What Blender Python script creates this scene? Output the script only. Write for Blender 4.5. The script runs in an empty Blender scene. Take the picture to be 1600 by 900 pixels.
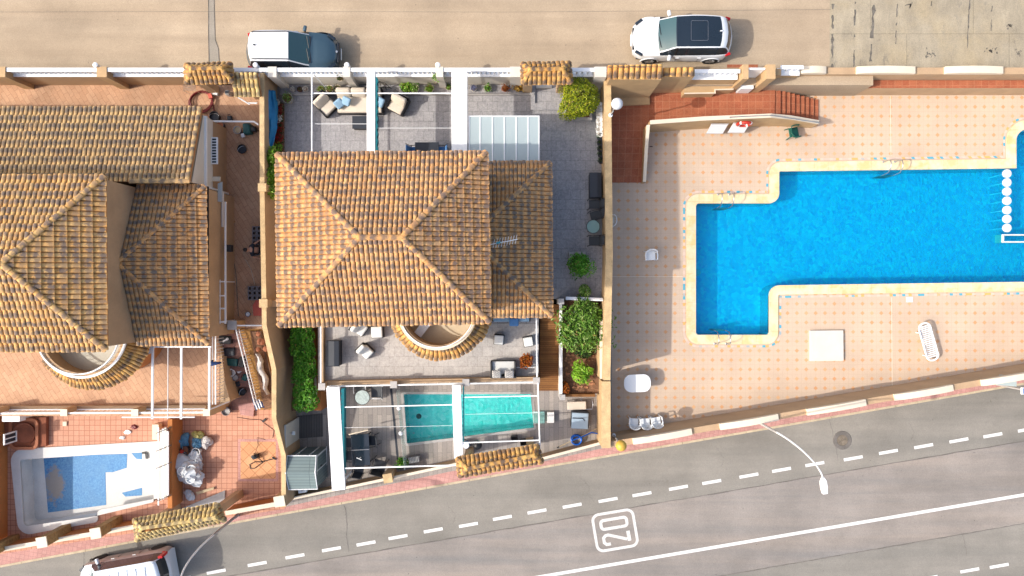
import bpy, math, random
from mathutils import Vector, Matrix
from math import pi, sin, cos, radians as R, floor

# ---------------------------------------------------------------- camera, light
H = 32.3           # height of the drone above the pool deck (z = 0)
S = 33.0           # photograph pixels per metre on the pool deck
scene = bpy.context.scene
C = scene.collection
camd = bpy.data.cameras.new('camera'); cam = bpy.data.objects.new('camera', camd); C.objects.link(cam)
cam.location = (0, 0, H); cam.rotation_euler = (0, 0, 0)
camd.sensor_width = 36; camd.lens = 36 * H * S / 1600; camd.clip_start = .5; camd.clip_end = 600
scene.camera = cam
SUN = Vector((-1.14, -.285, 1)).normalized()      # towards the sun
elev = math.asin(SUN.z); azim = math.atan2(SUN.x, SUN.y)
w = bpy.data.worlds.new('World'); scene.world = w; w.use_nodes = True
nt = w.node_tree; nt.nodes.clear()
bg = nt.nodes.new('ShaderNodeBackground'); sk = nt.nodes.new('ShaderNodeTexSky'); wo = nt.nodes.new('ShaderNodeOutputWorld')
sk.sky_type = 'NISHITA'; sk.sun_disc = False; sk.sun_elevation = elev; sk.sun_rotation = azim
sk.air_density = 1.0; sk.dust_density = 4.0; sk.ozone_density = .6
nt.links.new(sk.outputs[0], bg.inputs[0]); nt.links.new(bg.outputs[0], wo.inputs[0])
bg.inputs[1].default_value = .15
sl = bpy.data.lights.new('sun', 'SUN'); sl.energy = 2.1; sl.angle = R(.6); sl.color = (1, .955, .88)
so = bpy.data.objects.new('sun', sl); C.objects.link(so)
so.rotation_euler = SUN.to_track_quat('Z', 'Y').to_euler(); so.location = (-30, -8, 40)
scene.view_settings.view_transform = 'Standard'; scene.view_settings.look = 'None'
scene.view_settings.exposure = .9; scene.view_settings.gamma = 1
scene.render.resolution_x = 1024; scene.render.resolution_y = 576

# ---------------------------------------------------------------- helpers
def V(px, py, z=0.0):                      # a point of the place, read off the photograph at a known height
    k = (H - z) / H / S
    return Vector(((px - 800) * k, -(py - 450) * k, z))
def P2(pts, z): return [V(a, b, z) for a, b in pts]
Z0, ZU, ZR, ZT = 0.0, 1.7, -.13, .9        # deck, upper yards and street, lower road, red landing

def thing(name, label, cat, loc=(0, 0, 0), rz=0, group=None):
    o = bpy.data.objects.new(name, None); C.objects.link(o)
    o.empty_display_size = .2
    o.location = loc; o.rotation_euler = (0, 0, rz); o['label'] = label; o['category'] = cat
    if group: o['group'] = group
    return o
def tag(o, label, cat, group=None):
    o['label'] = label; o['category'] = cat
    if group: o['group'] = group
    return o
def struct(o, label=None):
    o['kind'] = 'structure'
    if label: o['label'] = label
    return o
def copy_tree(o, parent=None):
    c = o.copy(); C.objects.link(c)
    if parent: c.parent = parent
    for ch in list(o.children): copy_tree(ch, c)
    return c

class MB:
    def __init__(s): s.v = []; s.f = []; s.uv = []; s.hasuv = False
    def add(s, verts, faces, uvs=None):
        b = len(s.v); s.v += [tuple(q) for q in verts]; s.f += [tuple(b + i for i in f) for f in faces]
        if uvs: s.hasuv = True; s.uv += uvs
        else: s.uv += [[(0, 0)] * len(f) for f in faces]
        return s
    def face(s, pts, uv=None): return s.add(pts, [tuple(range(len(pts)))], [uv] if uv else None)
    def box(s, x0, x1, y0, y1, z0, z1):
        vs = [(x, y, z) for z in (z0, z1) for y in (y0, y1) for x in (x0, x1)]
        return s.add(vs, [(0, 2, 3, 1), (4, 5, 7, 6), (0, 1, 5, 4), (2, 6, 7, 3), (0, 4, 6, 2), (1, 3, 7, 5)])
    def obox(s, c, size, rz=0, rx=0, ry=0, taper=1):
        m = Matrix.Translation(Vector(c)) @ Matrix.Rotation(rz, 4, 'Z') @ Matrix.Rotation(rx, 4, 'X') @ Matrix.Rotation(ry, 4, 'Y')
        a, b, h = size[0] / 2, size[1] / 2, size[2] / 2
        vs = []
        for z in (-h, h):
            t = taper if z > 0 else 1
            for y in (-b, b):
                for x in (-a, a): vs.append(m @ Vector((x * t, y * t, z)))
        return s.add(vs, [(0, 2, 3, 1), (4, 5, 7, 6), (0, 1, 5, 4), (2, 6, 7, 3), (0, 4, 6, 2), (1, 3, 7, 5)])
    def rbox(s, c, size, rz=0, r=.04, n=3, rx=0, ry=0):       # cushion: rounded box
        m = Matrix.Translation(Vector(c)) @ Matrix.Rotation(rz, 4, 'Z') @ Matrix.Rotation(rx, 4, 'X') @ Matrix.Rotation(ry, 4, 'Y')
        a, b, h = size[0] / 2, size[1] / 2, size[2] / 2; r = min(r, a * .95, b * .95, h * .95)
        rings = []
        for k in range(2 * n + 2):
            if k <= n: t = -pi / 2 + (pi / 2) * k / n; z = -(h - r) + r * sin(t)
            else: t = (pi / 2) * (k - n - 1) / n; z = (h - r) + r * sin(t)
            ri = r * cos(t); ring = []
            for (sx, sy, a0) in ((1, 1, 0), (-1, 1, pi / 2), (-1, -1, pi), (1, -1, 3 * pi / 2)):
                for j in range(n + 1):
                    an = a0 + (pi / 2) * j / n
                    ring.append(m @ Vector((sx * (a - r) + ri * cos(an), sy * (b - r) + ri * sin(an), z)))
            rings.append(ring)
        N = len(rings[0]); vs = [p for q in rings for p in q]; fs = []
        for k in range(len(rings) - 1):
            for j in range(N): fs.append((k * N + j, k * N + (j + 1) % N, (k + 1) * N + (j + 1) % N, (k + 1) * N + j))
        fs.append(tuple(reversed(range(N)))); fs.append(tuple((len(rings) - 1) * N + j for j in range(N)))
        return s.add(vs, fs)
    def prism(s, poly, z0, z1):            # poly: xy pairs; z1 may be a list of heights
        n = len(poly)
        ar = sum(poly[i][0] * poly[(i + 1) % n][1] - poly[(i + 1) % n][0] * poly[i][1] for i in range(n))
        if ar < 0: poly = list(reversed(poly)); z1 = list(reversed(z1)) if isinstance(z1, (list, tuple)) else z1
        zt = z1 if isinstance(z1, (list, tuple)) else [z1] * n
        vs = [(q[0], q[1], z0) for q in poly] + [(q[0], q[1], z) for q, z in zip(poly, zt)]
        fs = [tuple(reversed(range(n))), tuple(range(n, 2 * n))] + [(i, (i + 1) % n, n + (i + 1) % n, n + i) for i in range(n)]
        return s.add(vs, fs)
    def tube(s, pts, r, n=8, cap=True, closed=False):
        pts = [Vector(p) for p in pts]; m = len(pts); vs = []; rr = r if isinstance(r, (list, tuple)) else [r] * m
        prev = None
        for i, p in enumerate(pts):
            if closed: d = pts[(i + 1) % m] - pts[i - 1]
            else: d = pts[min(i + 1, m - 1)] - pts[max(i - 1, 0)]
            d.normalize()
            if prev is None:
                a = d.cross(Vector((0, 0, 1)));
                if a.length < .1: a = d.cross(Vector((1, 0, 0)))
            else: a = prev - d * prev.dot(d)
            a.normalize(); prev = a.copy(); b = d.cross(a)
            for j in range(n):
                t = 2 * pi * j / n; vs.append(p + (a * cos(t) + b * sin(t)) * rr[i])
        fs = []
        for i in range(m if closed else m - 1):
            k = (i + 1) % m
            for j in range(n): fs.append((i * n + j, k * n + j, k * n + (j + 1) % n, i * n + (j + 1) % n))
        if cap and not closed: fs.append(tuple(range(n))); fs.append(tuple(reversed(range((m - 1) * n, m * n))))
        return s.add(vs, fs)
    def lathe(s, prof, c=(0, 0, 0), n=20, axis='z', sx=1, sy=1, rz=0):
        c = Vector(c); vs = []; fs = []
        for (r, z) in prof:
            for j in range(n):
                t = 2 * pi * j / n; q = Vector((r * cos(t) * sx, r * sin(t) * sy, z))
                if rz: q.rotate(Matrix.Rotation(rz, 3, 'Z'))
                if axis == 'y': q = Vector((q.x, q.z, q.y))
                if axis == 'x': q = Vector((q.z, q.x, q.y))
                vs.append(c + q)
        m = len(prof)
        for i in range(m - 1):
            for j in range(n): fs.append((i * n + j, i * n + (j + 1) % n, (i + 1) * n + (j + 1) % n, (i + 1) * n + j))
        fs.append(tuple(reversed(range(n)))); fs.append(tuple(range((m - 1) * n, m * n)))
        return s.add(vs, fs)
    def ball(s, c, r, n=12, sz=1.0):
        return s.lathe([(max(1e-3, r * cos(t)), r * sz * sin(t)) for t in [-pi / 2 + pi * i / (n // 2 + 2) for i in range(n // 2 + 3)]], c, n)
    def ribbon(s, pts, w, z, closed=False, h=None):
        pts = [Vector((p[0], p[1])) for p in pts]; m = len(pts); L = []; Rr = []
        for i in range(m):
            if closed: a, b = pts[i - 1], pts[(i + 1) % m]
            else: a, b = pts[max(i - 1, 0)], pts[min(i + 1, m - 1)]
            d0 = (pts[i] - a) if (closed or i > 0) else (b - pts[i]); d1 = (b - pts[i]) if (closed or i < m - 1) else d0
            d0.normalize(); d1.normalize(); d = (d0 + d1).normalized(); nn = Vector((-d.y, d.x))
            k = 1 / max(.5, nn.dot(Vector((-d0.y, d0.x))))
            ww = w[i] if isinstance(w, (list, tuple)) else w
            L.append(pts[i] + nn * ww / 2 * k); Rr.append(pts[i] - nn * ww / 2 * k)
        for i in range(m if closed else m - 1):
            j = (i + 1) % m
            if h is None: s.face([(*Rr[i], z), (*Rr[j], z), (*L[j], z), (*L[i], z)])
            else: s.prism([Rr[i], Rr[j], L[j], L[i]], z, h)
        return s
    def build(s, name, mat, parent=None, smooth=False, world=False, bevel=0, z=None):
        me = bpy.data.meshes.new(name)
        vs = s.v
        if parent is not None and world:
            p = parent
            M_ = Matrix.Translation(p.location) @ p.rotation_euler.to_matrix().to_4x4()
            if p.parent: M_ = Matrix.Translation(p.parent.location) @ p.parent.rotation_euler.to_matrix().to_4x4() @ M_
            mi = M_.inverted(); vs = [tuple(mi @ Vector(q)) for q in vs]
        me.from_pydata(vs, [], s.f)
        if s.hasuv:
            uvl = me.uv_layers.new(name='UVMap'); flat = []
            for f in s.uv:
                for a in f: flat += [a[0], a[1]]
            uvl.data.foreach_set('uv', flat)
        me.materials.append(mat)
        if smooth:
            me.polygons.foreach_set('use_smooth', [True] * len(me.polygons))
            try: me.set_sharp_from_angle(angle=R(50))
            except Exception: pass
        me.update()
        o = bpy.data.objects.new(name, me); C.objects.link(o)
        if parent is not None: o.parent = parent
        if bevel:
            b = o.modifiers.new('bevel', 'BEVEL'); b.width = bevel; b.segments = 2; b.limit_method = 'ANGLE'
        return o

def sheet(name, outer, holes, z, mat):      # flat sheet with holes
    import bmesh
    bm = bmesh.new(); ed = []
    for loop in [outer] + list(holes):
        vs = [bm.verts.new((p[0], p[1], z)) for p in loop]
        for i in range(len(vs)): ed.append(bm.edges.new((vs[i], vs[(i + 1) % len(vs)])))
    bmesh.ops.triangle_fill(bm, use_beauty=True, use_dissolve=False, edges=ed, normal=(0, 0, 1))
    for f in bm.faces:
        if f.normal.z < 0: f.normal_flip()
    me = bpy.data.meshes.new(name); bm.to_mesh(me); bm.free(); me.materials.append(mat)
    o = bpy.data.objects.new(name, me); C.objects.link(o); return o

def rounded(pts, rad, n=8):                 # round the corners of a closed polygon
    out = []; m = len(pts)
    for i in range(m):
        p = Vector(pts[i][:2]); a = Vector(pts[i - 1][:2]); b = Vector(pts[(i + 1) % m][:2])
        r = rad[i] if isinstance(rad, (list, tuple)) else rad
        if r <= 0: out.append(p); continue
        d0 = (a - p).normalized(); d1 = (b - p).normalized(); ang = d0.angle(d1); t = r / math.tan(ang / 2)
        p0 = p + d0 * t; p1 = p + d1 * t; c = p + (d0 + d1).normalized() * (r / sin(ang / 2))
        a0 = math.atan2(p0.y - c.y, p0.x - c.x); a1 = math.atan2(p1.y - c.y, p1.x - c.x); da = a1 - a0
        while da > pi: da -= 2 * pi
        while da < -pi: da += 2 * pi
        for k in range(n + 1): t_ = a0 + da * k / n; out.append(c + Vector((cos(t_), sin(t_))) * r)
    return out
def densify(pts, step):
    out = []; m = len(pts)
    for i in range(m):
        a = Vector(pts[i][:2]); b = Vector(pts[(i + 1) % m][:2]); k = max(1, int((b - a).length / step))
        out += [a + (b - a) * j / k for j in range(k)]
    return out
def offset(pts, d):                         # outward offset of a counter-clockwise closed path
    m = len(pts); ar = sum(pts[i][0] * pts[(i + 1) % m][1] - pts[(i + 1) % m][0] * pts[i][1] for i in range(m))
    sg = 1 if ar > 0 else -1; out = []
    for i in range(m):
        d0 = (pts[i] - pts[i - 1]).normalized(); d1 = (pts[(i + 1) % m] - pts[i]).normalized()
        n0 = Vector((d0.y, -d0.x)); n1 = Vector((d1.y, -d1.x)); nn = (n0 + n1)
        nn = nn.normalized(); k = 1 / max(.5, nn.dot(n0)); out.append(pts[i] + nn * d * sg * k)
    return out

# ---------------------------------------------------------------- materials
def newmat(name):
    m = bpy.data.materials.new(name); m.use_nodes = True; nt = m.node_tree
    return m, nt, nt.nodes['Principled BSDF']
def nd(nt, typ, ins=None, **kw):
    n = nt.nodes.new(typ)
    for k, v in kw.items(): setattr(n, k, v)
    for k, v in (ins or {}).items():
        if isinstance(v, bpy.types.NodeSocket): nt.links.new(v, n.inputs[k])
        else: n.inputs[k].default_value = v
    return n
def c4(c): return (c[0], c[1], c[2], 1)
def mathn(nt, op, a, b=0.0, c=0.0): return nd(nt, 'ShaderNodeMath', {0: a, 1: b, 2: c}, operation=op).outputs[0]
def mixc(nt, f, a, b, mode='MIX'):
    n = nt.nodes.new('ShaderNodeMix'); n.data_type = 'RGBA'; n.blend_type = mode
    for s, v in ((0, f), (6, a), (7, b)):
        if isinstance(v, bpy.types.NodeSocket): nt.links.new(v, n.inputs[s])
        else: n.inputs[s].default_value = v if s == 0 else (c4(v) if len(v) == 3 else v)
    return n.outputs[2]
def pos(nt, rot=0, scale=(1, 1, 1), world=True, loc=(0, 0, 0)):
    tc = nt.nodes.new('ShaderNodeNewGeometry').outputs['Position'] if world else nt.nodes.new('ShaderNodeTexCoord').outputs['Object']
    mp = nd(nt, 'ShaderNodeMapping', {'Vector': tc}); mp.inputs['Rotation'].default_value = (0, 0, rot); mp.inputs['Scale'].default_value = scale
    mp.inputs['Location'].default_value = loc
    return mp.outputs[0]
def noise(nt, vec, scale, detail=4, rough=.6): return nd(nt, 'ShaderNodeTexNoise', {'Vector': vec, 'Scale': scale, 'Detail': detail, 'Roughness': rough}).outputs['Fac']
def ramp(nt, fac, stops):
    n = nd(nt, 'ShaderNodeValToRGB', {'Fac': fac}); e = n.color_ramp.elements
    while len(e) < len(stops): e.new(.5)
    for k, (p, c) in enumerate(stops): e[k].position = p; e[k].color = c4(c) if len(c) == 3 else c
    return n.outputs[0]
def bumpn(nt, b, h, strength=.3, dist=.01):
    n = nd(nt, 'ShaderNodeBump', {'Height': h, 'Strength': strength, 'Distance': dist}); nt.links.new(n.outputs[0], b.inputs['Normal'])
def grade(nt, col, vec, big=.25, bs=.5, fine=.25, fs=30):
    """multiply a colour by soft large stains and fine grain"""
    if big:
        a = noise(nt, vec, bs, 5, .62); a = ramp(nt, a, [(.3, (1 - big,) * 3), (.7, (1 + big * .35,) * 3)]); col = mixc(nt, 1, col, a, 'MULTIPLY')
    if fine:
        f = noise(nt, vec, fs, 3, .75); f = ramp(nt, f, [(.3, (1 - fine,) * 3), (.7, (1 + fine * .6,) * 3)]); col = mixc(nt, 1, col, f, 'MULTIPLY')
    return col
def M(name, col, rough=.7, big=.15, bs=1.5, fine=.12, fs=40, metal=0, spec=.4, bump=0, world=False, coat=0, emit=0):
    m, nt, b = newmat(name)
    v = pos(nt, world=world)
    c = mixc(nt, 0, c4(col), c4(col))
    c = grade(nt, c, v, big, bs, fine, fs)
    nt.links.new(c, b.inputs['Base Color'])
    b.inputs['Roughness'].default_value = rough; b.inputs['Metallic'].default_value = metal; b.inputs['Specular IOR Level'].default_value = spec
    b.inputs['Coat Weight'].default_value = coat
    if bump: bumpn(nt, b, noise(nt, v, fs, 3), bump, .02)
    return m
def Mpave(name, a, b2, grout, w=.45, h=.45, mortar=.012, off=.0, rot=0, big=.2, bs=.6, fine=.2, fs=25, rough=.75, distort=0, spec=.3, bump=.25, mottle=None):
    m, nt, b = newmat(name); v0 = pos(nt); v = pos(nt, rot)
    if distort:
        nz = nd(nt, 'ShaderNodeTexNoise', {'Vector': v0, 'Scale': 2.2, 'Detail': 2})
        v = nd(nt, 'ShaderNodeVectorMath', {0: v, 1: nd(nt, 'ShaderNodeVectorMath', {0: nz.outputs['Color'], 3: distort}, operation='SCALE').outputs[0]}, operation='ADD').outputs[0]
    br = nd(nt, 'ShaderNodeTexBrick', {'Vector': v, 'Color1': c4(a), 'Color2': c4(b2), 'Mortar': c4(grout), 'Scale': 1, 'Mortar Size': mortar, 'Mortar Smooth': .3, 'Bias': 0, 'Brick Width': w, 'Row Height': h})
    br.offset = off; br.squash = 1
    c = br.outputs['Color']
    if mottle:
        q = noise(nt, v0, mottle[0], 3, .7); q = ramp(nt, q, [(.4, (0, 0, 0)), (.62, (1, 1, 1))]); c = mixc(nt, mathn(nt, 'MULTIPLY', q, mottle[2]), c, mottle[1])
    c = grade(nt, c, v0, big, bs, fine, fs)
    nt.links.new(c, b.inputs['Base Color']); b.inputs['Roughness'].default_value = rough; b.inputs['Specular IOR Level'].default_value = spec
    if bump: bumpn(nt, b, mathn(nt, 'SUBTRACT', 1, br.outputs['Fac']), bump, .006)
    return m
def Mtile(name, light, light2, dark, amount=.6, mottle=.35):
    """barrel roof tile: clay with a smoky flash at the exposed end of every tile (UV holds column + u, row + v)"""
    m, nt, b = newmat(name)
    uv = nt.nodes.new('ShaderNodeUVMap').outputs[0]; sx = nd(nt, 'ShaderNodeSeparateXYZ', {0: uv})
    u, v = sx.outputs[0], sx.outputs[1]; fu = mathn(nt, 'FRACT', u); fv = mathn(nt, 'FRACT', v)
    cell = nd(nt, 'ShaderNodeCombineXYZ', {0: mathn(nt, 'FLOOR', u), 1: mathn(nt, 'FLOOR', v)})
    wn = nd(nt, 'ShaderNodeTexWhiteNoise', {'Vector': cell.outputs[0]}); sc = nd(nt, 'ShaderNodeSeparateColor', {0: wn.outputs['Color']})
    p = pos(nt)
    base = mixc(nt, sc.outputs[0], light, light2)
    base = grade(nt, base, p, .18, .7, .3, 24)
    nz = noise(nt, p, 9, 4, .7)
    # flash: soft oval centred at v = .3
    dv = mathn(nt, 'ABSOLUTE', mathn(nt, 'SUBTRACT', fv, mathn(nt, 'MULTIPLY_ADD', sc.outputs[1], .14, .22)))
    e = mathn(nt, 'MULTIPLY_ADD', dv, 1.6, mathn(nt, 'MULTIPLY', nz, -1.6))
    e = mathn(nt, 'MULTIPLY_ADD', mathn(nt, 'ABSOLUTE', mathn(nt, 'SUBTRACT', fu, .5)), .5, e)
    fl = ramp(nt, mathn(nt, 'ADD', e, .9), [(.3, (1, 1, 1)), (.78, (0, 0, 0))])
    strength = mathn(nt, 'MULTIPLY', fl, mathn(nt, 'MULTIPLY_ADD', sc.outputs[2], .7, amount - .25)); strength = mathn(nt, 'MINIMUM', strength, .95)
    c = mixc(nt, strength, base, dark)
    lich = ramp(nt, noise(nt, p, 3.1, 6, .75), [(.52, (0, 0, 0)), (.68, (1, 1, 1))])
    c = mixc(nt, mathn(nt, 'MULTIPLY', lich, mottle), c, dark)
    nt.links.new(c, b.inputs['Base Color']); b.inputs['Roughness'].default_value = .8; b.inputs['Specular IOR Level'].default_value = .25
    return m
def Mleaf(name, cols, rough=.5):
    m, nt, b = newmat(name)
    uv = nt.nodes.new('ShaderNodeUVMap').outputs[0]; sx = nd(nt, 'ShaderNodeSeparateXYZ', {0: uv})
    n = len(cols); c = ramp(nt, sx.outputs[0], [(i / (n - 1), q) for i, q in enumerate(cols)])
    dead = nd(nt, 'ShaderNodeTexWhiteNoise', {'W': mathn(nt, 'MULTIPLY', sx.outputs[0], 977.0)}, noise_dimensions='1D').outputs['Value']
    c = mixc(nt, mathn(nt, 'MULTIPLY', mathn(nt, 'GREATER_THAN', dead, .955), .8), c, (.30, .19, .07))
    nt.links.new(c, b.inputs['Base Color']); b.inputs['Roughness'].default_value = rough; b.inputs['Specular IOR Level'].default_value = .35
    tr = nd(nt, 'ShaderNodeBsdfTranslucent', {'Color': c}); mx = nd(nt, 'ShaderNodeMixShader', {0: .25, 1: b.outputs[0], 2: tr.outputs[0]})
    nt.links.new(mx.outputs[0], nt.nodes['Material Output'].inputs[0]); return m
def Mglass(name, tint=(.8, .95, .92), alpha=.35, rough=.05):
    m, nt, b = newmat(name)
    t = nd(nt, 'ShaderNodeBsdfTransparent', {'Color': c4(tint)}); b.inputs['Base Color'].default_value = c4(tint); b.inputs['Roughness'].default_value = rough
    mx = nd(nt, 'ShaderNodeMixShader', {0: alpha, 1: t.outputs[0], 2: b.outputs[0]}); nt.links.new(mx.outputs[0], nt.nodes['Material Output'].inputs[0]); return m
def Mwater(name, tint, absorb, dens, bscale=6, bstr=.35, glint=(1, 1, 1)):
    m, nt, b = newmat(name); nt.nodes.remove(b); p = pos(nt)
    n1 = noise(nt, p, bscale, 4, .65)
    bp = nd(nt, 'ShaderNodeBump', {'Height': n1, 'Strength': bstr, 'Distance': .06})
    gl = nd(nt, 'ShaderNodeBsdfGlossy', {'Roughness': .08, 'Normal': bp.outputs[0]})
    tr = nd(nt, 'ShaderNodeBsdfTransparent', {'Color': c4(tint)})
    fr = nd(nt, 'ShaderNodeFresnel', {'IOR': 1.33, 'Normal': bp.outputs[0]})
    mx = nd(nt, 'ShaderNodeMixShader', {0: fr.outputs[0], 1: tr.outputs[0], 2: gl.outputs[0]})
    out = nt.nodes['Material Output']; nt.links.new(mx.outputs[0], out.inputs[0])
    if dens:
        ab = nd(nt, 'ShaderNodeVolumeAbsorption', {'Color': c4(absorb), 'Density': dens}); nt.links.new(ab.outputs[0], out.inputs[1])
    return m
# ---------------------------------------------------------------- the materials of the place
def A(r, g, b, k=1.35):
    f = lambda c: (c / 255 / 12.92 if c / 255 < .04045 else ((c / 255 + .055) / 1.055) ** 2.4) / k
    return (f(r), f(g), f(b))
m_white = M('white_paint', (.8, .8, .79), .5, .05, 1, .04, 20)
m_whitep = M('white_plastic', (.8, .81, .8), .35, .03, 1, .02, 20, spec=.5)
m_stucco = M('sand_stucco', A(214, 178, 132), .85, .16, 1.2, .12, 30, bump=.2, world=True)
m_stucco2 = M('tan_stucco', A(205, 172, 135), .85, .16, .9, .12, 30, bump=.2, world=True)
m_cap = M('yellow_wall_cap', A(232, 198, 146), .8, .3, 2.5, .18, 26, world=True)
m_cream = M('cream_coping', A(248, 232, 206), .7, .08, 2, .06, 30, world=True)
m_chip = M('rough_ochre_stone', A(190, 150, 95), .9, .4, 6, .3, 30, bump=.5, world=True)
m_wallwhite = M('off_white_render', A(236, 228, 214), .8, .08, 1.4, .06, 30, world=True)
m_wallbrown = M('orange_render', A(205, 130, 70), .85, .15, 1.4, .1, 30, world=True)
m_soil = M('garden_soil', A(150, 110, 82), .95, .4, 2.5, .5, 18, bump=.8, world=True)
m_gravelsoil = M('dry_plank_soil', A(190, 140, 80), .95, .3, 2.5, .3, 22, bump=.5, world=True)
m_dark = M('dark_rattan', (.035, .033, .035), .7, .2, 6, .3, 60, bump=.4)
m_black = M('black_plastic', (.018, .019, .022), .45, .1, 4, .1, 40)
m_anthra = M('anthracite_lid', (.024, .029, .038), .5, .12, 3, .08, 40)
m_cushion = M('cream_cushion', A(228, 215, 196), .95, .08, 3, .08, 60, bump=.2)
m_cushw = M('white_cushion', A(236, 236, 230), .95, .05, 3, .06, 60, bump=.2)
m_cushb = M('pale_blue_cushion', A(160, 195, 220), .95, .12, 9, .2, 40, bump=.2)
m_cushbl = M('blue_cushion', A(90, 140, 195), .95, .12, 9, .2, 40, bump=.2)
m_chrome = M('steel', (.5, .5, .5), .3, .05, 2, .05, 30, metal=.9)
m_teal = M('teal_awning_cloth', A(20, 120, 130), .85, .15, 4, .15, 40)
m_tealdark = M('dark_teal_plastic', A(28, 92, 90), .5, .1, 4, .1, 40)
m_bluecl = M('blue_tarpaulin', A(40, 140, 195), .6, .25, 2.5, .1, 30)
m_rubber = M('tyre_rubber', (.02, .02, .02), .85, .1, 5, .2, 40)
m_green = M('green_plastic', A(30, 100, 85), .4, .1, 5, .1, 40)
m_red = M('red_plastic', A(205, 60, 45), .4, .08, 5, .1, 40)
m_maroon = M('dark_red_hose', A(130, 45, 45), .5, .1, 5, .1, 40)
m_orange = M('orange_red_board', A(225, 110, 90), .7, .1, 5, .1, 40)
m_blockgrey = M('grey_concrete_block', A(140, 135, 138), .9, .2, 5, .3, 30, bump=.4)
m_wood = Mpave('brown_deck_boards', A(165, 116, 66), A(140, 92, 50), A(60, 38, 20), 2.4, .1, .006, .5, 0, .2, .8, .3, 30)
m_glasstop = Mglass('green_glass', (.42, .6, .56), .35)
m_clear = Mglass('clear_panel', (.93, .97, .95), .22)
m_poly = Mglass('milky_polycarbonate', (.56, .64, .64), .62, .3)
m_plasticbag = Mglass('clear_plastic_film', (.85, .88, .9), .5, .15)
m_skin = M('skin', A(225, 170, 140), .6, .05, 3, .03, 50)
m_hair = M('dark_hair', (.03, .022, .018), .7, .1, 6, .2, 60)
m_shirt = M('dark_shirt', (.03, .035, .045), .9, .1, 6, .2, 60)
m_tread = M('white_ceramic', A(240, 238, 232), .6, .06, 3, .05, 30)
m_pot = M('terracotta_pot', A(190, 120, 85), .8, .15, 5, .15, 40)
m_potgrey = M('pale_stone_pot', A(195, 190, 185), .8, .15, 5, .15, 40)
m_yellow = M('yellow_globe', A(232, 186, 78), .45, .2, 6, .1, 30)
m_globe = M('white_globe_glass', A(238, 240, 242), .25, .04, 3, .03, 30)
L_green = Mleaf('hedge_leaves', [A(40, 84, 18), A(70, 138, 24), A(104, 172, 40), A(160, 206, 90)])
L_lime = Mleaf('lime_leaves', [A(62, 84, 15), A(124, 146, 20), A(186, 194, 30), A(222, 222, 64)])
L_mid = Mleaf('shrub_leaves', [A(48, 76, 22), A(94, 142, 44), A(142, 182, 74), A(200, 220, 140)])
L_fresh = Mleaf('fresh_leaves', [A(46, 84, 16), A(112, 168, 32), A(160, 208, 60), A(196, 226, 110)])
L_dark = Mleaf('dark_leaves', [A(22, 38, 12), A(36, 62, 22), A(60, 90, 30), A(90, 120, 45)])
L_red = Mleaf('red_petals', [A(120, 8, 14), A(170, 16, 24), A(200, 30, 30)])
L_orange = Mleaf('orange_leaves', [A(120, 55, 10), A(180, 90, 20), A(205, 130, 40)])
L_yel = Mleaf('straw_leaves', [A(140, 100, 30), A(185, 145, 60), A(215, 180, 95)])
L_wht = Mleaf('white_petals', [A(210, 200, 190), A(240, 236, 226), A(250, 248, 240)])
m_bark = M('bark', A(110, 85, 60), .95, .3, 8, .3, 40, bump=.6)
m_tan = M('tan_plastic', A(214, 190, 150), .7, .1, 3, .1, 40)
m_shed = Mpave('grey_green_sheet_metal', A(125, 142, 140), A(118, 136, 136), A(84, 98, 98), 9, .14, .012, 0, 0, .08, 1, .04, 30, .45, spec=.5)

# ground and paving
def asphalt(name, base, dark, light, streak_rot, big=.12, pits=.85):
    m, nt, b = newmat(name); p = pos(nt); st = pos(nt, -streak_rot, (.05, .9, 1))
    c = mixc(nt, ramp(nt, noise(nt, st, 1.1, 5, .65), [(.32, (0, 0, 0)), (.68, (1, 1, 1))]), base, light)
    c = grade(nt, c, p, big, .35, .16, 28)
    g = noise(nt, p, 75, 2, .8); c = mixc(nt, 1, c, ramp(nt, g, [(.3, (.78,) * 3), (.7, (1.16,) * 3)]), 'MULTIPLY')
    vo = nd(nt, 'ShaderNodeTexVoronoi', {'Vector': p, 'Scale': 2.1}); spot = ramp(nt, mathn(nt, 'ADD', vo.outputs['Distance'], mathn(nt, 'MULTIPLY', noise(nt, p, 22, 2), .1)), [(.075, (1, 1, 1)), (.11, (0, 0, 0))])
    keep = ramp(nt, noise(nt, p, .55, 2), [(.44, (0, 0, 0)), (.52, (1, 1, 1))]); c = mixc(nt, mathn(nt, 'MULTIPLY', mathn(nt, 'MULTIPLY', spot, keep), pits), c, dark)
    s2 = ramp(nt, noise(nt, p, 1.5, 7, .8), [(.6, (0, 0, 0)), (.72, (1, 1, 1))]); c = mixc(nt, mathn(nt, 'MULTIPLY', s2, .22), c, dark)
    s3 = ramp(nt, noise(nt, pos(nt, -streak_rot, (.10, 1, 1), loc=(3, 9, 0)), .8, 3), [(.52, (0, 0, 0)), (.66, (1, 1, 1))]); c = mixc(nt, mathn(nt, 'MULTIPLY', s3, .16), c, dark)
    nt.links.new(c, b.inputs['Base Color']); b.inputs['Roughness'].default_value = .9; b.inputs['Specular IOR Level'].default_value = .2
    bumpn(nt, b, g, .3, .01); return m
m_street = asphalt('dusty_tan_asphalt', A(192, 170, 143), A(120, 108, 94), A(208, 186, 158), 0, .2)
m_patch = asphalt('grey_repair_asphalt', A(170, 160, 145), A(90, 88, 84), A(180, 170, 155), 0)
m_tar = M('black_tar', A(128, 121, 111), .9, .5, 3, .4, 24, world=True)
m_road = asphalt('grey_asphalt', A(148, 144, 136), A(76, 75, 72), A(165, 159, 149), R(9.8), .2)
m_lane = asphalt('pinkish_asphalt', A(150, 146, 142), A(76, 75, 72), A(178, 166, 155), R(9.8), .2)
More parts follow.
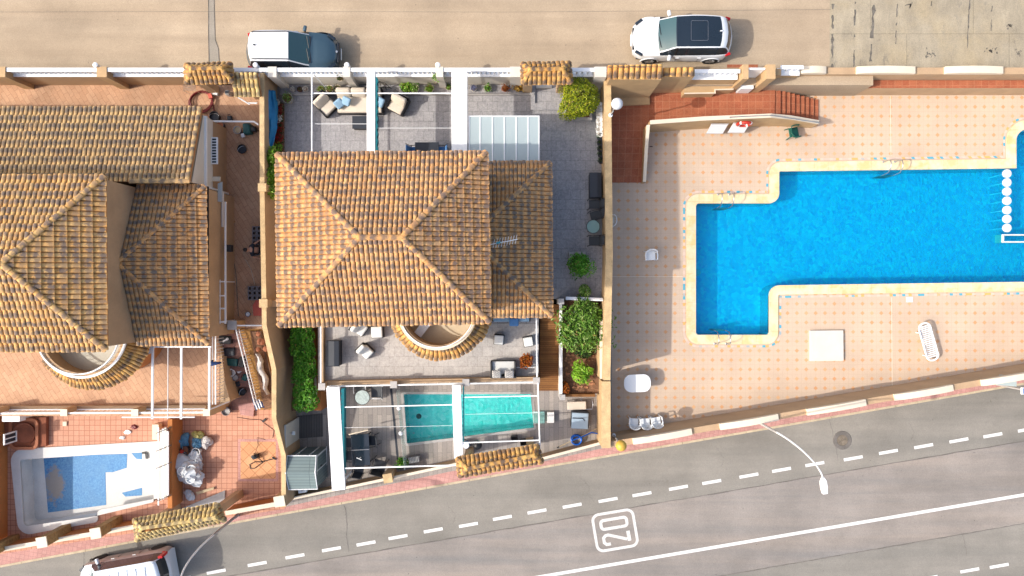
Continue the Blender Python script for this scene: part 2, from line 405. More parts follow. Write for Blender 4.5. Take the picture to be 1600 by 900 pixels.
m_seam = M('dark_seam', A(128, 122, 116), .9, .3, 2, .3, 30, world=True)
def oldconc():
    m, nt, b = newmat('stained_old_concrete'); p = pos(nt); d = pos(nt, R(25), (1, .35, 1))
    c = mixc(nt, ramp(nt, noise(nt, d, 1.6, 6, .75), [(.3, (0, 0, 0)), (.7, (1, 1, 1))]), A(166, 154, 132), A(198, 184, 158))
    c = mixc(nt, ramp(nt, noise(nt, pos(nt, 0, (1, 1, 1), loc=(7, 3, 0)), .45, 4), [(.45, (0, 0, 0)), (.7, (.7, .7, .7))]), c, A(196, 176, 138))
    c = mixc(nt, ramp(nt, noise(nt, pos(nt, R(-30), (1, .3, 1)), 3.2, 6, .8), [(.58, (0, 0, 0)), (.7, (.55, .55, .55))]), c, A(116, 114, 110))
    br = nd(nt, 'ShaderNodeTexBrick', {'Vector': pos(nt, 0, loc=(.7, .3, 0)), 'Color1': (1, 1, 1, 1), 'Color2': (.93, .93, .93, 1), 'Mortar': (.68, .68, .66, 1), 'Scale': 1, 'Mortar Size': .03, 'Mortar Smooth': 1, 'Brick Width': 4.6, 'Row Height': 1.95}); br.offset = .35
    c = mixc(nt, 1, c, br.outputs[0], 'MULTIPLY')
    c = grade(nt, c, p, .15, 1, .25, 26); nt.links.new(c, b.inputs['Base Color']); b.inputs['Roughness'].default_value = .9; return m
m_conc = oldconc()
def paint(name, col, lo):
    m, nt, b = newmat(name); p = pos(nt); c = grade(nt, mixc(nt, 0, col, col), p, .08, 3, .1, 30)
    w_ = ramp(nt, noise(nt, p, 16, 5, .8), [(lo, (0, 0, 0)), (lo + .1, (1, 1, 1))]); c = mixc(nt, mathn(nt, 'MULTIPLY', w_, .75), c, A(165, 158, 148))
    nt.links.new(c, b.inputs['Base Color']); b.inputs['Roughness'].default_value = .75; return m
m_paint = paint('road_paint', A(248, 246, 242), .62); m_paintworn = paint('worn_road_paint', A(236, 233, 228), .53)
m_pink = Mpave('pink_pavement_tiles', A(218, 166, 156), A(208, 154, 144), A(192, 144, 134), .2, .2, .012, 0, R(9.8), .22, .8, .2, 25)
m_kerb = M('kerb_stone', A(214, 196, 165), .85, .25, 3, .2, 25, world=True)
m_ground = M('dusty_earth', A(190, 165, 135), .95, .25, .3, .25, 12, world=True)
m_grey = Mpave('grey_patio_tiles', A(178, 174, 174), A(162, 159, 160), A(134, 131, 132), .44, .44, .010, .5, 0, .12, 1, .22, 18, mottle=(7, A(200, 196, 192), .45))
m_terr = Mpave('pale_terrace_tiles', A(202, 195, 188), A(186, 180, 174), A(160, 154, 148), .44, .44, .010, .5, 0, .12, 1, .2, 18, mottle=(7, A(216, 210, 203), .45))
m_terra = Mpave('stamped_terracotta', A(222, 178, 142), A(212, 166, 130), A(192, 144, 112), .52, .2, .012, .5, R(58), .2, .9, .16, 22, distort=.12)
m_redgrid = Mpave('salmon_floor_tiles', A(230, 172, 142), A(220, 160, 130), A(182, 122, 96), .25, .25, .014, 0, 0, .16, 1, .14, 20)
m_orgrid = Mpave('diagonal_orange_tiles', A(236, 178, 130), A(230, 168, 120), A(186, 120, 80), .4, .4, .012, 0, R(45), .14, 1, .12, 20)
m_redterr = Mpave('red_terrace_tiles', A(190, 114, 80), A(178, 100, 70), A(202, 138, 104), .33, .33, .012, 0, 0, .22, 1.6, .25, 22, mottle=(9, A(202, 128, 92), .35))
m_wtile = Mpave('grey_wood_look_tiles', A(186, 176, 166), A(160, 152, 146), A(128, 122, 116), 1.2, .22, .007, .5, R(90), .1, 1, .2, 20)
m_brickbed = Mpave('edging_bricks', A(205, 150, 110), A(180, 120, 85), A(140, 100, 70), .3, .15, .02, .5, 0, .2, 1, .2, 20)
def deckmat():
    m, nt, b = newmat('pool_deck_tiles'); p = pos(nt); T = .444
    s = nd(nt, 'ShaderNodeSeparateXYZ', {0: pos(nt, 0, (1 / T, 1 / T, 1), loc=(.12, .18, 0))})
    ax = mathn(nt, 'ABSOLUTE', mathn(nt, 'SUBTRACT', mathn(nt, 'FRACT', s.outputs[0]), .5)); ay = mathn(nt, 'ABSOLUTE', mathn(nt, 'SUBTRACT', mathn(nt, 'FRACT', s.outputs[1]), .5))
    d = mathn(nt, 'ADD', ax, ay); dm = ramp(nt, d, [(.2, (1, 1, 1)), (.25, (0, 0, 0))])
    cell = nd(nt, 'ShaderNodeCombineXYZ', {0: mathn(nt, 'FLOOR', s.outputs[0]), 1: mathn(nt, 'FLOOR', s.outputs[1])})
    wn = nd(nt, 'ShaderNodeTexWhiteNoise', {'Vector': cell.outputs[0]}).outputs['Value']
    base = grade(nt, mixc(nt, noise(nt, p, .4, 3), A(216, 190, 164), A(230, 205, 180)), p, .12, .5, .1, 22)
    # each cell: four small tiles with a hairline joint, inset diamond in ochre
    g = mathn(nt, 'MINIMUM', mathn(nt, 'MINIMUM', ax, ay), mathn(nt, 'SUBTRACT', .5, mathn(nt, 'MAXIMUM', ax, ay)))
    base = mixc(nt, ramp(nt, g, [(.012, (.3, .3, .3)), (.03, (0, 0, 0))]), base, A(196, 164, 142))
    dc = mixc(nt, wn, A(232, 182, 128), A(222, 164, 114))
    c = mixc(nt, mathn(nt, 'MULTIPLY', dm, mathn(nt, 'MULTIPLY_ADD', wn, .25, .75)), base, dc)
    inner = ramp(nt, d, [(.03, (.35, .35, .35)), (.06, (0, 0, 0))]); c = mixc(nt, inner, c, A(226, 180, 150))
    nt.links.new(c, b.inputs['Base Color']); b.inputs['Roughness'].default_value = .7; b.inputs['Specular IOR Level'].default_value = .3; return m
m_deck = deckmat()
def mosaic(name, c1, c2, c3, sc=9):
    m, nt, b = newmat(name); p = pos(nt)
    vo = nd(nt, 'ShaderNodeTexVoronoi', {'Vector': p, 'Scale': sc}); s = nd(nt, 'ShaderNodeSeparateColor', {0: vo.outputs['Color']})
    c = mixc(nt, s.outputs[0], c1, c2); c = mixc(nt, ramp(nt, noise(nt, p, 2.2, 5, .7), [(.38, (0, 0, 0)), (.7, (.85, .85, .85))]), c, c3)
    nt.links.new(c, b.inputs['Base Color']); b.inputs['Roughness'].default_value = .5; return m
m_mosaic = mosaic('blue_mosaic_painted_glints', (.10, .62, .92), (.7, .98, 1.0), (.15, .80, .99), 6)  # mosaic blues, with pale cells painted for sunlight glinting through the water
m_turq = mosaic('turquoise_lining_painted_ripples', (.22, .84, .78), (.97, 1, .99), (.5, .95, .9), 6)  # pale cells and mottling painted in place of rippling sunlight on the floor
m_water = Mwater('pool_water', (.18, .93, 1), (.05, .87, 1), .22, 7, .8)
m_water2 = Mwater('turquoise_water', (.74, 1, .99), (.2, .99, .98), .2, 6, .8)
m_coping = Mpave('yellow_coping_stone', A(246, 212, 150), A(250, 226, 178), A(226, 190, 140), .68, .68, .01, 0, 0, .1, .9, .08, 26, mottle=(1.6, A(252, 240, 212), .7))
def strip():
    m, nt, b = newmat('blue_and_ochre_border_tiles'); uv = nt.nodes.new('ShaderNodeUVMap').outputs[0]; s = nd(nt, 'ShaderNodeSeparateXYZ', {0: uv})
    k = mathn(nt, 'FLOOR', mathn(nt, 'MULTIPLY', s.outputs[0], 1 / .15)); wn = nd(nt, 'ShaderNodeTexWhiteNoise', {'W': k}, noise_dimensions='1D').outputs['Value']
    par = mathn(nt, 'MODULO', k, 3)
    c = mixc(nt, ramp(nt, wn, [(.4, (0, 0, 0)), (.45, (1, 1, 1))]), A(222, 196, 176), A(90, 180, 205)); c = mixc(nt, ramp(nt, wn, [(.7, (0, 0, 0)), (.72, (1, 1, 1))]), c, A(243, 186, 110))
    c = mixc(nt, mathn(nt, 'LESS_THAN', par, .5), c, A(232, 206, 186)); nt.links.new(c, b.inputs['Base Color']); b.inputs['Roughness'].default_value = .5; return m
m_strip = strip()

# ---------------------------------------------------------------- pools (outlines needed for the holes in the floors)
z = Z0
pool_pts = P2([(1087, 318), (1087, 523), (1201, 523), (1201, 446), (1760, 438), (1760, 200), (1587, 203), (1587, 263), (1217, 268), (1217, 318)], 0)
pool_in = rounded(pool_pts, [.15, .12, .12, .5, .4, .4, .5, 0, .08, .5])
pool_in_d = densify(pool_in, .3)
tq_pts = P2([(631, 616), (829, 616), (834, 668), (636, 693)], 0)
tq_in = rounded(tq_pts, .04, 3)
dry_pts = P2([(32, 718), (240, 704), (241, 784), (150, 806), (38, 822)], 0)
dry_in = rounded(dry_pts, [.15, .1, .1, 0, .2], 5)

# ---------------------------------------------------------------- ground, streets, pavements
struct(sheet('ground', [(-150, -150), (150, -150), (150, 150), (-150, 150)], [pool_in, tq_in, dry_in], -.25, m_ground), 'dusty ground around and under the properties')
K = [(-80, -22.9), (-24.24, -13.24), (-12.1, -10.97), (0, -8.79), (12.12, -6.70), (24.24, -4.58), (80, 5.2)]       # outer kerb line
struct(MB().prism([(-80, -60)] + [(80, -60)] + list(reversed(K)), -.3, ZR).build('road', m_road), 'grey asphalt road running past the lower walls')
def line(p, q, z=ZR): return V(*p, z), V(*q, z)
def strip_between(name, a0, a1, b0, b1, z, mat, ext=0):
    a, b = V(*a0, ZR).xy, V(*a1, ZR).xy; c, d = V(*b0, ZR).xy, V(*b1, ZR).xy
    a = a + (a - b) * ext; b = b + (b - a) * ext; c = c + (c - d) * ext; d = d + (d - c) * ext
    mb = MB(); mb.face([(*c, z), (*d, z), (*b, z), (*a, z)]); return struct(mb.build(name, mat))
strip_between('road_lane', (400, 893), (1600, 689), (400, 1024), (1600, 817), ZR + .004, m_lane, .8)
mb = MB(); rnd = random.Random(3)
for (a, b, w_) in (((400, 893), (1600, 689), .05), ((1200, 887), (1600, 818), .035)):
    a, b = V(*a, ZR).xy, V(*b, ZR).xy; d = b - a; a = a - d * .6; b = b + d * .6; n = 160
    pts = [a + (b - a) * i / n + Vector((0, rnd.uniform(-.014, .014))) for i in range(n + 1)]
    mb.ribbon(pts, [w_ * rnd.uniform(.35, 1.4) for _ in pts], ZR + .008)
def crack(pts, w_=.02, n=8):
    q = []
    for i in range(len(pts) - 1):
        a, b = V(*pts[i], ZR).xy, V(*pts[i + 1], ZR).xy
        for k in range(n): q.append(a + (b - a) * k / n + Vector((rnd.uniform(-.03, .03), rnd.uniform(-.03, .03))))
    mb.ribbon(q, [w_ * rnd.uniform(.5, 1.5) for _ in q], ZR + .008)
crack([(538, 790), (542, 812), (541, 838), (546, 866)]); crack([(131, 862), (132, 880), (127, 905)], .015)
crack([(700, 790), (712, 806), (706, 822)], .008); crack([(905, 745), (921, 760), (918, 772), (930, 786)], .008); crack([(1120, 700), (1131, 716), (1127, 730)], .008); crack([(260, 842), (268, 858), (262, 880)], .008); crack([(1420, 660), (1428, 676), (1422, 690)], .01)
crack([(1296, 656), (1301, 676), (1307, 705), (1310, 722)], .012); crack([(1504, 834), (1508, 853), (1512, 872)], .018)
struct(mb.build('road_seam', m_seam), 'dark seams and cracks in the asphalt')
# painted markings
mb = MB()
dash = [(338, 893), (402, 881), (461, 869), (518, 858), (572, 849), (622, 839), (677, 828.5), (732, 820), (785, 809), (839, 799), (894, 790), (950, 781), (1003, 772), (1060, 762), (1112, 753), (1170, 743), (1221, 734), (1273, 725), (1333, 716), (1388, 706), (1443, 697), (1498, 688), (1551, 680), (1605, 671), (284, 904), (228, 914), (1450, 903), (1515, 891), (1561, 884), (1615, 875)]
for (a, b) in dash:
    c = V(a, b, ZR); hl = .455; t = math.atan2(6.4, 36) ; d = Vector((cos(t), sin(t))); mb.ribbon([c.xy - d * hl, c.xy + d * hl], .145, ZR + .012)
a, b = V(850, 900, ZR).xy, V(1600, 773, ZR).xy; mb.ribbon([a - (b - a) * 1.5, b + (b - a) * .9], .15, ZR + .012)
struct(mb.build('road_lines', m_paint), 'white dashes and solid centre line painted on the road')
mb = MB(); c0 = V(961, 828.5, ZR); t = R(9.6)
def rd(x, y): return Vector((c0.x + x * cos(t) - y * sin(t), c0.y + x * sin(t) + y * cos(t)))
fr = rounded([(-.97, -.87), (.97, -.87), (.97, .87), (-.97, .87)], .3, 6)
mb.ribbon([rd(*q) for q in fr], .13, ZR + .012, closed=True)
zero = rounded([(-.62, .13), (.62, .13), (.62, .55), (-.62, .55)], .14, 5); mb.ribbon([rd(*q) for q in zero], .14, ZR + .012, closed=True)
two = [(-.3, -.6), (-.5, -.6), (-.6, -.5), (-.6, -.27), (-.5, -.18), (-.36, -.16), (.5, -.5)]; mb.ribbon([rd(*q) for q in two], .14, ZR + .012)
mb.ribbon([rd(.6, -.6), rd(.6, -.12)], .17, ZR + .013)
struct(mb.build('road_speed_marking', m_paintworn), 'white 20 in a rounded frame painted on the road')

# pavement with its kerb
Wl = [(-80, -21.3), V(0, 859, 0).xy, V(440, 786, 0).xy, V(546, 764, 0).xy, V(712, 728, 0).xy, V(846, 715, 0).xy, V(955, 690, 0).xy, Vector((12.12, -5.606 - .3)), Vector((24.24, -3.575 - .3)), Vector((80, 5.77))]
struct(MB().prism([(x, y + .1) for x, y in K] + [(x, y + .25) for x, y in reversed([tuple(q) for q in Wl])], -.3, -.01).build('pavement', m_pink), 'narrow pink tiled pavement beside the walls')
mb = MB()
for i in range(len(K) - 1):
    a, b = Vector(K[i]), Vector(K[i + 1]); n = max(1, int((b - a).length / 1.0))
    for k in range(n):
        p, q = a + (b - a) * k / n, a + (b - a) * (k + 1) / n; d = (q - p).normalized(); o = Vector((-d.y, d.x)) * .1
        mb.prism([p + d * .008, q - d * .008, q - d * .008 + o, p + d * .008 + o], -.3, .0)
struct(mb.build('kerb', m_kerb), 'pale stone kerb between pavement and road')

# upper street
YS = 9.25
struct(MB().prism([(-90, 9.1), (16.2, 9.1), (16.2, 9.6), (90, 9.6), (90, 60), (-90, 60)], -.3, ZU).build('upper_street', m_street), 'dusty tan street along the top')
mb = MB(); e = [V(1300, 0, ZU).x, V(1296, 115, ZU).x]
mb.face([(e[1], 9.6, ZU + .004), (60, 9.6, ZU + .004), (60, 60, ZU + .004), (e[0], 60, ZU + .004)]); struct(mb.build('old_concrete_paving', m_conc), 'stained old concrete at the end of the upper street')
mb = MB(); rnd = random.Random(8)
def tarline(x0, y0, x1, y1, w_, keep=1.0):
    a, b = V(x0, y0, ZU).xy, V(x1, y1, ZU).xy; n = max(4, int((b - a).length / .12)); seg = []
    for i in range(n + 1):
        q = a + (b - a) * i / n + Vector((rnd.uniform(-.02, .02), rnd.uniform(-.02, .02)))
        if rnd.random() < keep: seg.append(q)
        else:
            if len(seg) > 1: mb.ribbon(seg, [w_ * rnd.uniform(.3, 1.3) for _ in seg], ZU + .008)
            seg = []
    if len(seg) > 1: mb.ribbon(seg, [w_ * rnd.uniform(.3, 1.3) for _ in seg], ZU + .008)
tarline(1302, -40, 1300, 112, .12, .9); tarline(1337, -40, 1334, 104, .08, .8); tarline(1368, -40, 1362, 60, .16, .93); tarline(1362, 60, 1359, 110, .12, .7)
tarline(1403, -20, 1399, 78, .05, .7); tarline(1456, -20, 1455, 18, .05, .8); tarline(1516, -30, 1511, 84, .06, .8); tarline(1552, -30, 1547, 66, .05, .7)
for (x, y, r) in ((1452, 84, .3), (1548, 80, .32), (1590, 82, .2), (1578, 42, .16), (1422, 8, .2)):
    c = V(x, y, ZU)
    for k in range(11): a = rnd.uniform(0, 6.3); q = c + Vector((cos(a), sin(a), 0)) * rnd.uniform(0, r); mb.obox((q.x, q.y, ZU + .006), (rnd.uniform(.03, .16), rnd.uniform(.02, .07), .004), rnd.uniform(0, 3))
struct(mb.build('tar_lines', m_tar), 'broken black tar lines in the old concrete')
mb = MB(); mb.face([V(325, -60, ZU + .004), V(327.5, 100, ZU + .004), V(343, 100, ZU + .004), V(341, 75, ZU + .004), V(336, 60, ZU + .004), V(334, -60, ZU + .004)][::1])
struct(mb.build('street_repair_strip', m_patch), 'grey repaired trench crossing the tan street')
mb = MB()
tr = [V(325, -60, ZU).xy, V(326, 20, ZU).xy, V(326, 55, ZU).xy, V(327, 103, ZU).xy]; mb.ribbon(tr, .04, ZU + .009)
tr = [V(334.5, -60, ZU).xy, V(335, 20, ZU).xy, V(336.5, 62, ZU).xy, V(341.5, 76, ZU).xy, V(343, 103, ZU).xy]; mb.ribbon(tr, .035, ZU + .009)
tr = [V(-60, 19, ZU).xy, V(400, 18, ZU).xy, V(800, 19, ZU).xy, V(1298, 15, ZU).xy]; [mb.ribbon(tr[i:i + 2], .012, ZU + .0085) for i in (0, 1, 2)]
struct(mb.build('street_seam', m_tar), 'dark edges of the trench and a long seam in the street')

# raised yards: floor slab on a stucco block
def terrace(name, pts, z, mat, label, side=None, zpts=None):
    poly = [tuple(V(a, b, zpts if zpts is not None else z).xy) for a, b in pts]
    struct(MB().prism(poly, z - .06, z).build(name, mat), label)
    c = sum((Vector(p) for p in poly), Vector((0, 0))) / len(poly)
    pl = densify([Vector(p) for p in poly], 1e9); pl = offset(pl, -.012)
    struct(MB().prism(pl, -.3, z - .061).build(name + '_base', side or m_stucco2), 'rendered block carrying the ' + label)
terrace('terracotta_yard', [(-900, 131), (345, 131), (433, 131), (433, 516), (343, 516), (343, 632), (330, 650), (-900, 650)], ZU, m_terra, 'terracotta yard around the left house')
terrace('grey_patio', [(433.3, 131), (944, 131), (944, 467), (842, 467), (842, 505), (497, 505), (497, 511), (433.3, 511)], ZU, m_grey, 'grey tiled patio around the middle house')
terrace('pale_terrace', [(497, 505.4), (841.6, 505.4), (841.6, 600), (497, 604)], ZU, m_terr, 'pale tiled terrace south of the middle house')
# lower floors
struct(sheet('pool_deck', [(3.9, 9.3), (3.9, -7.3), (6, -6.95), (12.12, -5.8), (24.24, -3.8), (60, 2.4), (60, 9.3)], [pool_in], 0, m_deck), 'pink pool deck with ochre diamonds')
struct(sheet('salmon_tiled_floor', [V(-700, 630, 0).xy, V(445, 630, 0).xy, V(445, 795, 0).xy, V(0, 866, 0).xy, V(-700, 980, 0).xy], [dry_in], 0, m_redgrid), 'salmon tiled floor around the drained pool')
struct(sheet('wood_look_floor', [V(445.4, 500, 0).xy, V(956, 500, 0).xy, V(956, 697, 0).xy, V(846, 722, 0).xy, V(712, 735, 0).xy, V(546, 770, 0).xy, V(445.4, 792, 0).xy], [tq_in], 0.002, m_wtile), 'wood look tiles around the turquoise pool')
# red landing
land = [V(953, 120, ZT).xy, V(1212, 120, ZT).xy, V(1210, 188, ZT).xy, V(1012, 196, ZT).xy, V(953, 196, ZT).xy]
struct(MB().prism([tuple(p) for p in land], -.3, ZT).build('red_tiled_landing', m_redterr), 'red tiled landing behind the gates')
a = [V(953, 195.6, ZT).xy, V(1009, 195.6, ZT).xy, V(1008, 285, .05).xy, V(953, 285, .05).xy]
struct(MB().prism([tuple(p) for p in a], -.3, [ZT, ZT, .05, .05]).build('red_tiled_ramp', m_redterr), 'red tiled ramp down to the pool deck')
# steps down from the landing: nine treads
x0 = V(1211, 0, ZT).x; x1 = V(1277, 0, 0).x; y0, y1 = V(0, 193, .3).y, V(0, 143, .6).y; n = 9
st = thing('garden_stairs', 'red tiled flight of stairs leading down to the pool deck', 'stairs', (x0, y1, 0))
for k in range(n):
    zt = ZT * (1 - (k + .6) / (n + .4)); xa = x0 + (x1 - x0) * k / n
    MB().box(xa, x0 + (x1 - x0) * (k + 1) / n + .02, y1 - (y1 - y0) * 1.0 - .0, y1 - .06 * k * .45, -.1, zt).build('step', m_redterr, st, world=True)
# ---------------------------------------------------------------- tiled roofs
m_tileA = Mtile('sand_roof_tiles', A(252, 198, 134), A(246, 178, 108), A(126, 108, 98), .84, .16)
m_tileB = Mtile('golden_roof_tiles', A(254, 204, 132), A(246, 184, 106), A(126, 110, 100), .78, .18)
m_tileC = Mtile('weathered_roof_tiles', A(242, 200, 136), A(222, 178, 122), A(120, 106, 94), .88, .42)
m_tileD = Mtile('orange_lower_roof_tiles', A(252, 196, 130), A(244, 178, 108), A(122, 112, 104), .75, .2)
m_tileG = Mtile('gate_roof_tiles', A(246, 196, 116), A(232, 168, 90), A(112, 94, 82), .72, .15)
m_tileY = Mtile('yellowed_gate_tiles', A(246, 220, 154), A(236, 200, 124), A(124, 108, 90), .7, .3)
m_under = M('roof_underlay', A(206, 140, 84), .95, .2, 2, .2, 30, world=True)
m_underside = M('eave_render', A(200, 165, 120), .9, .1, 2, .1, 30, world=True)

def half_tile(mb, a, b, side, up, r0, r1, h0, h1, u, v, K=6, cap=True):
    """one barrel tile from a (low end) to b (high end)"""
    vs = []; L = (a, r0, h0), (b, r1, h1)
    for (c, r, h) in L:
        for k in range(K + 1):
            t = pi * k / K; vs.append(c + side * (-cos(t) * r) + up * (h + sin(t) * r * .6))
    fs = []; uvs = []
    for k in range(K):
        fs.append((k, k + 1, K + 2 + k, K + 1 + k)); x0 = .02 + .96 * k / K; x1 = .02 + .96 * (k + 1) / K
        uvs.append([(u + x0, v + .02), (u + x1, v + .02), (u + x1, v + .98), (u + x0, v + .98)])
    if cap:
        fs.append(tuple(reversed(range(K + 1)))); uvs.append([(u + .5, v + .1)] * (K + 1))
    mb.add(vs, fs, uvs)
def tile_face(mb, poly, sp=.17, co=.31, off=0, seed=1, edge=.0):
    """cover a planar convex polygon with barrel tiles; the first edge is the eave"""
    rn = random.Random(seed); p0, p1 = poly[0], poly[1]
    u = (p1 - p0).normalized(); n = None
    for q in poly[2:]:
        n = u.cross(q - p0)
        if n.length > 1e-4: break
    n.normalize()
    if n.z < 0: n = -n
    v = n.cross(u)
    if v.z < 0: v = -v
    if u.cross(v).dot(n) < 0: u = -u
    pl = [((q - p0).dot(u), (q - p0).dot(v)) for q in poly]
    a0, a1 = min(q[0] for q in pl), max(q[0] for q in pl)
    cols = max(1, int(round((a1 - a0) / sp))); s = (a1 - a0) / cols; m = len(pl)
    for c in range(cols):
        a = a0 + (c + .5) * s; ys = []
        for i in range(m):
            (x0, y0), (x1, y1) = pl[i], pl[(i + 1) % m]
            if (x0 - a) * (x1 - a) < 0: ys.append(y0 + (y1 - y0) * (a - x0) / (x1 - x0))
        if len(ys) < 2: continue
        lo, hi = min(ys), max(ys); r = int(floor(lo / co + 1e-6)) - (1 if False else 0)
        while r * co < hi - .03:
            b0 = max(r * co, lo); b1 = min((r + 1) * co + .05, hi + .03)
            if b1 - b0 > .07:
                if r * co <= lo + .01: b0 = b0 - edge * rn.uniform(.5, 1.2)
                j = rn.uniform(-.006, .006); rr = s * .475 * rn.uniform(.96, 1.04); hh = .044 * rn.uniform(.7, 1.4)
                half_tile(mb, p0 + u * (a + j) + v * b0, p0 + u * (a - j * rn.random()) + v * b1, u, n, rr, rr * .76, hh, .004, c + off, r + 50 + off)
            r += 1
def ridge(mb, p, q, r=.105, L=.36, seed=1, lift=.03, off=900):
    rn = random.Random(seed); d = q - p; n = max(1, int(round(d.length / L))); side = d.cross(Vector((0, 0, 1))).normalized(); up = side.cross(d).normalized()
    if up.z < 0: up = -up; side = -side
    # sides must give outward faces
    if side.cross(d.normalized()).dot(up) < 0: side = -side
    for k in range(n):
        j = rn.uniform(-.008, .008); a = p + d * (k / n) + side * j; b = p + d * ((k + 1) / n) + d.normalized() * .05
        half_tile(mb, a, b, side, up, r * 1.04, r * .86, lift + .02, lift - .006, off + k, off + seed * 17, 8)
def slope(root, poly, mat, thick=.1, **kw):
    """one slope of a roof: tiles (part) on a thin slab (part)"""
    mb = MB(); tile_face(mb, poly, **kw); o = mb.build('roof_slope', mat, root, smooth=True, world=True)
    s = MB(); top = [q + Vector((0, 0, -.004)) for q in poly]; bot = [q - Vector((0, 0, thick)) for q in poly]
    n = len(poly); nz = (poly[1] - poly[0]).cross(poly[2] - poly[0]).z
    idx = list(range(n)) if nz > 0 else list(reversed(range(n)))
    t2 = [top[i] for i in idx]; b2 = [bot[i] for i in idx]
    s.add(t2 + b2, [tuple(range(n)), tuple(reversed(range(n, 2 * n)))] + [(i, n + i, n + (i + 1) % n, (i + 1) % n) for i in range(n)])
    s.build('roof_slab', m_under, o)
    so_ = o.children[0]; so_.data.transform(Matrix.Translation(-root.location))
    return o
def ridges(root, segs, mat, r=.105, seed=3):
    for k, (p, q) in enumerate(segs):
        mb = MB(); ridge(mb, p, q, r=r, seed=seed + k); mb.build('ridge_tiles', mat, root, smooth=True, world=True)
def walls(root, poly, z0, z1, mat, name='wall'): return MB().prism([tuple(p[:2]) for p in poly], z0, z1).build(name, mat, root, world=True)

def skirt(root, c, r_out, r_in, z_out, z_in, a0, a1, mat, n, seed=5):
    rn = random.Random(seed); mb = MB()
    for k in range(n):
        a = a0 + (a1 - a0) * (k + .5) / n + rn.uniform(-.006, .006); d = Vector((cos(a), sin(a), 0)); t = Vector((-sin(a), cos(a), 0))
        ro = r_out + rn.uniform(-.03, .03); zo = z_out
        p = Vector((c[0], c[1], 0)); lo = p + d * ro + Vector((0, 0, zo)); hi = p + d * r_in + Vector((0, 0, z_in)); up = (hi - lo).normalized().cross(t)
        if up.z < 0: up = -up
        mid = lo + (hi - lo) * .52; w_ = (a1 - a0) / n * r_out * .46
        side = t if t.cross((hi - lo).normalized()).dot(up) > 0 else -t
        half_tile(mb, lo, mid + (hi - lo) * .06, side, up, w_, w_ * .84, .05, .02, k, 1 + seed, 7); half_tile(mb, mid, hi, side, up, w_ * .88, w_ * .68, .05, .03, k, 2 + seed, 7)
    o = mb.build('balcony_roof_tiles', mat, root, smooth=True, world=True)
    N = 64; s = MB(); vs = []
    for i in range(N + 1):
        a = a0 + (a1 - a0) * i / N
        for (r, z_) in ((r_out - .04, z_out), (r_in, z_in), (r_in, z_in - .25), (r_out - .04, z_out - .12)): vs.append((c[0] + r * cos(a), c[1] + r * sin(a), z_))
    fs = []
    for i in range(N):
        for j in range(4): fs.append((i * 4 + j, (i + 1) * 4 + j, (i + 1) * 4 + (j + 1) % 4, i * 4 + (j + 1) % 4))
    s.add(vs, fs); s.build('balcony_roof_slab', m_under, root, world=True)
def arc_wall(root, name, c, r, th, z0, z1, a0, a1, mat, N=48):
    s = MB(); vs = []
    for i in range(N + 1):
        a = a0 + (a1 - a0) * i / N
        for (rr, z_) in ((r, z0), (r, z1), (r - th, z1), (r - th, z0)): vs.append((c[0] + rr * cos(a), c[1] + rr * sin(a), z_))
    fs = [(i * 4 + j, i * 4 + (j + 1) % 4, (i + 1) * 4 + (j + 1) % 4, (i + 1) * 4 + j) for i in range(N) for j in range(4)] + [(0, 3, 2, 1), (N * 4, N * 4 + 1, N * 4 + 2, N * 4 + 3)]
    return s.add(vs, fs).build(name, mat, root, smooth=True, world=True)
def arc_rail(root, name, c, r, z_, a0, a1, rad, mat, N=48):
    return MB().tube([(c[0] + r * cos(a0 + (a1 - a0) * i / N), c[1] + r * sin(a0 + (a1 - a0) * i / N), z_) for i in range(N + 1)], rad, 8).build(name, mat, root, smooth=True, world=True)
def window(root, x, y, z0, z1, w_, facing, shutter=True):
    """white framed window on a wall at (x, y); facing is the outward direction angle"""
    f = MB(); m_ = Matrix.Translation((x, y, 0)) @ Matrix.Rotation(facing, 4, 'Z'); hh = (z1 - z0)
    def bx(mb, x0, x1, y0, y1, a, b):
        t = MB().box(x0, x1, y0, y1, a, b); mb.add([m_ @ Vector(q) for q in t.v], t.f)
    for (y0, y1, a, b) in ((-w_ / 2, w_ / 2, z0, z0 + .06), (-w_ / 2, w_ / 2, z1 - .06, z1), (-w_ / 2, -w_ / 2 + .06, z0 + .06, z1 - .06), (w_ / 2 - .06, w_ / 2, z0 + .06, z1 - .06), (-.025, .025, z0 + .06, z1 - .06)): bx(f, .0, .05, y0, y1, a, b)
    o = f.build('window', m_white, root, world=True)
    g = MB(); bx(g, .005, .02, -w_ / 2 + .06, w_ / 2 - .06, z0 + .06, z1 - .06); p = g.build('pane', m_anthra, o); p.data.transform(Matrix.Translation(-root.location))
    return o

# ---------------------------------------------------------------- the middle house
ze, zr = 7.6, 9.0
hb = thing('middle_house', 'two storey house with a large hipped sand tile roof between two pools', 'house', (-4.6, 1.6, ZU))
NW, NE, SE, SW = V(433, 241, ze), V(760, 238, ze), V(765, 503, ze), V(436, 509, ze)
RW, RE = V(562, 371, zr), V(628, 371, zr)
kw = dict(edge=.05)
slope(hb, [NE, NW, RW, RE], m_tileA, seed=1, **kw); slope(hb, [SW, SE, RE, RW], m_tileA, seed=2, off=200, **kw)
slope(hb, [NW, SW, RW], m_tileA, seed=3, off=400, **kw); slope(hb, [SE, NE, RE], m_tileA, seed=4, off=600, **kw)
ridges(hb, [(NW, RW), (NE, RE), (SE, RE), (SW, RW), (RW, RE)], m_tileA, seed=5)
def inset(poly, d):
    q = [Vector(p[:2]) for p in poly]; return offset(q, -d)
up_poly = inset([NW, SW, SE, NE], .30); xe = NE.x - .02
up_poly = [Vector((min(p.x, xe), p.y)) if p.x < -2 else Vector((xe, p.y)) for p in up_poly]
walls(hb, up_poly, ZU, ze - .05, m_stucco2)
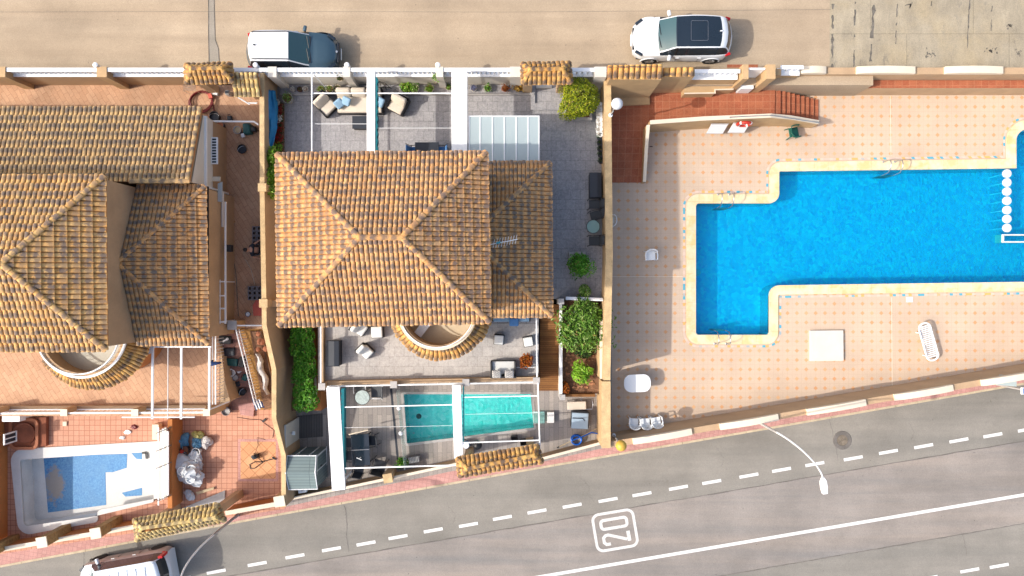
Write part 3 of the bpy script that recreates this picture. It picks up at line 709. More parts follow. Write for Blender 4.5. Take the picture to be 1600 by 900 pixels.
# lower east wing
le, lt = 4.6, 5.75
eNE, eSE = V(860, 254, le), V(862, 494, le); eNW = Vector((xe, eNE.y, le)); eSW = Vector((xe, eSE.y, le))
aN, aS = Vector((xe, eNE.y - 2.45, lt)), Vector((xe, eSE.y + 2.45, lt))
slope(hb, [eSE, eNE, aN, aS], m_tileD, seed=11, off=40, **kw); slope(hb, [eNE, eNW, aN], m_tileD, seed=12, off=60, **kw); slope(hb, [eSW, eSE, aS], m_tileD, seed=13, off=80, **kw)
ridges(hb, [(eNE, aN), (eSE, aS)], m_tileD, seed=15, r=.095)
walls(hb, [(xe + .01, eNE.y - .3), (eNE.x - .3, eNE.y - .3), (eSE.x - .3, eSE.y + .3), (xe + .01, eSE.y + .3)], ZU, le - .08, m_stucco2)
# round balcony on the south side
bc = V(683, 484, 5.3); bcl = V(685, 481, 4.0)
A0, A1 = R(-197), R(17)
skirt(hb, (bc.x, bc.y + .02), 2.12, 1.45, 3.95, 4.5, A0, A1, m_tileG, 41)
arc_wall(hb, 'balcony_wall', bc, 1.58, .16, 3.6, 5.22, A0, A1, m_stucco2)
arc_wall(hb, 'balcony_coping', bc, 1.61, .1, 5.221, 5.29, A0, A1, m_cream)
arc_rail(hb, 'balcony_rail', bc, 1.48, 5.42, A0, A1, .022, m_white)
arc_wall(hb, 'bay_wall', bc, 1.7, 1.69, ZU, 3.9, A0, A1, m_stucco2)
MB().lathe([(.01, 4.2), (1.46, 4.2), (1.46, 4.26), (.01, 4.261)], (bc.x, bc.y, 0), 40).build('balcony_floor', M('balcony_floor_tiles', A(226, 208, 178), .7, .08, 1, .06, 20, world=True), hb, world=True)
for y in (420, 330): window(hb, V(862, 0, le).x - .3, V(0, y, 3).y, 2.6, 3.7, 1.1, 0)
for x in (520, 600): window(hb, V(x, 0, 5.5).x, V(0, 240, ze).y - .30, 5.0, 6.2, 1.1, pi / 2)
for x in (530, 780): window(hb, V(x, 0, 3).x, (SE.y + .30) if x < 700 else eSE.y + .3, 1.8, 3.9, 1.6, -pi / 2)

# ---------------------------------------------------------------- the left house
ha = thing('left_house', 'house at the left edge with stacked golden tile roofs beside a terracotta yard', 'house', (-17, 1.5, ZU))
zb, zbr = 6.9, 8.3
bNE, bSE = V(164, 275, zb), V(167, 547, zb); bNW, bSW = V(-300, 276, zb), V(-300, 548, zb); r1, r2 = V(2, 412, zbr), V(-140, 412, zbr)
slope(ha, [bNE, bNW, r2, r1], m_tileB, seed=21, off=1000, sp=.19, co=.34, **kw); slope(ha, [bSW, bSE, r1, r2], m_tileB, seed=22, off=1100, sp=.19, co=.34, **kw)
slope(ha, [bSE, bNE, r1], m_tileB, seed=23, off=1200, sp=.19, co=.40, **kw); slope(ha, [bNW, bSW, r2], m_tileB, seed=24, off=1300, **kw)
ridges(ha, [(bNE, r1), (bSE, r1), (r1, r2)], m_tileB, seed=25, r=.115)
xt = bNE.x - .03
pl = [(xt, bNE.y - .12), (xt, bSE.y + .12), (bSW.x + .3, bSE.y + .3), (bNW.x + .3, bNE.y - .3)]
walls(ha, pl, ZU, zb - .06, m_stucco2, 'tower_wall')
# mono pitch part to the north
za, zs = 4.25, 5.35
aNE, aNW, aSW, aSE = V(315, 169, za), V(-320, 169, za), V(-320, 283, zs), V(301, 283, zs)
aSE.x = aNE.x
slope(ha, [aNE, aNW, aSW, aSE], m_tileC, seed=31, off=1500, sp=.185, co=.38, **kw)
ridges(ha, [(Vector((xt + .1, aSE.y, zs)), aSE)], m_tileC, seed=35, r=.1); ridges(ha, [(aNE + Vector((-.06, 0, 0)), aSE + Vector((-.06, 0, 0)))], m_tileC, seed=36, r=.09)
yN, yS = aNE.y - .25, aSE.y + .0
MB().prism([(aNW.x, yN), (aNW.x, yS + .02), (aNE.x - .04, yS + .02), (aNE.x - .04, yN)], ZU, [za - .03, zs - .12, zs - .12, za - .03]).build('north_wing_wall', m_stucco2, ha, world=True)
xg = V(319, 0, 4.0).x
MB().prism([(aNE.x + .001, yN), (xg, yN), (xg, yS), (aNE.x + .001, yS)], 3.2, [za - .15, za - .15, zs - .25, zs - .25]).build('verge_wall', m_wallwhite, ha, world=True)
MB().box(xg + .001, xg + .09, yS, yN, 3.9, 4.0).build('gutter', m_white, ha, world=True)
MB().box(xg + .002, xg + .07, yS - .04, yS + .04, ZU, 3.95).build('downpipe', m_white, ha, world=True)
# lower east wing
zc, zct = 4.7, 5.85
cNE, cSE = V(321, 291, zc), V(326, 538, zc); cNW = Vector((xt, cNE.y, zc)); cSW = Vector((xt, cSE.y, zc)); ap = V(191, 411, zct); ap.x = xt
ap1, ap2 = ap + Vector((0, .12, 0)), ap - Vector((0, .12, 0))
slope(ha, [cNE, cNW, ap1], m_tileD, seed=41, off=1700, **kw); slope(ha, [cSE, cNE, ap1, ap2], m_tileD, seed=42, off=1800, co=.36, **kw); slope(ha, [cSW, cSE, ap2], m_tileD, seed=43, off=1900, **kw)
ridges(ha, [(cNE, ap1), (cSE, ap2)], m_tileD, seed=45, r=.095)
xw = cNE.x - .05
walls(ha, [(xt + .01, cNE.y - .05), (xw, cNE.y - .05), (xw, cSE.y + .25), (xt + .01, cSE.y + .25)], ZU, zc - .08, m_stucco2, 'east_wing_wall')
MB().box(xw + .05, xw + .14, cSE.y, cNE.y, zc - .12, zc - .02).build('gutter', m_black, ha, world=True)
MB().box(xw + .02, xw + .04, cSE.y + 4.9, cNE.y, 2.9, 3.1).build('string_course', m_white, ha, world=True)
# shutters, awning and glazed frames along the passage
yy = lambda y, z_: V(0, y, z_).y
o = MB().box(xg - .0 + .0, xg + .28, yy(256, 3.4), yy(214, 3.4), 3.3, 3.36).build('shutter_box', m_white, ha, world=True)
for k in range(9):
    y_ = yy(217 + k * 4.4, 3.4); s_ = MB().box(xg + .05, xg + .22, y_ - .05, y_ + .02, 3.361, 3.372).build('shutter_slat', m_anthra, o); s_.data.transform(Matrix.Translation(-ha.location))
MB().prism([(xw + .2, yy(315, 3.6)), (xw + .2, yy(283, 3.6)), (V(341, 0, 3.4).x, yy(287, 3.4)), (V(341, 0, 3.4).x, yy(315, 3.4))], 3.42, 3.45).build('awning', M('pale_awning', A(190, 196, 195), .5, .05, 2, .05, 20), ha, world=True)
MB().box(xg, xg + .35, yy(283, 3.3), yy(276, 3.3), 3.2, 3.3).build('ledge', m_cream, ha, world=True)
fr = MB(); X1 = V(343, 0, 3.3).x; X0 = xw + .21
for y in (440, 462, 482, 503): q = yy(y, 3.3); fr.box(X0, X1, q - .03, q + .03, 3.25, 3.32)
fr.box(X1 - .06, X1, yy(506, 3.3), yy(437, 3.3), 3.18, 3.25); fr.box(X0, X0 + .06, yy(506, 3.3), yy(315, 3.3), 3.18, 3.25)
for y in (440, 503): q = yy(y, 3.3); fr.box(X1 - .05, X1, q - .025, q + .025, ZU, 3.25)
fr.build('porch_frame', m_white, ha, world=True)
q = V(337, 388, 3.0); MB().rbox((xw + .33, q.y, 3.0), (.2, .3, .3), 0, .03).build('wall_lamp', m_black, ha, world=True)
# round balcony
ac = V(121, 520, 5.0); aL = V(141, 514, 4.05)
B0, B1 = R(-205), R(18)
skirt(ha, (ac.x + .04, ac.y + .03), 2.42, 1.75, 4.0, 4.5, R(-150), B1, m_tileG, 42, seed=9)
skirt(ha, (ac.x + .02, ac.y + .02), 2.1, 1.75, 4.2, 4.5, R(-205), R(-150), m_tileG, 12, seed=10)
arc_wall(ha, 'balcony_wall', ac, 1.80, .16, 3.5, 4.72, B0, B1, m_stucco2)
arc_wall(ha, 'balcony_coping', ac, 1.86, .09, 4.721, 4.78, B0, B1, m_white); arc_rail(ha, 'balcony_rail', ac, 1.66, 5.0, B0, B1, .035, m_white)
for k in range(26):
    a = B0 + (B1 - B0) * (k + .5) / 26; s_ = MB().tube([(ac.x + 1.66 * cos(a), ac.y + 1.66 * sin(a), 4.6), (ac.x + 1.66 * cos(a), ac.y + 1.66 * sin(a), 5.0)], .012, 5).build('baluster', m_white, ha, world=True)
arc_wall(ha, 'bay_wall', ac, 1.95, 1.94, ZU, 3.95, B0, B1, m_wallbrown)
MB().lathe([(.01, 4.0), (1.66, 4.0), (1.66, 4.05), (.01, 4.051)], (ac.x, ac.y, 0), 40).build('balcony_floor', M('grey_balcony_floor', A(205, 200, 185), .7, .08, 1, .06, 20, world=True), ha, world=True)
q = V(230, 545, 3.7); mbx = MB(); mbx.prism([(q.x - .35, q.y - .3), (q.x + .12, q.y - .2), (q.x + .18, q.y + .28), (q.x - .15, q.y + .35)], 3.4, 3.7); mbx.build('bay_corner_cap', m_white, ha, world=True)

# ---------------------------------------------------------------- small tiled roofs over gates
def hip_canopy(name, label, eave, ridge_, ze_, zr_, mat, posts, zp, seed, cat='gate roof', sp=.2, co=.33, wallm=None):
    a, b, c, d = [V(*p, ze_) for p in eave]      # NW NE SE SW
    rw, re = V(*ridge_[0], zr_), V(*ridge_[1], zr_); ctr = (a + b + c + d) / 4
    t = thing(name, label, cat, (ctr.x, ctr.y, zp))
    slope(t, [b, a, rw, re], mat, seed=seed, off=seed * 30, sp=sp, co=co, edge=.03); slope(t, [d, c, re, rw], mat, seed=seed + 1, off=seed * 31, sp=sp, co=co, edge=.03)
    slope(t, [a, d, rw], mat, seed=seed + 2, off=seed * 32, sp=sp, co=co, edge=.03); slope(t, [c, b, re], mat, seed=seed + 3, off=seed * 33, sp=sp, co=co, edge=.03)
    ridges(t, [(a, rw), (b, re), (c, re), (d, rw), (rw, re)], mat, r=.09, seed=seed)
    for (f, w_) in posts:                        # posts along the middle line, as fractions
        p = ((a + d) / 2).lerp((b + c) / 2, f); u = (b - a).normalized(); ang = math.atan2(u.y, u.x)
        MB().obox((p.x, p.y, (zp + ze_ - .1) / 2), (w_, .32, ze_ - .1 - zp), ang).build('post', wallm or m_stucco2, t, world=True)
    return t
g1 = hip_canopy('gate_roof', 'small hipped tile roof over the gate nearest the tan street trench', [(291, 102), (362, 100), (364, 129), (291, 131)], [(300, 107.5), (346, 107)], 4.0, 4.35, m_tileG, [(.12, .34), (.86, .4)], ZU, 51)
g2 = hip_canopy('gate_roof', 'small hipped tile roof over the gate beside the round yellow green bush', [(816, 100), (890, 98.5), (892, 130), (817, 131)], [(829, 109), (879, 108)], 4.0, 4.4, m_tileG, [(.12, .4), (.86, .34)], ZU, 55)
g3 = hip_canopy('gate_roof', 'long golden tile roof over the street gate above the small white pool', [(210, 812), (340, 787), (352, 813), (214, 844)], [(222, 825), (336, 808)], 2.9, 3.3, m_tileY, [(.1, .35), (.9, .35)], 0, 60, sp=.19, co=.3)
g4 = hip_canopy('gate_roof', 'long orange tile roof over the street gate beside the turquoise pool', [(714, 716), (840, 696), (847, 722), (718, 744)], [(730, 732), (834, 711)], 2.8, 3.2, m_tileG, [(.1, .35), (.9, .35)], 0, 65, sp=.2, co=.33)
X0_ = lambda px: V(px, 0, 1.5).x
# hut with a two level tiled roof in the corner of the pool garden
hut = thing('meter_hut', 'narrow sand coloured hut with a two step tiled roof at the pool garden corner', 'hut', (V(990, 0, 3).x, 8.9, ZT))
a, b, c, d = V(949, 103, 4.0), V(1034, 101, 4.0), V(1034, 122, 3.75), V(950, 123, 3.75)
rd0, rd1 = V(949, 104, 4.1), V(1034, 102, 4.1)
slope(hut, [d, c, b, a], m_tileG, seed=71, off=70, sp=.23, co=.45, edge=.02)
e1, e2, e3, e4 = V(1037, 106, 3.6), V(1084, 106, 3.6), V(1084, 118, 3.45), V(1037, 119, 3.45); slope(hut, [e4, e3, e2, e1], m_tileG, seed=72, off=75, sp=.24, co=.3, edge=.02)
walls(hut, [V(952, 108, 3.75).xy, V(952, 124, 3.75).xy, V(1034, 124, 3.75).xy, V(1034, 106, 3.75).xy], -.2, 3.7, m_stucco)
MB().prism([(X0_(1069), 9.1), (X0_(1069), 8.76), (X0_(1117), 8.78), (X0_(1117), 8.93), (X0_(1146), 8.95), (X0_(1146), 9.12)], 0, 1.5).build('planter_block', m_stucco, hut, world=True); MB().ribbon([(X0_(1069), 8.78), (X0_(1117), 8.80), (X0_(1117), 8.95), (X0_(1146), 8.97)], .05, 1.49, h=1.54).build('planter_edge', m_cream, hut, world=True)
walls(hut, [(V(1034, 0, 3.75).x + .01, 8.95), V(1086, 118, 3.4).xy, V(1086, 107, 3.4).xy, (V(1034, 0, 3.75).x + .01, 9.3)], -.2, 3.35, m_stucco, 'lower_wall')
x_a, x_b = V(954, 0, 3.0).x, V(1026, 0, 2.5).x
MB().prism([(x_a, 8.78), (x_b, 8.78), (x_b, 8.42), (x_a, 8.35)], 0, ZT + .12).build('step', m_stucco, hut, world=True)
# flat tiled lean-to next to the first gate
lt_ = thing('tiled_lean_to', 'small lean-to roof of yellow and grey tiles beside the blue cloth', 'lean-to', (V(384, 0, 3.5).x, 8.8, ZU))
a, b, c, d = V(365, 114, 3.9), V(404, 114, 3.9), V(405, 150, 3.5), V(360, 150, 3.5); b.x = c.x = V(405, 0, 3.7).x; a.x = d.x = V(363, 0, 3.7).x
slope(lt_, [d, c, b, a], m_tileY, seed=74, off=66, sp=.185, co=.34, edge=.03)
walls(lt_, [(a.x + .25, a.y - .05), (b.x - .05, b.y - .05), (b.x - .05, b.y - .5), (a.x + .25, a.y - .5)], ZU, 3.5, m_stucco2)
MB().tube([V(372, 152, 3.4), V(390, 163, 3.2)], .03, 6).build('roof_strut', m_white, lt_, smooth=True, world=True)
MB().tube([V(387, 161, 2.6), V(402, 161, 2.6)], .04, 6).build('towel_bar', m_white, lt_, world=True)

# ---------------------------------------------------------------- walls
bal_prof = [(.045, 0), (.045, .04), (.03, .07), (.05, .17), (.055, .22), (.03, .33), (.028, .36), (.045, .39), (.045, .43)]
def balustrade_wall(label, xa, xb, y0, y1, ztop_low, zrail, body, zbase, skip=(), rail_w=.15, sp=.2, group=None, pillars=()):
    t = thing('balustrade_wall', label, 'wall', ((xa + xb) / 2, (y0 + y1) / 2, zbase), group=group)
    MB().box(xa, xb, y0, y1, zbase - .2, ztop_low).build('wall', body, t, world=True)
    MB().box(xa, xb, y0 - .02, y1 + .001, ztop_low + .001, ztop_low + .03).build('plinth', m_white, t, world=True)
    MB().box(xa, xb, y1 - rail_w - .02, y1, zrail - .06, zrail).build('rail', m_white, t, bevel=.012, world=True)
    b0 = None; n = int((xb - xa) / sp); sc = (zrail - .06 - ztop_low - .03) / .43
    for k in range(n):
        x = xa + (k + .5) * (xb - xa) / n
        if b0 is None:
            b0 = MB().lathe([(r, z_ * sc) for r, z_ in bal_prof], (0, 0, 0), 8).build('baluster', m_white, t, smooth=True); o = b0
        else: o = b0.copy(); C.objects.link(o); o.parent = t
        o.location = (x - t.location.x, y1 - .11 - t.location.y, ztop_low + .031 - t.location.z)
    for (x, w_, mt) in pillars: MB().box(x - w_ / 2, x + w_ / 2, y0 - .18, y1 + .03, zbase - .1, zrail + .04).build('pillar', mt, t, world=True)
    return t
X = lambda px, z_: V(px, 0, z_).x
balustrade_wall('white balustrade on a sand coloured wall along the left terracotta yard', -26.5, X(291, 3.4), 9.1, 9.33, 2.95, 3.42, m_stucco2, ZU, sp=.21,
                pillars=[(X(2, 3.4), .42, m_stucco), (X(160, 3.4), .42, m_stucco), (-26.2, .42, m_stucco)])
balustrade_wall('short white balustrade between the tiled gate and the lean-to roof', X(363, 3.4), X(404, 3.4), 9.1, 9.33, 2.95, 3.42, m_stucco2, ZU, sp=.21)
balustrade_wall('long white balustrade wall behind the cream sofas and white pergola', X(404.5, 3.4), X(818, 3.4), 9.1, 9.33, 2.95, 3.42, m_wallwhite, ZU, sp=.19,
                pillars=[(X(426, 3.4), .36, m_wallwhite), (X(542, 3.4), .3, m_wallwhite), (X(687, 3.4), .3, m_wallwhite), (X(806, 3.4), .5, m_wallwhite)])
balustrade_wall('short white balustrade between the tiled gate and the golden hut roof', X(890, 3.4), X(949, 3.4), 9.1, 9.33, 2.95, 3.42, m_wallwhite, ZU, sp=.2, pillars=[(X(938, 3.4), .5, m_wallwhite)])
balustrade_wall('white balustrade above the red landing between hut and white gate', X(1086, 3.1), X(1160, 3.1), 9.13, 9.45, 2.45, 2.85, m_stucco, 0, sp=.22)
def lamp_knob(px, lab):
    q = V(px, 107, 3.5); o = MB().lathe([(.05, 0), (.09, .03), (.10, .12), (.11, .16), (.05, .2)], (0, 0, 0), 10); t = thing('wall_lantern', lab, 'lantern', (q.x, 9.42, 3.36))
    o.build('lamp_body', m_white, t, smooth=True); MB().box(-.1, .1, -.16, .02, -.1, 0).build('bracket', m_white, t)
lamp_knob(149, 'small white lantern on the balustrade above the left yard'); lamp_knob(399, 'small white lantern on the balustrade just behind the dark blue car'); lamp_knob(542, 'small white lantern on the balustrade above the potted plants left of the pergola'); lamp_knob(684, 'small white lantern on the balustrade between the two white pergola beams')
def wall(name, label, pts, th, mat, zbase=0, cap=None, capw=None, cat='wall', capz=.05):
    """pts: (px, py, ztop) of the wall's centre line at its top"""
    w3 = [V(*p) for p in pts]; c = sum(w3, Vector()) / len(w3); t = thing(name, label, cat, (c.x, c.y, zbase))
    def run(width, z0f, z1f, nm, mt):
        mb = MB()
        P = [Vector((q.x, q.y)) for q in w3]; L = []; Rr = []
        for i in range(len(P)):
            d0 = (P[i] - P[i - 1]).normalized() if i else (P[1] - P[0]).normalized(); d1 = (P[i + 1] - P[i]).normalized() if i < len(P) - 1 else d0
            nn = Vector((-(d0 + d1).y, (d0 + d1).x)).normalized(); L.append(P[i] + nn * width / 2); Rr.append(P[i] - nn * width / 2)
        vs = []; n = len(P)
        for i in range(n):
            vs += [(*L[i], z0f(w3[i].z)), (*Rr[i], z0f(w3[i].z)), (*Rr[i], z1f(w3[i].z)), (*L[i], z1f(w3[i].z))]
        fs = [(i * 4 + j, (i + 1) * 4 + j, (i + 1) * 4 + (j + 1) % 4, i * 4 + (j + 1) % 4) for i in range(n - 1) for j in range(4)] + [(0, 1, 2, 3), ((n - 1) * 4 + 3, (n - 1) * 4 + 2, (n - 1) * 4 + 1, (n - 1) * 4)]
        return mb.add(vs, fs).build(nm, mt, t, world=True)
    run(th, lambda z_: -.3, lambda z_: z_ - (capz if cap else 0), 'wall', mat)
    if cap: run(capw or th + .04, lambda z_: z_ - capz + .002, lambda z_: z_, 'coping', cap)
    return t
def pillar(t, px, py, zt, zb_, size, mat, cap=None, rz=0):
    q = V(px, py, zt); MB().obox((q.x, q.y, (zt + zb_) / 2), (size, size, zt - zb_), rz).build('pillar', mat, t, world=True)
    if cap: MB().obox((q.x, q.y, zt + .026), (size + .05, size + .05, .05), rz).build('pillar_cap', cap, t, world=True)
wd = wall('garden_wall', 'tall sand coloured wall dividing the terracotta yard from the middle house', [(409, 114, 3.4), (409.5, 300, 3.4), (413, 510, 3.4), (428, 578, 3.2), (428, 654, 2.7), (443, 712, 2.1), (443, 792, 2.0)], .16, m_stucco2, 0, m_cap, .2)
for (x, y) in ((410, 293), (412, 474)): pillar(wd, x, y, 3.46, 1.4, .3, m_stucco, m_cap)
q = V(412, 475, 3.4); MB().box(q.x, V(433, 0, 1.7).x + .5, q.y - .14, q.y + .14, 1.2, 2.9).build('buttress', m_stucco, wd, world=True)
pillar(wd, 437, 783, 2.05, -.2, .42, m_stucco, m_cream, .17)
wr = wall('garden_wall', 'tall sand coloured wall between the grey patio and the pool deck', [(949, 124, 2.9), (951, 300, 2.9), (952, 400, 2.9), (950, 480, 2.9), (948, 594, 2.9)], .27, m_stucco, 0, m_cap, .31)
wl2 = wall('garden_wall', 'lower wide sand coloured wall ending at the yellow globe lamp', [(947, 596, 1.9), (947, 700, 1.9)], .36, m_stucco, 0, m_cap, .4)
wall('planter_wall', 'inner sand coloured parapet beside the leafy garden bed', [(940, 500, 2.35), (941, 592, 2.35)], .16, m_stucco, 0, m_cream, .2, 'wall')
# southern boundary of the lower yards
w1 = wall('boundary_wall', 'low orange wall with cream coping and stone pillars beside the drained white pool', [(-500, 945, 1.0), (0, 859, 1.0), (212, 823, 1.0)], .16, m_wallbrown, 0, m_cream, .2)
wall('boundary_wall', 'low orange wall with cream coping between the golden gate roof and the shed', [(352, 802, 1.0), (436, 787, 1.0)], .16, m_wallbrown, 0, m_cream, .2)
for (x, y) in ((-20, 864), (66, 847), (150, 833)):
    pillar(w1, x, y, 1.75, 0, .42, m_chip, m_cream, .17)
w2 = wall('boundary_wall', 'low tan wall with white coping between the shed and the orange gate roof', [(446, 781, .75), (546, 761, .75), (714, 725, .75)], .10, m_stucco2, 0, m_cream, .12)
pillar(w2, 606, 747, 1.2, 0, .36, m_stucco2, m_cap, .17)
wall('boundary_wall', 'low tan wall with white coping between the orange gate roof and the yellow globe', [(846, 717, .75), (937, 693, .75)], .10, m_stucco2, 0, m_cream, .12)
# crested wall of the pool garden: low runs with arched cream crests
def crest_wall(label, pa, pb, th, zlow, zcrest, arches, mat, zbase):
    t = thing('crested_wall', label, 'wall', ((pa.x + pb.x) / 2, (pa.y + pb.y) / 2, zbase)); d = (pb - pa); L = d.length; u = d.normalized(); n = Vector((-u.y, u.x))
    def blk(f0, f1, z1, nm, mt, tt=th, o=0):
        a, b = pa + u * f0, pa + u * f1; MB().prism([a - n * (tt / 2 - o), b - n * (tt / 2 - o), b + n * (tt / 2 + o), a + n * (tt / 2 + o)], zbase, z1).build(nm, mt, t, world=True)
    blk(0, L, zlow, 'wall', mat)
    for (f0, f1) in arches:
        K_ = 12; top = []; mb = MB(); vs = []
        for k in range(K_ + 1):
            f = f0 + (f1 - f0) * k / K_; s_ = (k / K_ - .5) * 2; h = zlow + .12 + (zcrest - zlow - .12) * (1 - s_ * s_); p = pa + u * f
            vs += [(*(p - n * th * .52), zlow - .02), (*(p - n * th * .52), h), (*(p + n * th * .52), h), (*(p + n * th * .52), zlow - .02)]
        fs = [(i * 4 + j, i * 4 + (j + 1) % 4, (i + 1) * 4 + (j + 1) % 4, (i + 1) * 4 + j) for i in range(K_) for j in range(4)] + [(0, 3, 2, 1), (K_ * 4, K_ * 4 + 1, K_ * 4 + 2, K_ * 4 + 3)]
        mb.add(vs, fs).build('crest', m_cream, t, world=True)
    return t
def fx(px, py, z_, pa, pb): return (V(px, py, z_).xy - pa).dot((pb - pa).normalized())
pa, pb = Vector((4.25, -6.93 - .12)), Vector((60, -5.606 + .1675 * (60 - 12.12) - .15)); pb = Vector((60, pa.y + .1675 * (60 - 4.25)))
spans = [(988, 1080), (1124, 1215), (1260, 1352), (1397, 1488), (1533, 1625), (1670, 1762)]
ar = [(fx(a_, 675 - (a_ - 960) * .1675 + 14, 1.8, pa, pb), fx(b_, 675 - (b_ - 960) * .1675 + 14, 1.8, pa, pb)) for a_, b_ in spans]
crest_wall('long crested wall with cream arches between pool deck and lower road', pa, pb, .27, 1.72, 1.95, ar, m_stucco2, -.3)
pa, pb = Vector((X(1248, 1.9), 9.66)), Vector((60, 9.66 - 0.0))
ar = [(max(.02, X(a_, 2.0) - pa.x), X(b_, 2.0) - pa.x) for a_, b_ in [(1248, 1290), (1338, 1429), (1476, 1566), (1614, 1704)]]
crest_wall('crested wall with cream arches along the old concrete street', pa, pb, .30, 1.95, 2.18, ar, m_stucco2, -.3)
t = thing('planter_ledge', 'long red tiled ledge below the wall north of the big pool', 'ledge', (X(1400, 1), 9.3, 0))
MB().box(X(1211, 1.14), 60, 9.13, 9.5, -.2, 1.1).build('wall', m_stucco2, t, world=True); MB().box(X(1211, 1.14), 60, 9.14, 9.49, 1.102, 1.14).build('ledge_tiles', m_redterr, t, world=True)
# walls around the white gate
wg = thing('gate_wall', 'sand coloured wall with two pillars framing the white street gate', 'wall', (X(1175, 2.5), 9.4, 0))
MB().box(X(1160, 2.9), X(1169, 2.9), 9.0, 9.62, -.2, 2.95).build('pillar', m_stucco, wg, world=True); MB().box(X(1197, 2.9), X(1211, 2.9), 9.0, 9.62, -.2, 2.95).build('pillar', m_stucco, wg, world=True)
MB().box(X(1211, 2.9) + .002, X(1222, 2.6), 9.3, 9.58, -.2, 2.5).build('wall', m_stucco, wg, world=True)
gt = thing('street_gate', 'white metal gate standing between two sand coloured pillars', 'gate', (X(1183, 2.5), 9.3, ZT))
fr = MB(); xa, xb = X(1170, 2.9), X(1196, 2.9); fr.box(xa, xb, 9.42, 9.5, 2.8, 2.88); fr.box(xa, xa + .06, 9.43, 9.49, ZT, 2.8); fr.box(xb - .06, xb, 9.43, 9.49, ZT, 2.8); fr.build('gate_frame', m_white, gt, world=True)
MB().box(xa + .06, xb - .06, 9.44, 9.47, ZT + .05, 2.79).build('gate_leaf', m_white, gt, world=True)
MB().box(xa + .08, xb - .08, 8.95, 9.4, ZT + .05, ZU - .02).build('threshold', m_white, gt, world=True)
balustrade_wall('short white balustrade just east of the white street gate', X(1222, 2.7), X(1258, 2.7), 9.42, 9.72, 2.1, 2.55, m_stucco, 0, sp=.24)
st_ = MB().prism([V(1136, 101, ZU).xy, V(1184, 101, ZU).xy, V(1184, 106, ZU).xy, V(1136, 106, ZU).xy], ZU - .05, ZU + .02).build('gate_doormat', m_redterr); tag(st_, 'red tiled doorstep on the street outside the white gate', 'doorstep')
# parapet round the red landing and ramp
wall('parapet', 'sand coloured parapet with signs along the red landing and stairs', [(1016, 191, 1.8), (1100, 185, 1.8), (1205, 180.5, 1.8), (1237, 183.5, 1.4), (1280, 191, .85)], .14, m_stucco, 0, m_cream, .18)
wall('parapet', 'low sand coloured kerb wall along the red ramp', [(1013, 195, 1.75), (1010, 232, 1.15), (1007, 284, .5)], .12, m_stucco, 0, m_cream, .15)
tb = thing('handrail', 'thin grey handrail on the parapet beside the red stairs', 'handrail', (X(1200, 1.9), 7.6, 0)); MB().tube([V(1140, 183, 1.95), V(1205, 180, 1.95), V(1281, 192, .98)], .018, 6).build('rail', m_chrome, tb, smooth=True, world=True)
for p in ((1142, 183, 1.95), (1205, 180, 1.95), (1281, 192, .98)): q = V(*p); MB().tube([q, q - Vector((0, 0, .13))], .015, 6).build('post', m_chrome, tb, world=True)
# ---------------------------------------------------------------- pools
def basin(t, path, depth, wallm, floorm, holes=None, z0=0, floor_z=None):
    n = len(path); mb = MB()
    for i in range(n): a, b = path[i], path[(i + 1) % n]; mb.face([(*a, z0), (*b, z0), (*b, -depth), (*a, -depth)][::1])
    mb.build('basin_wall', wallm, t, world=True)
    s = sheet('basin_floor', path, [], -depth, floorm); s.parent = t; s.data.transform(Matrix.Translation(-t.location)); return s
def ring_top(t, name, inner, outer, z0, z1, mat):
    n = len(inner); mb = MB(); vs = []
    for i in range(n): vs += [(*inner[i], z0), (*inner[i], z1), (*outer[i], z1), (*outer[i], z0)]
    fs = [(i * 4 + j, ((i + 1) % n) * 4 + j, ((i + 1) % n) * 4 + (j + 1) % 4, i * 4 + (j + 1) % 4) for i in range(n) for j in range(3)]
    return mb.add(vs, fs).build(name, mat, t, world=True)
def ladder(t, px, py, side):
    """a pair of bent steel grab rails; side = +1 water lies to the south of the edge"""
    for dx in (-.27, .27):
        c = V(px, py, 0); x = c.x + dx; s = -side
        pts = [(x, c.y - s * -.0 + s * .0 + (-s) * -.45, .05)]
        pts = [(x, c.y - s * .42, .04), (x, c.y - s * .42, .5), (x, c.y - s * .36, .68), (x, c.y - s * .22, .75), (x, c.y - s * .02, .7), (x, c.y + s * .16, .5), (x, c.y + s * .2, .1), (x, c.y + s * .2, -.9)]
        MB().tube(pts, .022, 8).build('grab_rail', m_chrome, t, smooth=True, world=True)
        MB().lathe([(.05, 0), (.05, .03), (.03, .04)], (x, c.y - s * .42, .045), 12).build('rail_foot', m_chrome, t, world=True)
    c = V(px, py, 0)
    for k in range(3): MB().box(c.x - .25, c.x + .25, c.y + s * .2 - .04, c.y + s * .2 + .04, -.25 - .25 * k, -.22 - .25 * k).build('ladder_step', m_chrome, t, world=True)
pool = thing('swimming_pool', 'large angular blue swimming pool with yellow stone coping on the pink deck', 'swimming pool', (16, 2.3, 0))
basin(pool, pool_in_d, 1.15, m_mosaic, m_mosaic)
out1 = offset(pool_in, .44); ring_top(pool, 'coping', pool_in, out1, -.1, .05, m_coping)
out2 = offset(pool_in, .6)
mb = MB(); L = 0; n = len(out1)
oa = offset(pool_in, .5)
for i in range(n):
    a, b, c, d = oa[i], oa[(i + 1) % n], out2[(i + 1) % n], out2[i]; l2 = L + (a - b).length
    if (c - d).dot(b - a) > 0: zk = .004 + .0012 * (i % 5); mb.add([(*a, zk), (*b, zk), (*c, zk), (*d, zk)], [(3, 2, 1, 0)], [[(L, 1), (l2, 1), (l2, 0), (L, 0)]])
    L = l2
mb.build('border_tiles', m_strip, pool, world=True)
wmb = MB().prism([tuple(p) for p in offset(pool_in_d, -.004)], -1.145, -.06); wmb.build('water', m_water, pool, world=True)
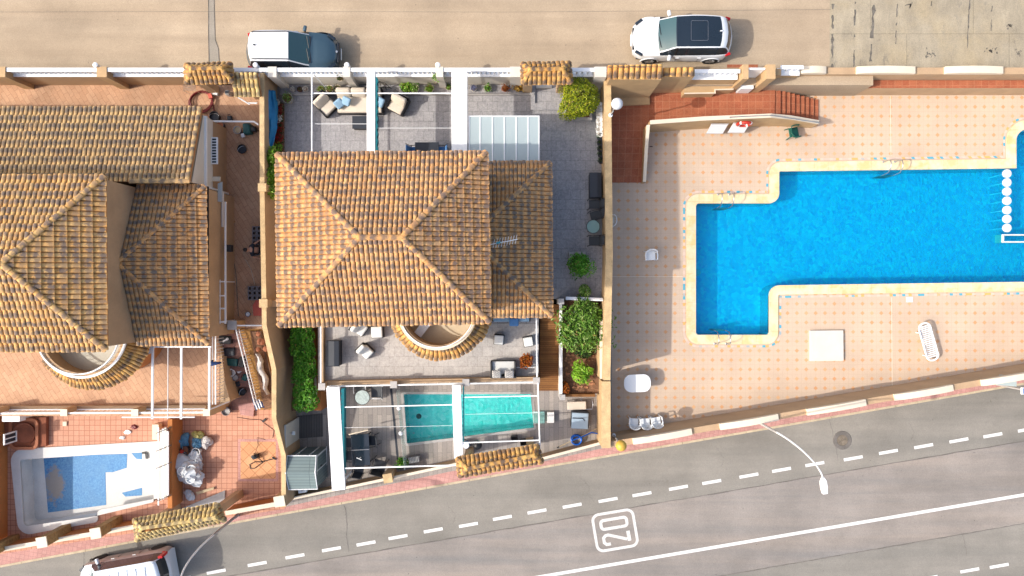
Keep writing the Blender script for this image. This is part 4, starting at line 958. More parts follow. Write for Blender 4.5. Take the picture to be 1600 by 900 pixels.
for k, y in enumerate((271, 285, 299, 313.5, 328, 342, 356)):
    q = V(1574, y, .02); MB().lathe([(.05, -.12), (.19, -.08), (.2, -.0), (.205, .02), (.18, .035), (.01, .036)], (q.x, q.y, 0), 24).build('stepping_stone', m_tread, pool, world=True); MB().tube([(q.x, q.y, -1.14), (q.x, q.y, -.12)], .035, 8).build('stone_stem', m_mosaic, pool, world=True)
fr = MB(); a, b = V(1567, 379, .03), V(1800, 366, .03)
for (x0, x1, y0, y1) in ((a.x, b.x, a.y, a.y + .06), (a.x, b.x, b.y - .06, b.y), (a.x, a.x + .06, a.y + .06, b.y - .06)): fr.box(x0, x1, y0, y1, -.5, .03)
fr.build('spillway_frame', m_tread, pool, world=True)
ladder(pool, 1130, 318, 1); ladder(pool, 1388, 267, 1); ladder(pool, 1125, 523, -1)
MB().lathe([(.01, .0), (.16, .0), (.15, .02), (.01, .021)], (V(1100, 425, 0).x, V(0, 425, 0).y, -1.14), 20).build('drain_cover', m_whitep, pool, world=True)
# turquoise pool
pt = thing('plunge_pool', 'small turquoise pool under the white pergola of the middle house', 'swimming pool', (-2, -6, 0))
tqd = densify(tq_in, .5); basin(pt, tqd, 1.0, m_turq, m_turq)
MB().prism([tuple(p) for p in offset(tqd, -.004)], -.995, -.07).build('water', m_water2, pt, world=True)
ring_top(pt, 'coping', tqd, offset(tqd, .12), -.06, .02, m_potgrey)
q = V(654, 651, -.9); MB().lathe([(.01, 0), (.13, 0), (.12, .03), (.01, .031)], (q.x - .0, q.y, -.99), 18).build('drain_cover', m_tealdark, pt, world=True)
q = V(643, 682, -.2); MB().lathe([(.01, 0), (.05, 0), (.05, .02), (.01, .021)], (q.x, q.y, -.95), 12).build('inlet', m_whitep, pt, world=True)
for k in range(2): MB().box(V(834, 0, 0).x - .02, V(834, 0, 0).x + .5, V(0, 660, 0).y, V(0, 643, 0).y, .021 + k * .2, .05 + k * .2).build('pool_step', m_glasstop if k else m_turq, pt, world=True)
a = V(855, 644, .2); MB().box(a.x, a.x + .32, a.y - .5, a.y, .025, .24).build('step_block', m_tread, pt, world=True)
# drained pool
pd = thing('drained_pool', 'drained white pool with a faded blue mosaic floor, lower left', 'swimming pool', (-20, -9.5, 0))
dd = densify(dry_in, .5); basin(pd, dd, .75, M('dirty_white_plaster', A(240, 240, 236, 1.3), .8, .12, 1.4, .1, 22, world=True), M('dusty_white_floor', A(238, 236, 230, 1.35), .8, .1, 1.2, .1, 22, world=True))
def oldmos():
    m, nt, b = newmat('faded_blue_mosaic'); p = pos(nt)
    c = mixc(nt, ramp(nt, noise(nt, p, 14, 4, .85), [(.4, (0, 0, 0)), (.6, (1, 1, 1))]), A(40, 118, 186), A(96, 166, 212)); c = mixc(nt, ramp(nt, noise(nt, p, 1.2, 4), [(.4, (0, 0, 0)), (.7, (.6, .6, .6))]), c, A(90, 150, 195))
    g = nd(nt, 'ShaderNodeTexGradient', {'Vector': pos(nt, 0, (1.15, .62, 0), loc=(0, 0, 0))}, gradient_type='SPHERICAL')
    q = V(86, 758, -.75); g.inputs[0].links[0].from_node.inputs['Location'].default_value = (-q.x * 1.15, -q.y * .62, 0)
    st = mathn(nt, 'ADD', g.outputs['Fac'], mathn(nt, 'MULTIPLY_ADD', noise(nt, p, 3.2, 5, .75), 1.3, -.68))
    c = mixc(nt, ramp(nt, st, [(.36, (0, 0, 0)), (.56, (.8, .8, .8))]), c, A(168, 152, 128)); nt.links.new(c, b.inputs['Base Color']); b.inputs['Roughness'].default_value = .6; return m
mo = oldmos()
mb = MB(); z_ = -.743
def at2(px, py): p = V(px, py, z_); return (p.x, p.y, z_)
mb.face([at2(75, 801), at2(166, 789), at2(165, 738), at2(176, 738), at2(198, 731), at2(199, 709), at2(68, 713)])
mb.build('mosaic_floor', mo, pd, world=True)
mb = MB()
for pts in ([(205, 708), (222, 707), (222, 718), (213, 717)], [(190, 770), (222, 762), (222, 774), (196, 776)]): mb.face([at2(*q) for q in reversed(pts)])
mb.build('mosaic_patch', mo, pd, world=True)
mb = MB()                                     # shelf with a shallow step at the right end
mb.prism([at2(166, 789)[:2], at2(241, 776)[:2], at2(241, 706)[:2], at2(205, 707)[:2], at2(186, 735)[:2], at2(166, 737)[:2]], -.749, -.71)
oo = [tuple(q) for q in offset([Vector(p) for p in dd], .5)]
outer = rounded(P2([(16, 702), (246, 689), (264, 690), (264, 776), (238, 780), (152, 797), (155, 815), (70, 830), (30, 838)], 0.0), [.6, .1, .1, .1, .2, .2, .2, .2, .6], 6)
o = sheet('coping', [tuple(q) for q in outer], [dd], .05, M('chalky_white_coping', A(240, 238, 232), .8, .12, 1.3, .06, 22, world=True)); o.parent = pd; o.data.transform(Matrix.Translation(-pd.location))
md = o.modifiers.new('thickness', 'SOLIDIFY'); md.thickness = .1
MB().box(V(35.5, 0, -.4).x, V(38.5, 0, -.4).x, V(0, 772, -.4).y, V(0, 765, -.4).y, -.5, -.35).build('skimmer', m_black, pd, world=True)
q = V(229, 712, -.7); MB().obox((q.x, q.y, -.70), (.12, .3, .02), .1).add(*(lambda t: (t.v, t.f))(MB().obox((q.x - .12, q.y + .14, -.70), (.2, .1, .02), .1))).build('scraper', m_black, pd, world=True)

# ---------------------------------------------------------------- vehicles
m_carwhite = M('white_car_paint', (.68, .69, .70), .3, .02, 1, .01, 20, coat=.6, spec=.5); m_carblue = M('dark_blue_car_paint', (.045, .088, .118), .35, .03, 1, .02, 20, coat=.8, metal=.3)
m_carblack = M('black_car_trim', (.012, .013, .016), .35, .05, 3, .02, 30, coat=.3); m_glass = M('tinted_car_glass', (.03, .075, .08), .08, .03, 2, .02, 30, spec=.8)
m_glassdk = M('dark_car_glass', (.012, .02, .03), .08, .03, 2, .02, 30, spec=.7); m_silver = M('silver_white_paint', (.62, .68, .74), .35, .03, 1, .02, 20, coat=.6); m_tail = M('red_tail_light', (.45, .01, .012), .25, .05, 5, .02, 30)
m_head = M('head_light_glass', (.45, .5, .53), .12, .05, 5, .02, 30, spec=.8); m_rim = M('alloy_rim', (.35, .35, .36), .35, .05, 5, .02, 30, metal=.7)
m_brown = M('silver_side_painted_reflection', (.34, .27, .25), .35, .05, 2, .02, 30, coat=.5)  # brown is a reflection put into the paint of the van's silver side
def smooth_interp(xs, cols, n):
    out = []
    for c in cols:
        f = []
        for i in range(len(xs) - 1):
            for k in range(n):
                t = k / n; p0 = c[max(i - 1, 0)]; p1 = c[i]; p2 = c[i + 1]; p3 = c[min(i + 2, len(c) - 1)]
                x0, x1, x2, x3 = xs[max(i - 1, 0)], xs[i], xs[i + 1], xs[min(i + 2, len(xs) - 1)]
                m1 = (p2 - p0) / max(1e-6, x2 - x0) * (x2 - x1); m2 = (p3 - p1) / max(1e-6, x3 - x1) * (x2 - x1)
                if (p2 - p1) == 0: m1 = m2 = 0
                f.append((2 * t**3 - 3 * t**2 + 1) * p1 + (t**3 - 2 * t**2 + t) * m1 + (-2 * t**3 + 3 * t**2) * p2 + (t**3 - t**2) * m2)
        f.append(c[-1]); out.append(f)
    return out
def car(label, cat, loc, rz, L, W, prof, bodym, roofm, glassm, lowm, sunroof=None, rails=False, van=False, sidem=None, glassroof=None):
    """prof: list of (x/L, half width fraction, belt z, top z, top half width fraction, zone of the strip ahead)"""
    t = thing('parked_car' if not van else 'parked_van', label, cat, loc, rz)
    n = 4; xs = [p[0] for p in prof]; zones = [p[5] for p in prof]
    X_, Wd, Zb, Zt, Wt = smooth_interp(xs, [[p[k] for p in prof] for k in (0, 1, 2, 3, 4)], n)
    rings = []
    for i in range(len(X_)):
        w_ = Wd[i] * W / 2; wt = min(Wt[i] * W / 2, w_ * .97); zb_, zt = Zb[i], Zt[i]; x = X_[i] * L; h = []
        crown = .035 * (W / 2)
        h = [(w_ * .93, .24), (w_ * 1.0, .38), (w_ * 1.0, .55), (w_ * .985, zb_ - .14), (w_ * .95, zb_ - .03), (w_ * .93, zb_), (wt, zt - .035), (wt * .93, zt - .008), (wt * .6, zt + crown * .6), (0, zt + crown)]
        bw = lambda y: x - .24 * (x / (L / 2)) * (abs(y) / (W / 2)) ** 2
        rings.append([Vector((bw(y), y, z_)) for y, z_ in h] + [Vector((bw(y), -y, z_)) for y, z_ in reversed(h[:-1])])
    N = len(rings[0]); part = {}
    names = {'bonnet': ('bonnet', bodym), 'tailgate': ('tailgate', bodym), 'body': ('body', bodym), 'low': ('lower_trim', lowm), 'roof': ('roof', glassroof or roofm), 'post': ('door_pillar', m_carblack), 'spoiler': ('rear_spoiler', roofm), 'ws': ('windscreen', glassm), 'rw': ('rear_window', m_glassdk), 'side': ('side_window', m_glassdk), 'frame': ('roof_frame', roofm), 'flank': ('side_panel', sidem or bodym)}
    vs = [p for r in rings for p in r]
    def addf(nm, f): part.setdefault(nm, []).append(f)
    for i in range(len(rings) - 1):
        zn = zones[min(i // n, len(zones) - 1)]
        for j in range(N - 1):
            jj = j if j < 9 else N - 2 - j; f = (i * N + j, (i + 1) * N + j, (i + 1) * N + j + 1, i * N + j + 1)
            if jj <= 0: k = 'low'
            elif jj <= 4: k = 'flank' if sidem else 'body'
            elif jj == 5: k = {'hood': 'bonnet', 'tail': 'tailgate', 'cap': 'post', 'ws': 'side', 'cabin': 'side', 'pillar': 'post', 'rw': 'post'}[zn]
            elif jj == 6: k = {'hood': 'bonnet', 'tail': 'tailgate', 'cap': 'frame', 'ws': 'frame', 'cabin': 'frame', 'pillar': 'frame', 'rw': 'frame'}[zn]
            else: k = {'hood': 'bonnet', 'tail': 'tailgate', 'cap': 'spoiler', 'ws': 'ws', 'cabin': 'roof', 'pillar': 'roof', 'rw': 'rw'}[zn]
            addf(k, f)
    addf('tailgate', tuple(range(N))); addf('bonnet', tuple((len(rings) - 1) * N + j for j in reversed(range(N))))
    for k, fs in part.items():
        used = sorted({i for f in fs for i in f}); mp = {u: i for i, u in enumerate(used)}
        if k in ('side', 'post', 'frame'):      # one mesh for each connected piece
            left = list(fs)
            while left:
                comp = [left.pop()]; seen = set(comp[0]); go = True
                while go:
                    go = False
                    for f in list(left):
                        if seen & set(f): comp.append(f); seen |= set(f); left.remove(f); go = True
                us = sorted(seen); m2 = {u: i for i, u in enumerate(us)}
                MB().add([vs[u] for u in us], [tuple(m2[i] for i in f) for f in comp]).build(names[k][0], names[k][1], t, smooth=True)
            continue
        MB().add([vs[u] for u in used], [tuple(mp[i] for i in f) for f in fs]).build(names[k][0], names[k][1], t, smooth=True)
    MB().box(-L * .44, L * .44, -W * .42, W * .42, .2, .26).build('floor_pan', m_carblack, t)
    ik = zones.index('ws'); xw_, zt0 = xs[ik] * L, prof[ik][3]; xh, zh = xs[ik + 1] * L, prof[ik + 1][3]
    for y0 in (-.5, .05):                        # wipers resting on the glass
        f = .12; MB().tube([(xh + (xw_ - xh) * .06, y0, zh + (zt0 - zh) * .06 + .03), (xh + (xw_ - xh) * .16, y0 + .5, zh + (zt0 - zh) * .16 + .045)], .012, 5).build('wiper', m_carblack, t)
    for sy in (1, -1):
        for x_ in (-.17 * L, .05 * L, .27 * L): MB().box(x_, x_ + .012, sy * (W / 2) - .006, sy * (W / 2) + .004, .36, .84).build('door_seam', m_carblack, t)
    wr_ = .34
    for fx_ in (-.31, .31):
        for sy in (1, -1):
            y = sy * (W / 2 - .10); wh = MB().lathe([(.20, -.11), (wr_ - .03, -.11), (wr_, -.08), (wr_, .08), (wr_ - .03, .115), (.22, .115), (.2, .08)], (fx_ * L, y, wr_), 24, 'y').build('wheel', m_rubber, t, smooth=True)
            r_ = MB(); 
            for k in range(7): a = 2 * pi * k / 7; r_.obox((fx_ * L + cos(a) * .11, y + sy * .095, wr_ + sin(a) * .11), (.22, .02, .045), 0, 0, -a)
            r_.lathe([(.01, sy * .07), (.21, sy * .07), (.21, sy * .09), (.01, sy * .085)], (fx_ * L, y, wr_), 20, 'y').build('rim', m_rim, wh)
            ar = MB().tube([(fx_ * L + cos(a) * (wr_ + .05), sy * (W / 2 - .012), wr_ + sin(a) * (wr_ + .05)) for a in [pi * k / 12 for k in range(13)]], .03, 6).build('wheel_arch', lowm, t, smooth=True)
    return t
def lights(t, L, W, zf, zr_, fw=.33, rake=.35):
    for s_ in (1, -1):
        mb = MB(); mb.obox((L * .432, s_ * W * .375, zf + .05), (.36, .13, .07), -s_ * rake * 1.7, 0, .22); mb.build('headlight', m_glassdk, t, bevel=.02)
        mb = MB(); mb.obox((-L * .452, s_ * W * .425, zr_), (.22, .12, .12), s_ * rake * .8, 0, 0); mb.build('taillight', m_tail, t, bevel=.02)
def mirror(t, x, W, z_, mat):
    for s_ in (1, -1): MB().rbox((x, s_ * (W / 2 + .06), z_), (.15, .26, .14), s_ * -.2, .05).build('mirror', mat, t, smooth=True)
def handles(t, W, xs_, z_, mat=None):
    for s_ in (1, -1):
        for x in xs_: MB().rbox((x, s_ * (W / 2 + .005), z_), (.17, .04, .03), 0, .012, 2).build('door_handle', mat or m_chrome, t)
# dark blue crossover with white roof, nose to the right
L1, W1 = 3.98, 1.72
pb1 = [(-.5, .70, .80, .84, .6, 'tail'), (-.485, .86, .86, .92, .7, 'tail'), (-.465, .93, .95, 1.05, .72, 'rw'), (-.425, .97, 1.0, 1.44, .72, 'pillar'), (-.36, .99, 1.0, 1.55, .76, 'cabin'), (-.15, 1.0, .98, 1.58, .77, 'cabin'), (.0, 1.0, .96, 1.56, .765, 'pillar'),
       (.02, 1.0, .96, 1.55, .76, 'ws'), (.215, .99, .96, 1.02, .80, 'hood'), (.3, .97, .92, .97, .72, 'hood'), (.40, .93, .84, .90, .66, 'hood'), (.465, .84, .72, .78, .55, 'hood'), (.49, .74, .62, .66, .5, 'hood'), (.5, .66, .55, .58, .45, 'hood')]
c1 = car('dark blue crossover with a white roof parked against the white balustrade', 'car', (-9.6, 10.33, ZU), R(0), L1, W1, pb1, m_carblue, m_carwhite, m_glass, m_carblack)
lights(c1, L1, W1, .74, .86); mirror(c1, .62, W1, 1.02, m_carblue); handles(c1, W1, (-.75, .18), .84)
for s_ in (1, -1): MB().tube([(-1.5, s_ * .57, 1.55), (-1.4, s_ * .58, 1.61), (.0, s_ * .59, 1.61), (.08, s_ * .59, 1.56)], .022, 6).build('roof_rail', m_carblack, c1, smooth=True)
MB().obox((-1.35, 0, 1.63), (.08, .05, .05)).build('antenna_fin', m_carblack, c1); MB().rbox((1.97, 0, .62), (.1, .9, .16), 0, .03).build('grille', m_carblack, c1); MB().obox((2.05, 0, .42), (.02, .5, .11)).build('number_plate', m_white, c1)
MB().lathe([(.01, 0), (.05, 0), (.05, .015), (.01, .016)], (1.94, 0, .78), 12).build('badge', m_chrome, c1)
mb = MB(); mb.obox((.83, .0, 1.03), (.09, 1.15, .02), .0); mb.build('wiper_cowl', m_carblack, c1)
# white car with a dark glass roof, nose to the left
L2, W2 = 4.35, 1.82
pb2 = [(-.5, .74, .82, .86, .6, 'tail'), (-.49, .86, .90, .96, .7, 'tail'), (-.475, .92, .97, 1.06, .74, 'rw'), (-.425, .97, 1.0, 1.36, .72, 'cap'), (-.36, .99, .98, 1.48, .75, 'cabin'), (-.12, 1.0, .96, 1.54, .78, 'cabin'), (.07, 1.0, .94, 1.49, .765, 'pillar'),
       (.095, 1.0, .94, 1.475, .76, 'ws'), (.25, .99, .93, .98, .80, 'hood'), (.32, .97, .89, .95, .72, 'hood'), (.41, .93, .81, .87, .64, 'hood'), (.47, .84, .68, .74, .54, 'hood'), (.49, .74, .58, .62, .5, 'hood'), (.5, .68, .52, .55, .45, 'hood')]
c2 = car('white crossover with a dark glass roof parked alone on the tan street', 'car', (7.42, 10.95, ZU), R(180) + R(0), L2, W2, pb2, m_carwhite, m_carwhite, m_glass, m_carwhite, glassroof=m_glassdk)
lights(c2, L2, W2, .72, .9); mirror(c2, .6, W2, 1.0, m_carwhite); handles(c2, W2, (-.75, .2), .82, m_carwhite)
mb = MB(); fr = rounded([(-.92, -.42), (-.2, -.42), (-.2, .42), (-.92, .42)], .05, 3); mb.ribbon(fr, .012, 1.59, closed=True); mb.build('sunroof_seam', m_rim, c2)
MB().obox((.98, 0, .985), (.07, 1.2, .02)).build('wiper_cowl', m_carblack, c2); MB().rbox((2.08, 0, .6), (.1, .95, .12), 0, .03).build('grille', m_carblack, c2); MB().obox((2.17, 0, .42), (.02, .5, .11)).build('number_plate', m_white, c2); MB().obox((-1.5, 0, 1.55), (.1, .04, .05)).build('antenna_fin', m_carwhite, c2)
# silver van in the lower left corner, nose to the left
L3, W3 = 4.5, 1.85
pb3 = [(-.5, .84, 1.0, 1.04, .7, 'tail'), (-.49, .93, 1.05, 1.2, .8, 'rw'), (-.465, .97, 1.08, 1.75, .80, 'pillar'), (-.40, 1.0, 1.08, 1.84, .81, 'cabin'), (-.15, 1.0, 1.08, 1.87, .82, 'cabin'), (.16, 1.0, 1.06, 1.84, .81, 'pillar'),
       (.18, 1.0, 1.06, 1.83, .80, 'ws'), (.33, .99, 1.02, 1.10, .80, 'hood'), (.40, .96, .96, 1.03, .7, 'hood'), (.46, .90, .82, .90, .62, 'hood'), (.49, .78, .66, .7, .5, 'hood'), (.5, .7, .56, .6, .5, 'hood')]
q = V(213, 888, ZR); c3 = car('silver white van with ribbed roof parked by the pavement, cut off by the lower edge', 'van', (q.x, q.y, ZR), R(180 + 10.2), L3, W3, pb3, m_silver, m_silver, m_glass, m_carblack, van=True, sidem=m_brown)
lights(c3, L3, W3, .8, 1.0); mirror(c3, 1.0, W3, 1.15, m_silver); handles(c3, W3, (-.6, .4), .95)
for s_ in (1, -1): MB().obox((-2.12, s_ * .8, 1.35), (.2, .12, .55), 0, 0, -.06).build('taillight', m_tail, c3, bevel=.02)
for x in (-1.5, -1.1, -.7, -.3, .1): MB().obox((x, 0, 1.905), (.03, 1.15, .018)).build('roof_rib', m_silver, c3)
for s_ in (.62, -.62): MB().obox((-.65, s_, 1.88), (2.6, .03, .03)).build('roof_rail', m_silver, c3)

# ---------------------------------------------------------------- street lamps
def street_lamp(label, base, bend, tip, h, wrap=None):
    t = thing('street_lamp', label, 'street lamp', (base[0], base[1], ZR)); b = Vector((base[0], base[1], ZR)); e = Vector((tip[0], tip[1], h)); k = Vector((base[0], base[1], bend))
    pts = [b]
    MB().lathe([(.16, 0), (.16, .04), (.09, .12), (.075, .5)], (b.x, b.y, ZR), 14).build('base', m_potgrey, t, smooth=True, world=True)
    MB().tube([b + Vector((0, 0, .1)), k], [.07, .05], 10).build('pole', m_potgrey, t, smooth=True, world=True)
    arm = []
    for i in range(15):
        s_ = i / 14; a = pi / 2 * s_; arm.append(Vector((k.x + (e.x - k.x) * (1 - cos(a)), k.y + (e.y - k.y) * (1 - cos(a)), k.z + (e.z - k.z) * sin(a))))
    MB().tube(arm, [.042 - .016 * i / 14 for i in range(15)], 10).build('arm', m_white, t, smooth=True, world=True)
    d = Vector((e.x - k.x, e.y - k.y, 0)).normalized(); a = math.atan2(d.y, d.x); m_ = Matrix.Translation(e) @ Matrix.Rotation(a, 4, 'Z')
    hd = MB(); vs = []
    for (x, w_, h0, h1) in ((-.05, .05, -.04, .05), (.08, .12, -.06, .07), (.30, .13, -.07, .08), (.55, .10, -.05, .06)): vs += [m_ @ Vector((x, -w_, h0)), m_ @ Vector((x, w_, h0)), m_ @ Vector((x, w_ * .8, h1)), m_ @ Vector((x, -w_ * .8, h1))]
    hd.add(vs, [(i * 4 + j, (i + 1) * 4 + j, (i + 1) * 4 + (j + 1) % 4, i * 4 + (j + 1) % 4) for i in range(3) for j in range(4)] + [(0, 1, 2, 3), (15, 14, 13, 12)])
    hd.build('lamp_head', m_white, t, bevel=.015, world=True); return t
tip = V(1286, 748, 7.6)
street_lamp('tall white street lamp curving over the road right of the painted 20', (11.15, -6.08), 3.6, (tip.x, tip.y), 7.6)
tip = V(291, 925, 7.2); q = V(368, 803, 1.8)
street_lamp('tall grey street lamp curving over the rear of the silver van', (-13.0, -10.75), 2.6, (tip.x, tip.y), 7.2)
def globe(name, label, x, y, z0, z1, mat, dx, dy, r=.24):
    t = thing(name, label, 'globe lamp', (x, y, z0)); MB().lathe([(.09, 0), (.09, .03), (.03, .06)], (0, 0, 0), 10).build('foot', m_white, t, smooth=True)
    tw = [(.0 + .012 * cos(k), .012 * sin(k), .05 + (z1 - z0 - .05) * k / 16) for k in range(17)]; MB().tube(tw, .03, 8).build('pole', m_potgrey, t, smooth=True)
    MB().lathe([(.06, -.03), (.12, .0), (.12, .03)], (0, 0, z1 - z0), 12).build('collar', m_potgrey, t, smooth=True); MB().ball((0, 0, z1 - z0 + r * .9), r, 20).build('globe', mat, t, smooth=True); return t
globe('globe_lamp', 'white globe lamp on a twisted post beside the hut wall', V(954, 180, 2.9).x, V(954, 180, 2.9).y, 2.9, 4.5, m_globe, 0, 0)
globe('globe_lamp', 'yellow globe lamp at the end of the wall above the pavement', V(958.5, 679, .9).x, V(958, 679, .9).y, 1.0, 2.9, m_yellow, 0, 0)
# manhole
q = V(1316, 688, ZR); t = thing('manhole', 'round worn manhole cover in the road near the street lamp', 'manhole', (q.x, q.y, ZR))
MB().lathe([(.26, .004), (.26, .014), (.43, .014), (.45, .004)], (0, 0, 0), 28).build('asphalt_collar', m_seam, t); MB().lathe([(.01, .004), (.25, .004), (.25, .018), (.01, .019)], (0, 0, 0), 28).build('cover', M('rusty_iron', A(140, 128, 112), .8, .4, 5, .4, 30), t)
# information board
q = V(1593, 605, 1.6); t = thing('street_board', 'grey framed board with a blue face at the right edge of the pavement', 'board', (q.x, q.y, 0))
MB().box(-.25, .9, -.25, .05, 2.0, 2.08).build('board_top', m_white, t); MB().box(-.2, .9, -.22, .02, 2.082, 2.1).build('blue_panel', M('blue_panel_face', A(60, 120, 190), .4, .1, 3, .05, 20), t); MB().tube([(.1, -.1, 0), (.1, -.1, 2)], .05, 8).build('post', m_potgrey, t); MB().prism([(-1.0, .1), (-.1, .02), (-.1, .55), (-.85, .55)], 1.5, 1.56).build('canopy', M('pale_grey_metal', A(190, 205, 205), .4, .1, 3, .05, 20), t)
MB().box(-.55, -.5, .25, .3, 0, 1.5).build('post', m_potgrey, t)

# ---------------------------------------------------------------- furniture builders
def legs(t, pts, z1, r, mat):
    for (x, y) in pts: MB().tube([(x * 1.0, y, 0), (x, y, z1)], r, 6).build('leg', mat, t)
def armchair(label, px, py, rz, w_=.8, d=.75, frame=m_dark, cush=m_cushion, cat='armchair', z=ZU, group=None, name='armchair', arms=True, hb_=.8, rec=.0):
    q = V(px, py, z + .4); t = thing(name, label, cat, (q.x, q.y, z), rz, group)
    MB().rbox((0, 0, .15), (w_ - .04, d - .04, .28), 0, .03).build('frame', frame, t, smooth=True); MB().rbox((0, -.04, .36), (w_ - .09, d - .1, .17), 0, .06).build('seat_cushion', cush, t, smooth=True)
    MB().rbox((0, d / 2 - .04, .42), (w_, .06, hb_ - .2), 0, .025, rx=-.2).build('back_frame', frame, t, smooth=True); MB().rbox((0, d / 2 - .17 - rec * .5, .58), (w_ - .09, .2, .5), 0, .07, rx=-.3 - rec).build('back_cushion', cush, t, smooth=True)
    if arms:
        for s_ in (1, -1): MB().rbox((s_ * (w_ / 2 - .02), 0, .34), (.05, d, .38), 0, .03).build('armrest', frame, t, smooth=True)
    return t
def monobloc(label, px, py, rz, mat, z=0, group=None, name='plastic_chair', sc=1.0, lift=0):
    q = V(px, py, z + .5); t = thing(name, label, 'chair', (q.x, q.y, z), rz, group)
    MB().rbox((0, 0, .43), (.44 * sc, .44 * sc, .035), 0, .015).build('seat', mat, t, smooth=True)
    b = MB(); n = 9
    for i in range(n):                               # curved slatted back
        a0, a1 = R(180 - 150 * i / n - 15), R(180 - 150 * (i + .68) / n - 15); vs = []
        for (r, z_, y_) in ((.215, .45, .04), (.25, .83, .12)):
            for a in (a0, a1): vs += [(cos(a) * r * sc, sin(a) * r * .55 * sc + y_ * sc, z_), (cos(a) * (r + .02) * sc, (sin(a) * (r + .02) * .55 + y_) * sc, z_)]
        b.add(vs, [(0, 4, 6, 2), (1, 3, 7, 5), (0, 1, 5, 4), (2, 6, 7, 3), (0, 2, 3, 1), (4, 5, 7, 6)])
    b.build('backrest', mat, t)
    MB().tube([(cos(a) * .262 * sc, (sin(a) * .262 * .6 + .11) * sc, .83) for a in [R(170 - 160 * k / 12) for k in range(13)]], .022, 6).build('back_rim', mat, t, smooth=True)
    for s_ in (1, -1):
        MB().tube([(s_ * .25 * sc, .16, .70), (s_ * .28 * sc, .0, .66), (s_ * .265 * sc, -.2, .64), (s_ * .23 * sc, -.24, .43)], [.026, .032, .032, .02], 7).build('armrest', mat, t, smooth=True)
        for y in (-.2, .2): MB().tube([(s_ * .2 * sc, y * .9, .43), (s_ * .24 * sc, y * 1.15, 0)], [.028, .02], 7).build('leg', mat, t, smooth=True)
    return t
def cushion(label, px, py, z_, rz, size, mat, rx=.5, name='cushion', group=None):
    q = V(px, py, z_); o = MB().rbox((0, 0, 0), size, 0, .07, 4).build(name, mat, smooth=True); o.location = q; o.rotation_euler = (rx, 0, rz); return tag(o, label, 'cushion', group)
def storage_box(label, x0, y0, x1, y1, z, h, ridge_dir='y'):
    a, b = V(x0, y1, z + h), V(x1, y0, z + h); t = thing('storage_box', label, 'storage box', ((a.x + b.x) / 2, (a.y + b.y) / 2, z)); w_, d = (b.x - a.x), (b.y - a.y)
    MB().box(-w_ / 2 + .03, w_ / 2 - .03, -d / 2 + .03, d / 2 - .03, 0, h - .1).build('box_body', m_dark, t, bevel=.01)
    l = MB(); k = .12
    l.add([(-w_ / 2, -d / 2, h - .1), (w_ / 2, -d / 2, h - .1), (w_ / 2, d / 2, h - .1), (-w_ / 2, d / 2, h - .1), (-w_ / 2 + .02, -d / 2 + .02, h - .03), (w_ / 2 - .02, -d / 2 + .02, h - .03), (w_ / 2 - .02, d / 2 - .02, h - .03), (-w_ / 2 + .02, d / 2 - .02, h - .03), (w_ * .12, -d / 2 + .03, h), (w_ * .12, d / 2 - .03, h)],
          [(3, 2, 1, 0), (0, 1, 5, 4), (1, 2, 6, 5), (2, 3, 7, 6), (3, 0, 4, 7), (5, 6, 9, 8), (7, 4, 8, 9), (4, 5, 8), (6, 7, 9)]); l.build('lid', m_anthra, t, bevel=.01); return t
def round_table(label, px, py, z, r, h=.72, top=None):
    q = V(px, py, z + h); t = thing('round_table', label, 'table', (q.x, q.y, z)); MB().lathe([(.01, h - .012), (r, h - .012), (r, h), (.01, h + .001)], (0, 0, 0), 36).build('tabletop', top or m_glasstop, t)
    MB().tube([(cos(2 * pi * k / 36) * r, sin(2 * pi * k / 36) * r, h - .01) for k in range(36)], .016, 6, closed=True).build('table_rim', m_dark, t, smooth=True)
    for k in range(4): a = pi / 4 + k * pi / 2; MB().tube([(cos(a) * r * .9, sin(a) * r * .9, h - .02), (cos(a) * r * .25, sin(a) * r * .25, h * .5), (cos(a) * r * .85, sin(a) * r * .85, 0)], .012, 6).build('leg', m_dark, t, smooth=True)
    return t
def sling_chair(label, px, py, rz, mat, fmat, z, group=None, cat='chair', w_=.55):
    q = V(px, py, z + .45); t = thing('sling_chair', label, cat, (q.x, q.y, z), rz, group)
    MB().rbox((0, 0, .42), (w_ - .06, .48, .03), 0, .012).build('seat', mat, t, smooth=True); MB().rbox((0, .3, .68), (w_ - .06, .03, .52), 0, .012, rx=-.28).build('backrest', mat, t, smooth=True)
    for s_ in (1, -1):
        MB().tube([(s_ * w_ / 2, -.27, 0), (s_ * w_ / 2, -.25, .60), (s_ * w_ / 2, .0, .64), (s_ * w_ / 2, .22, .6)], .017, 7).build('armrest', fmat, t, smooth=True); MB().tube([(s_ * w_ / 2, .34, 0), (s_ * w_ / 2, .2, .42), (s_ * w_ / 2, .38, .95)], .017, 7).build('leg', fmat, t, smooth=True)
    return t

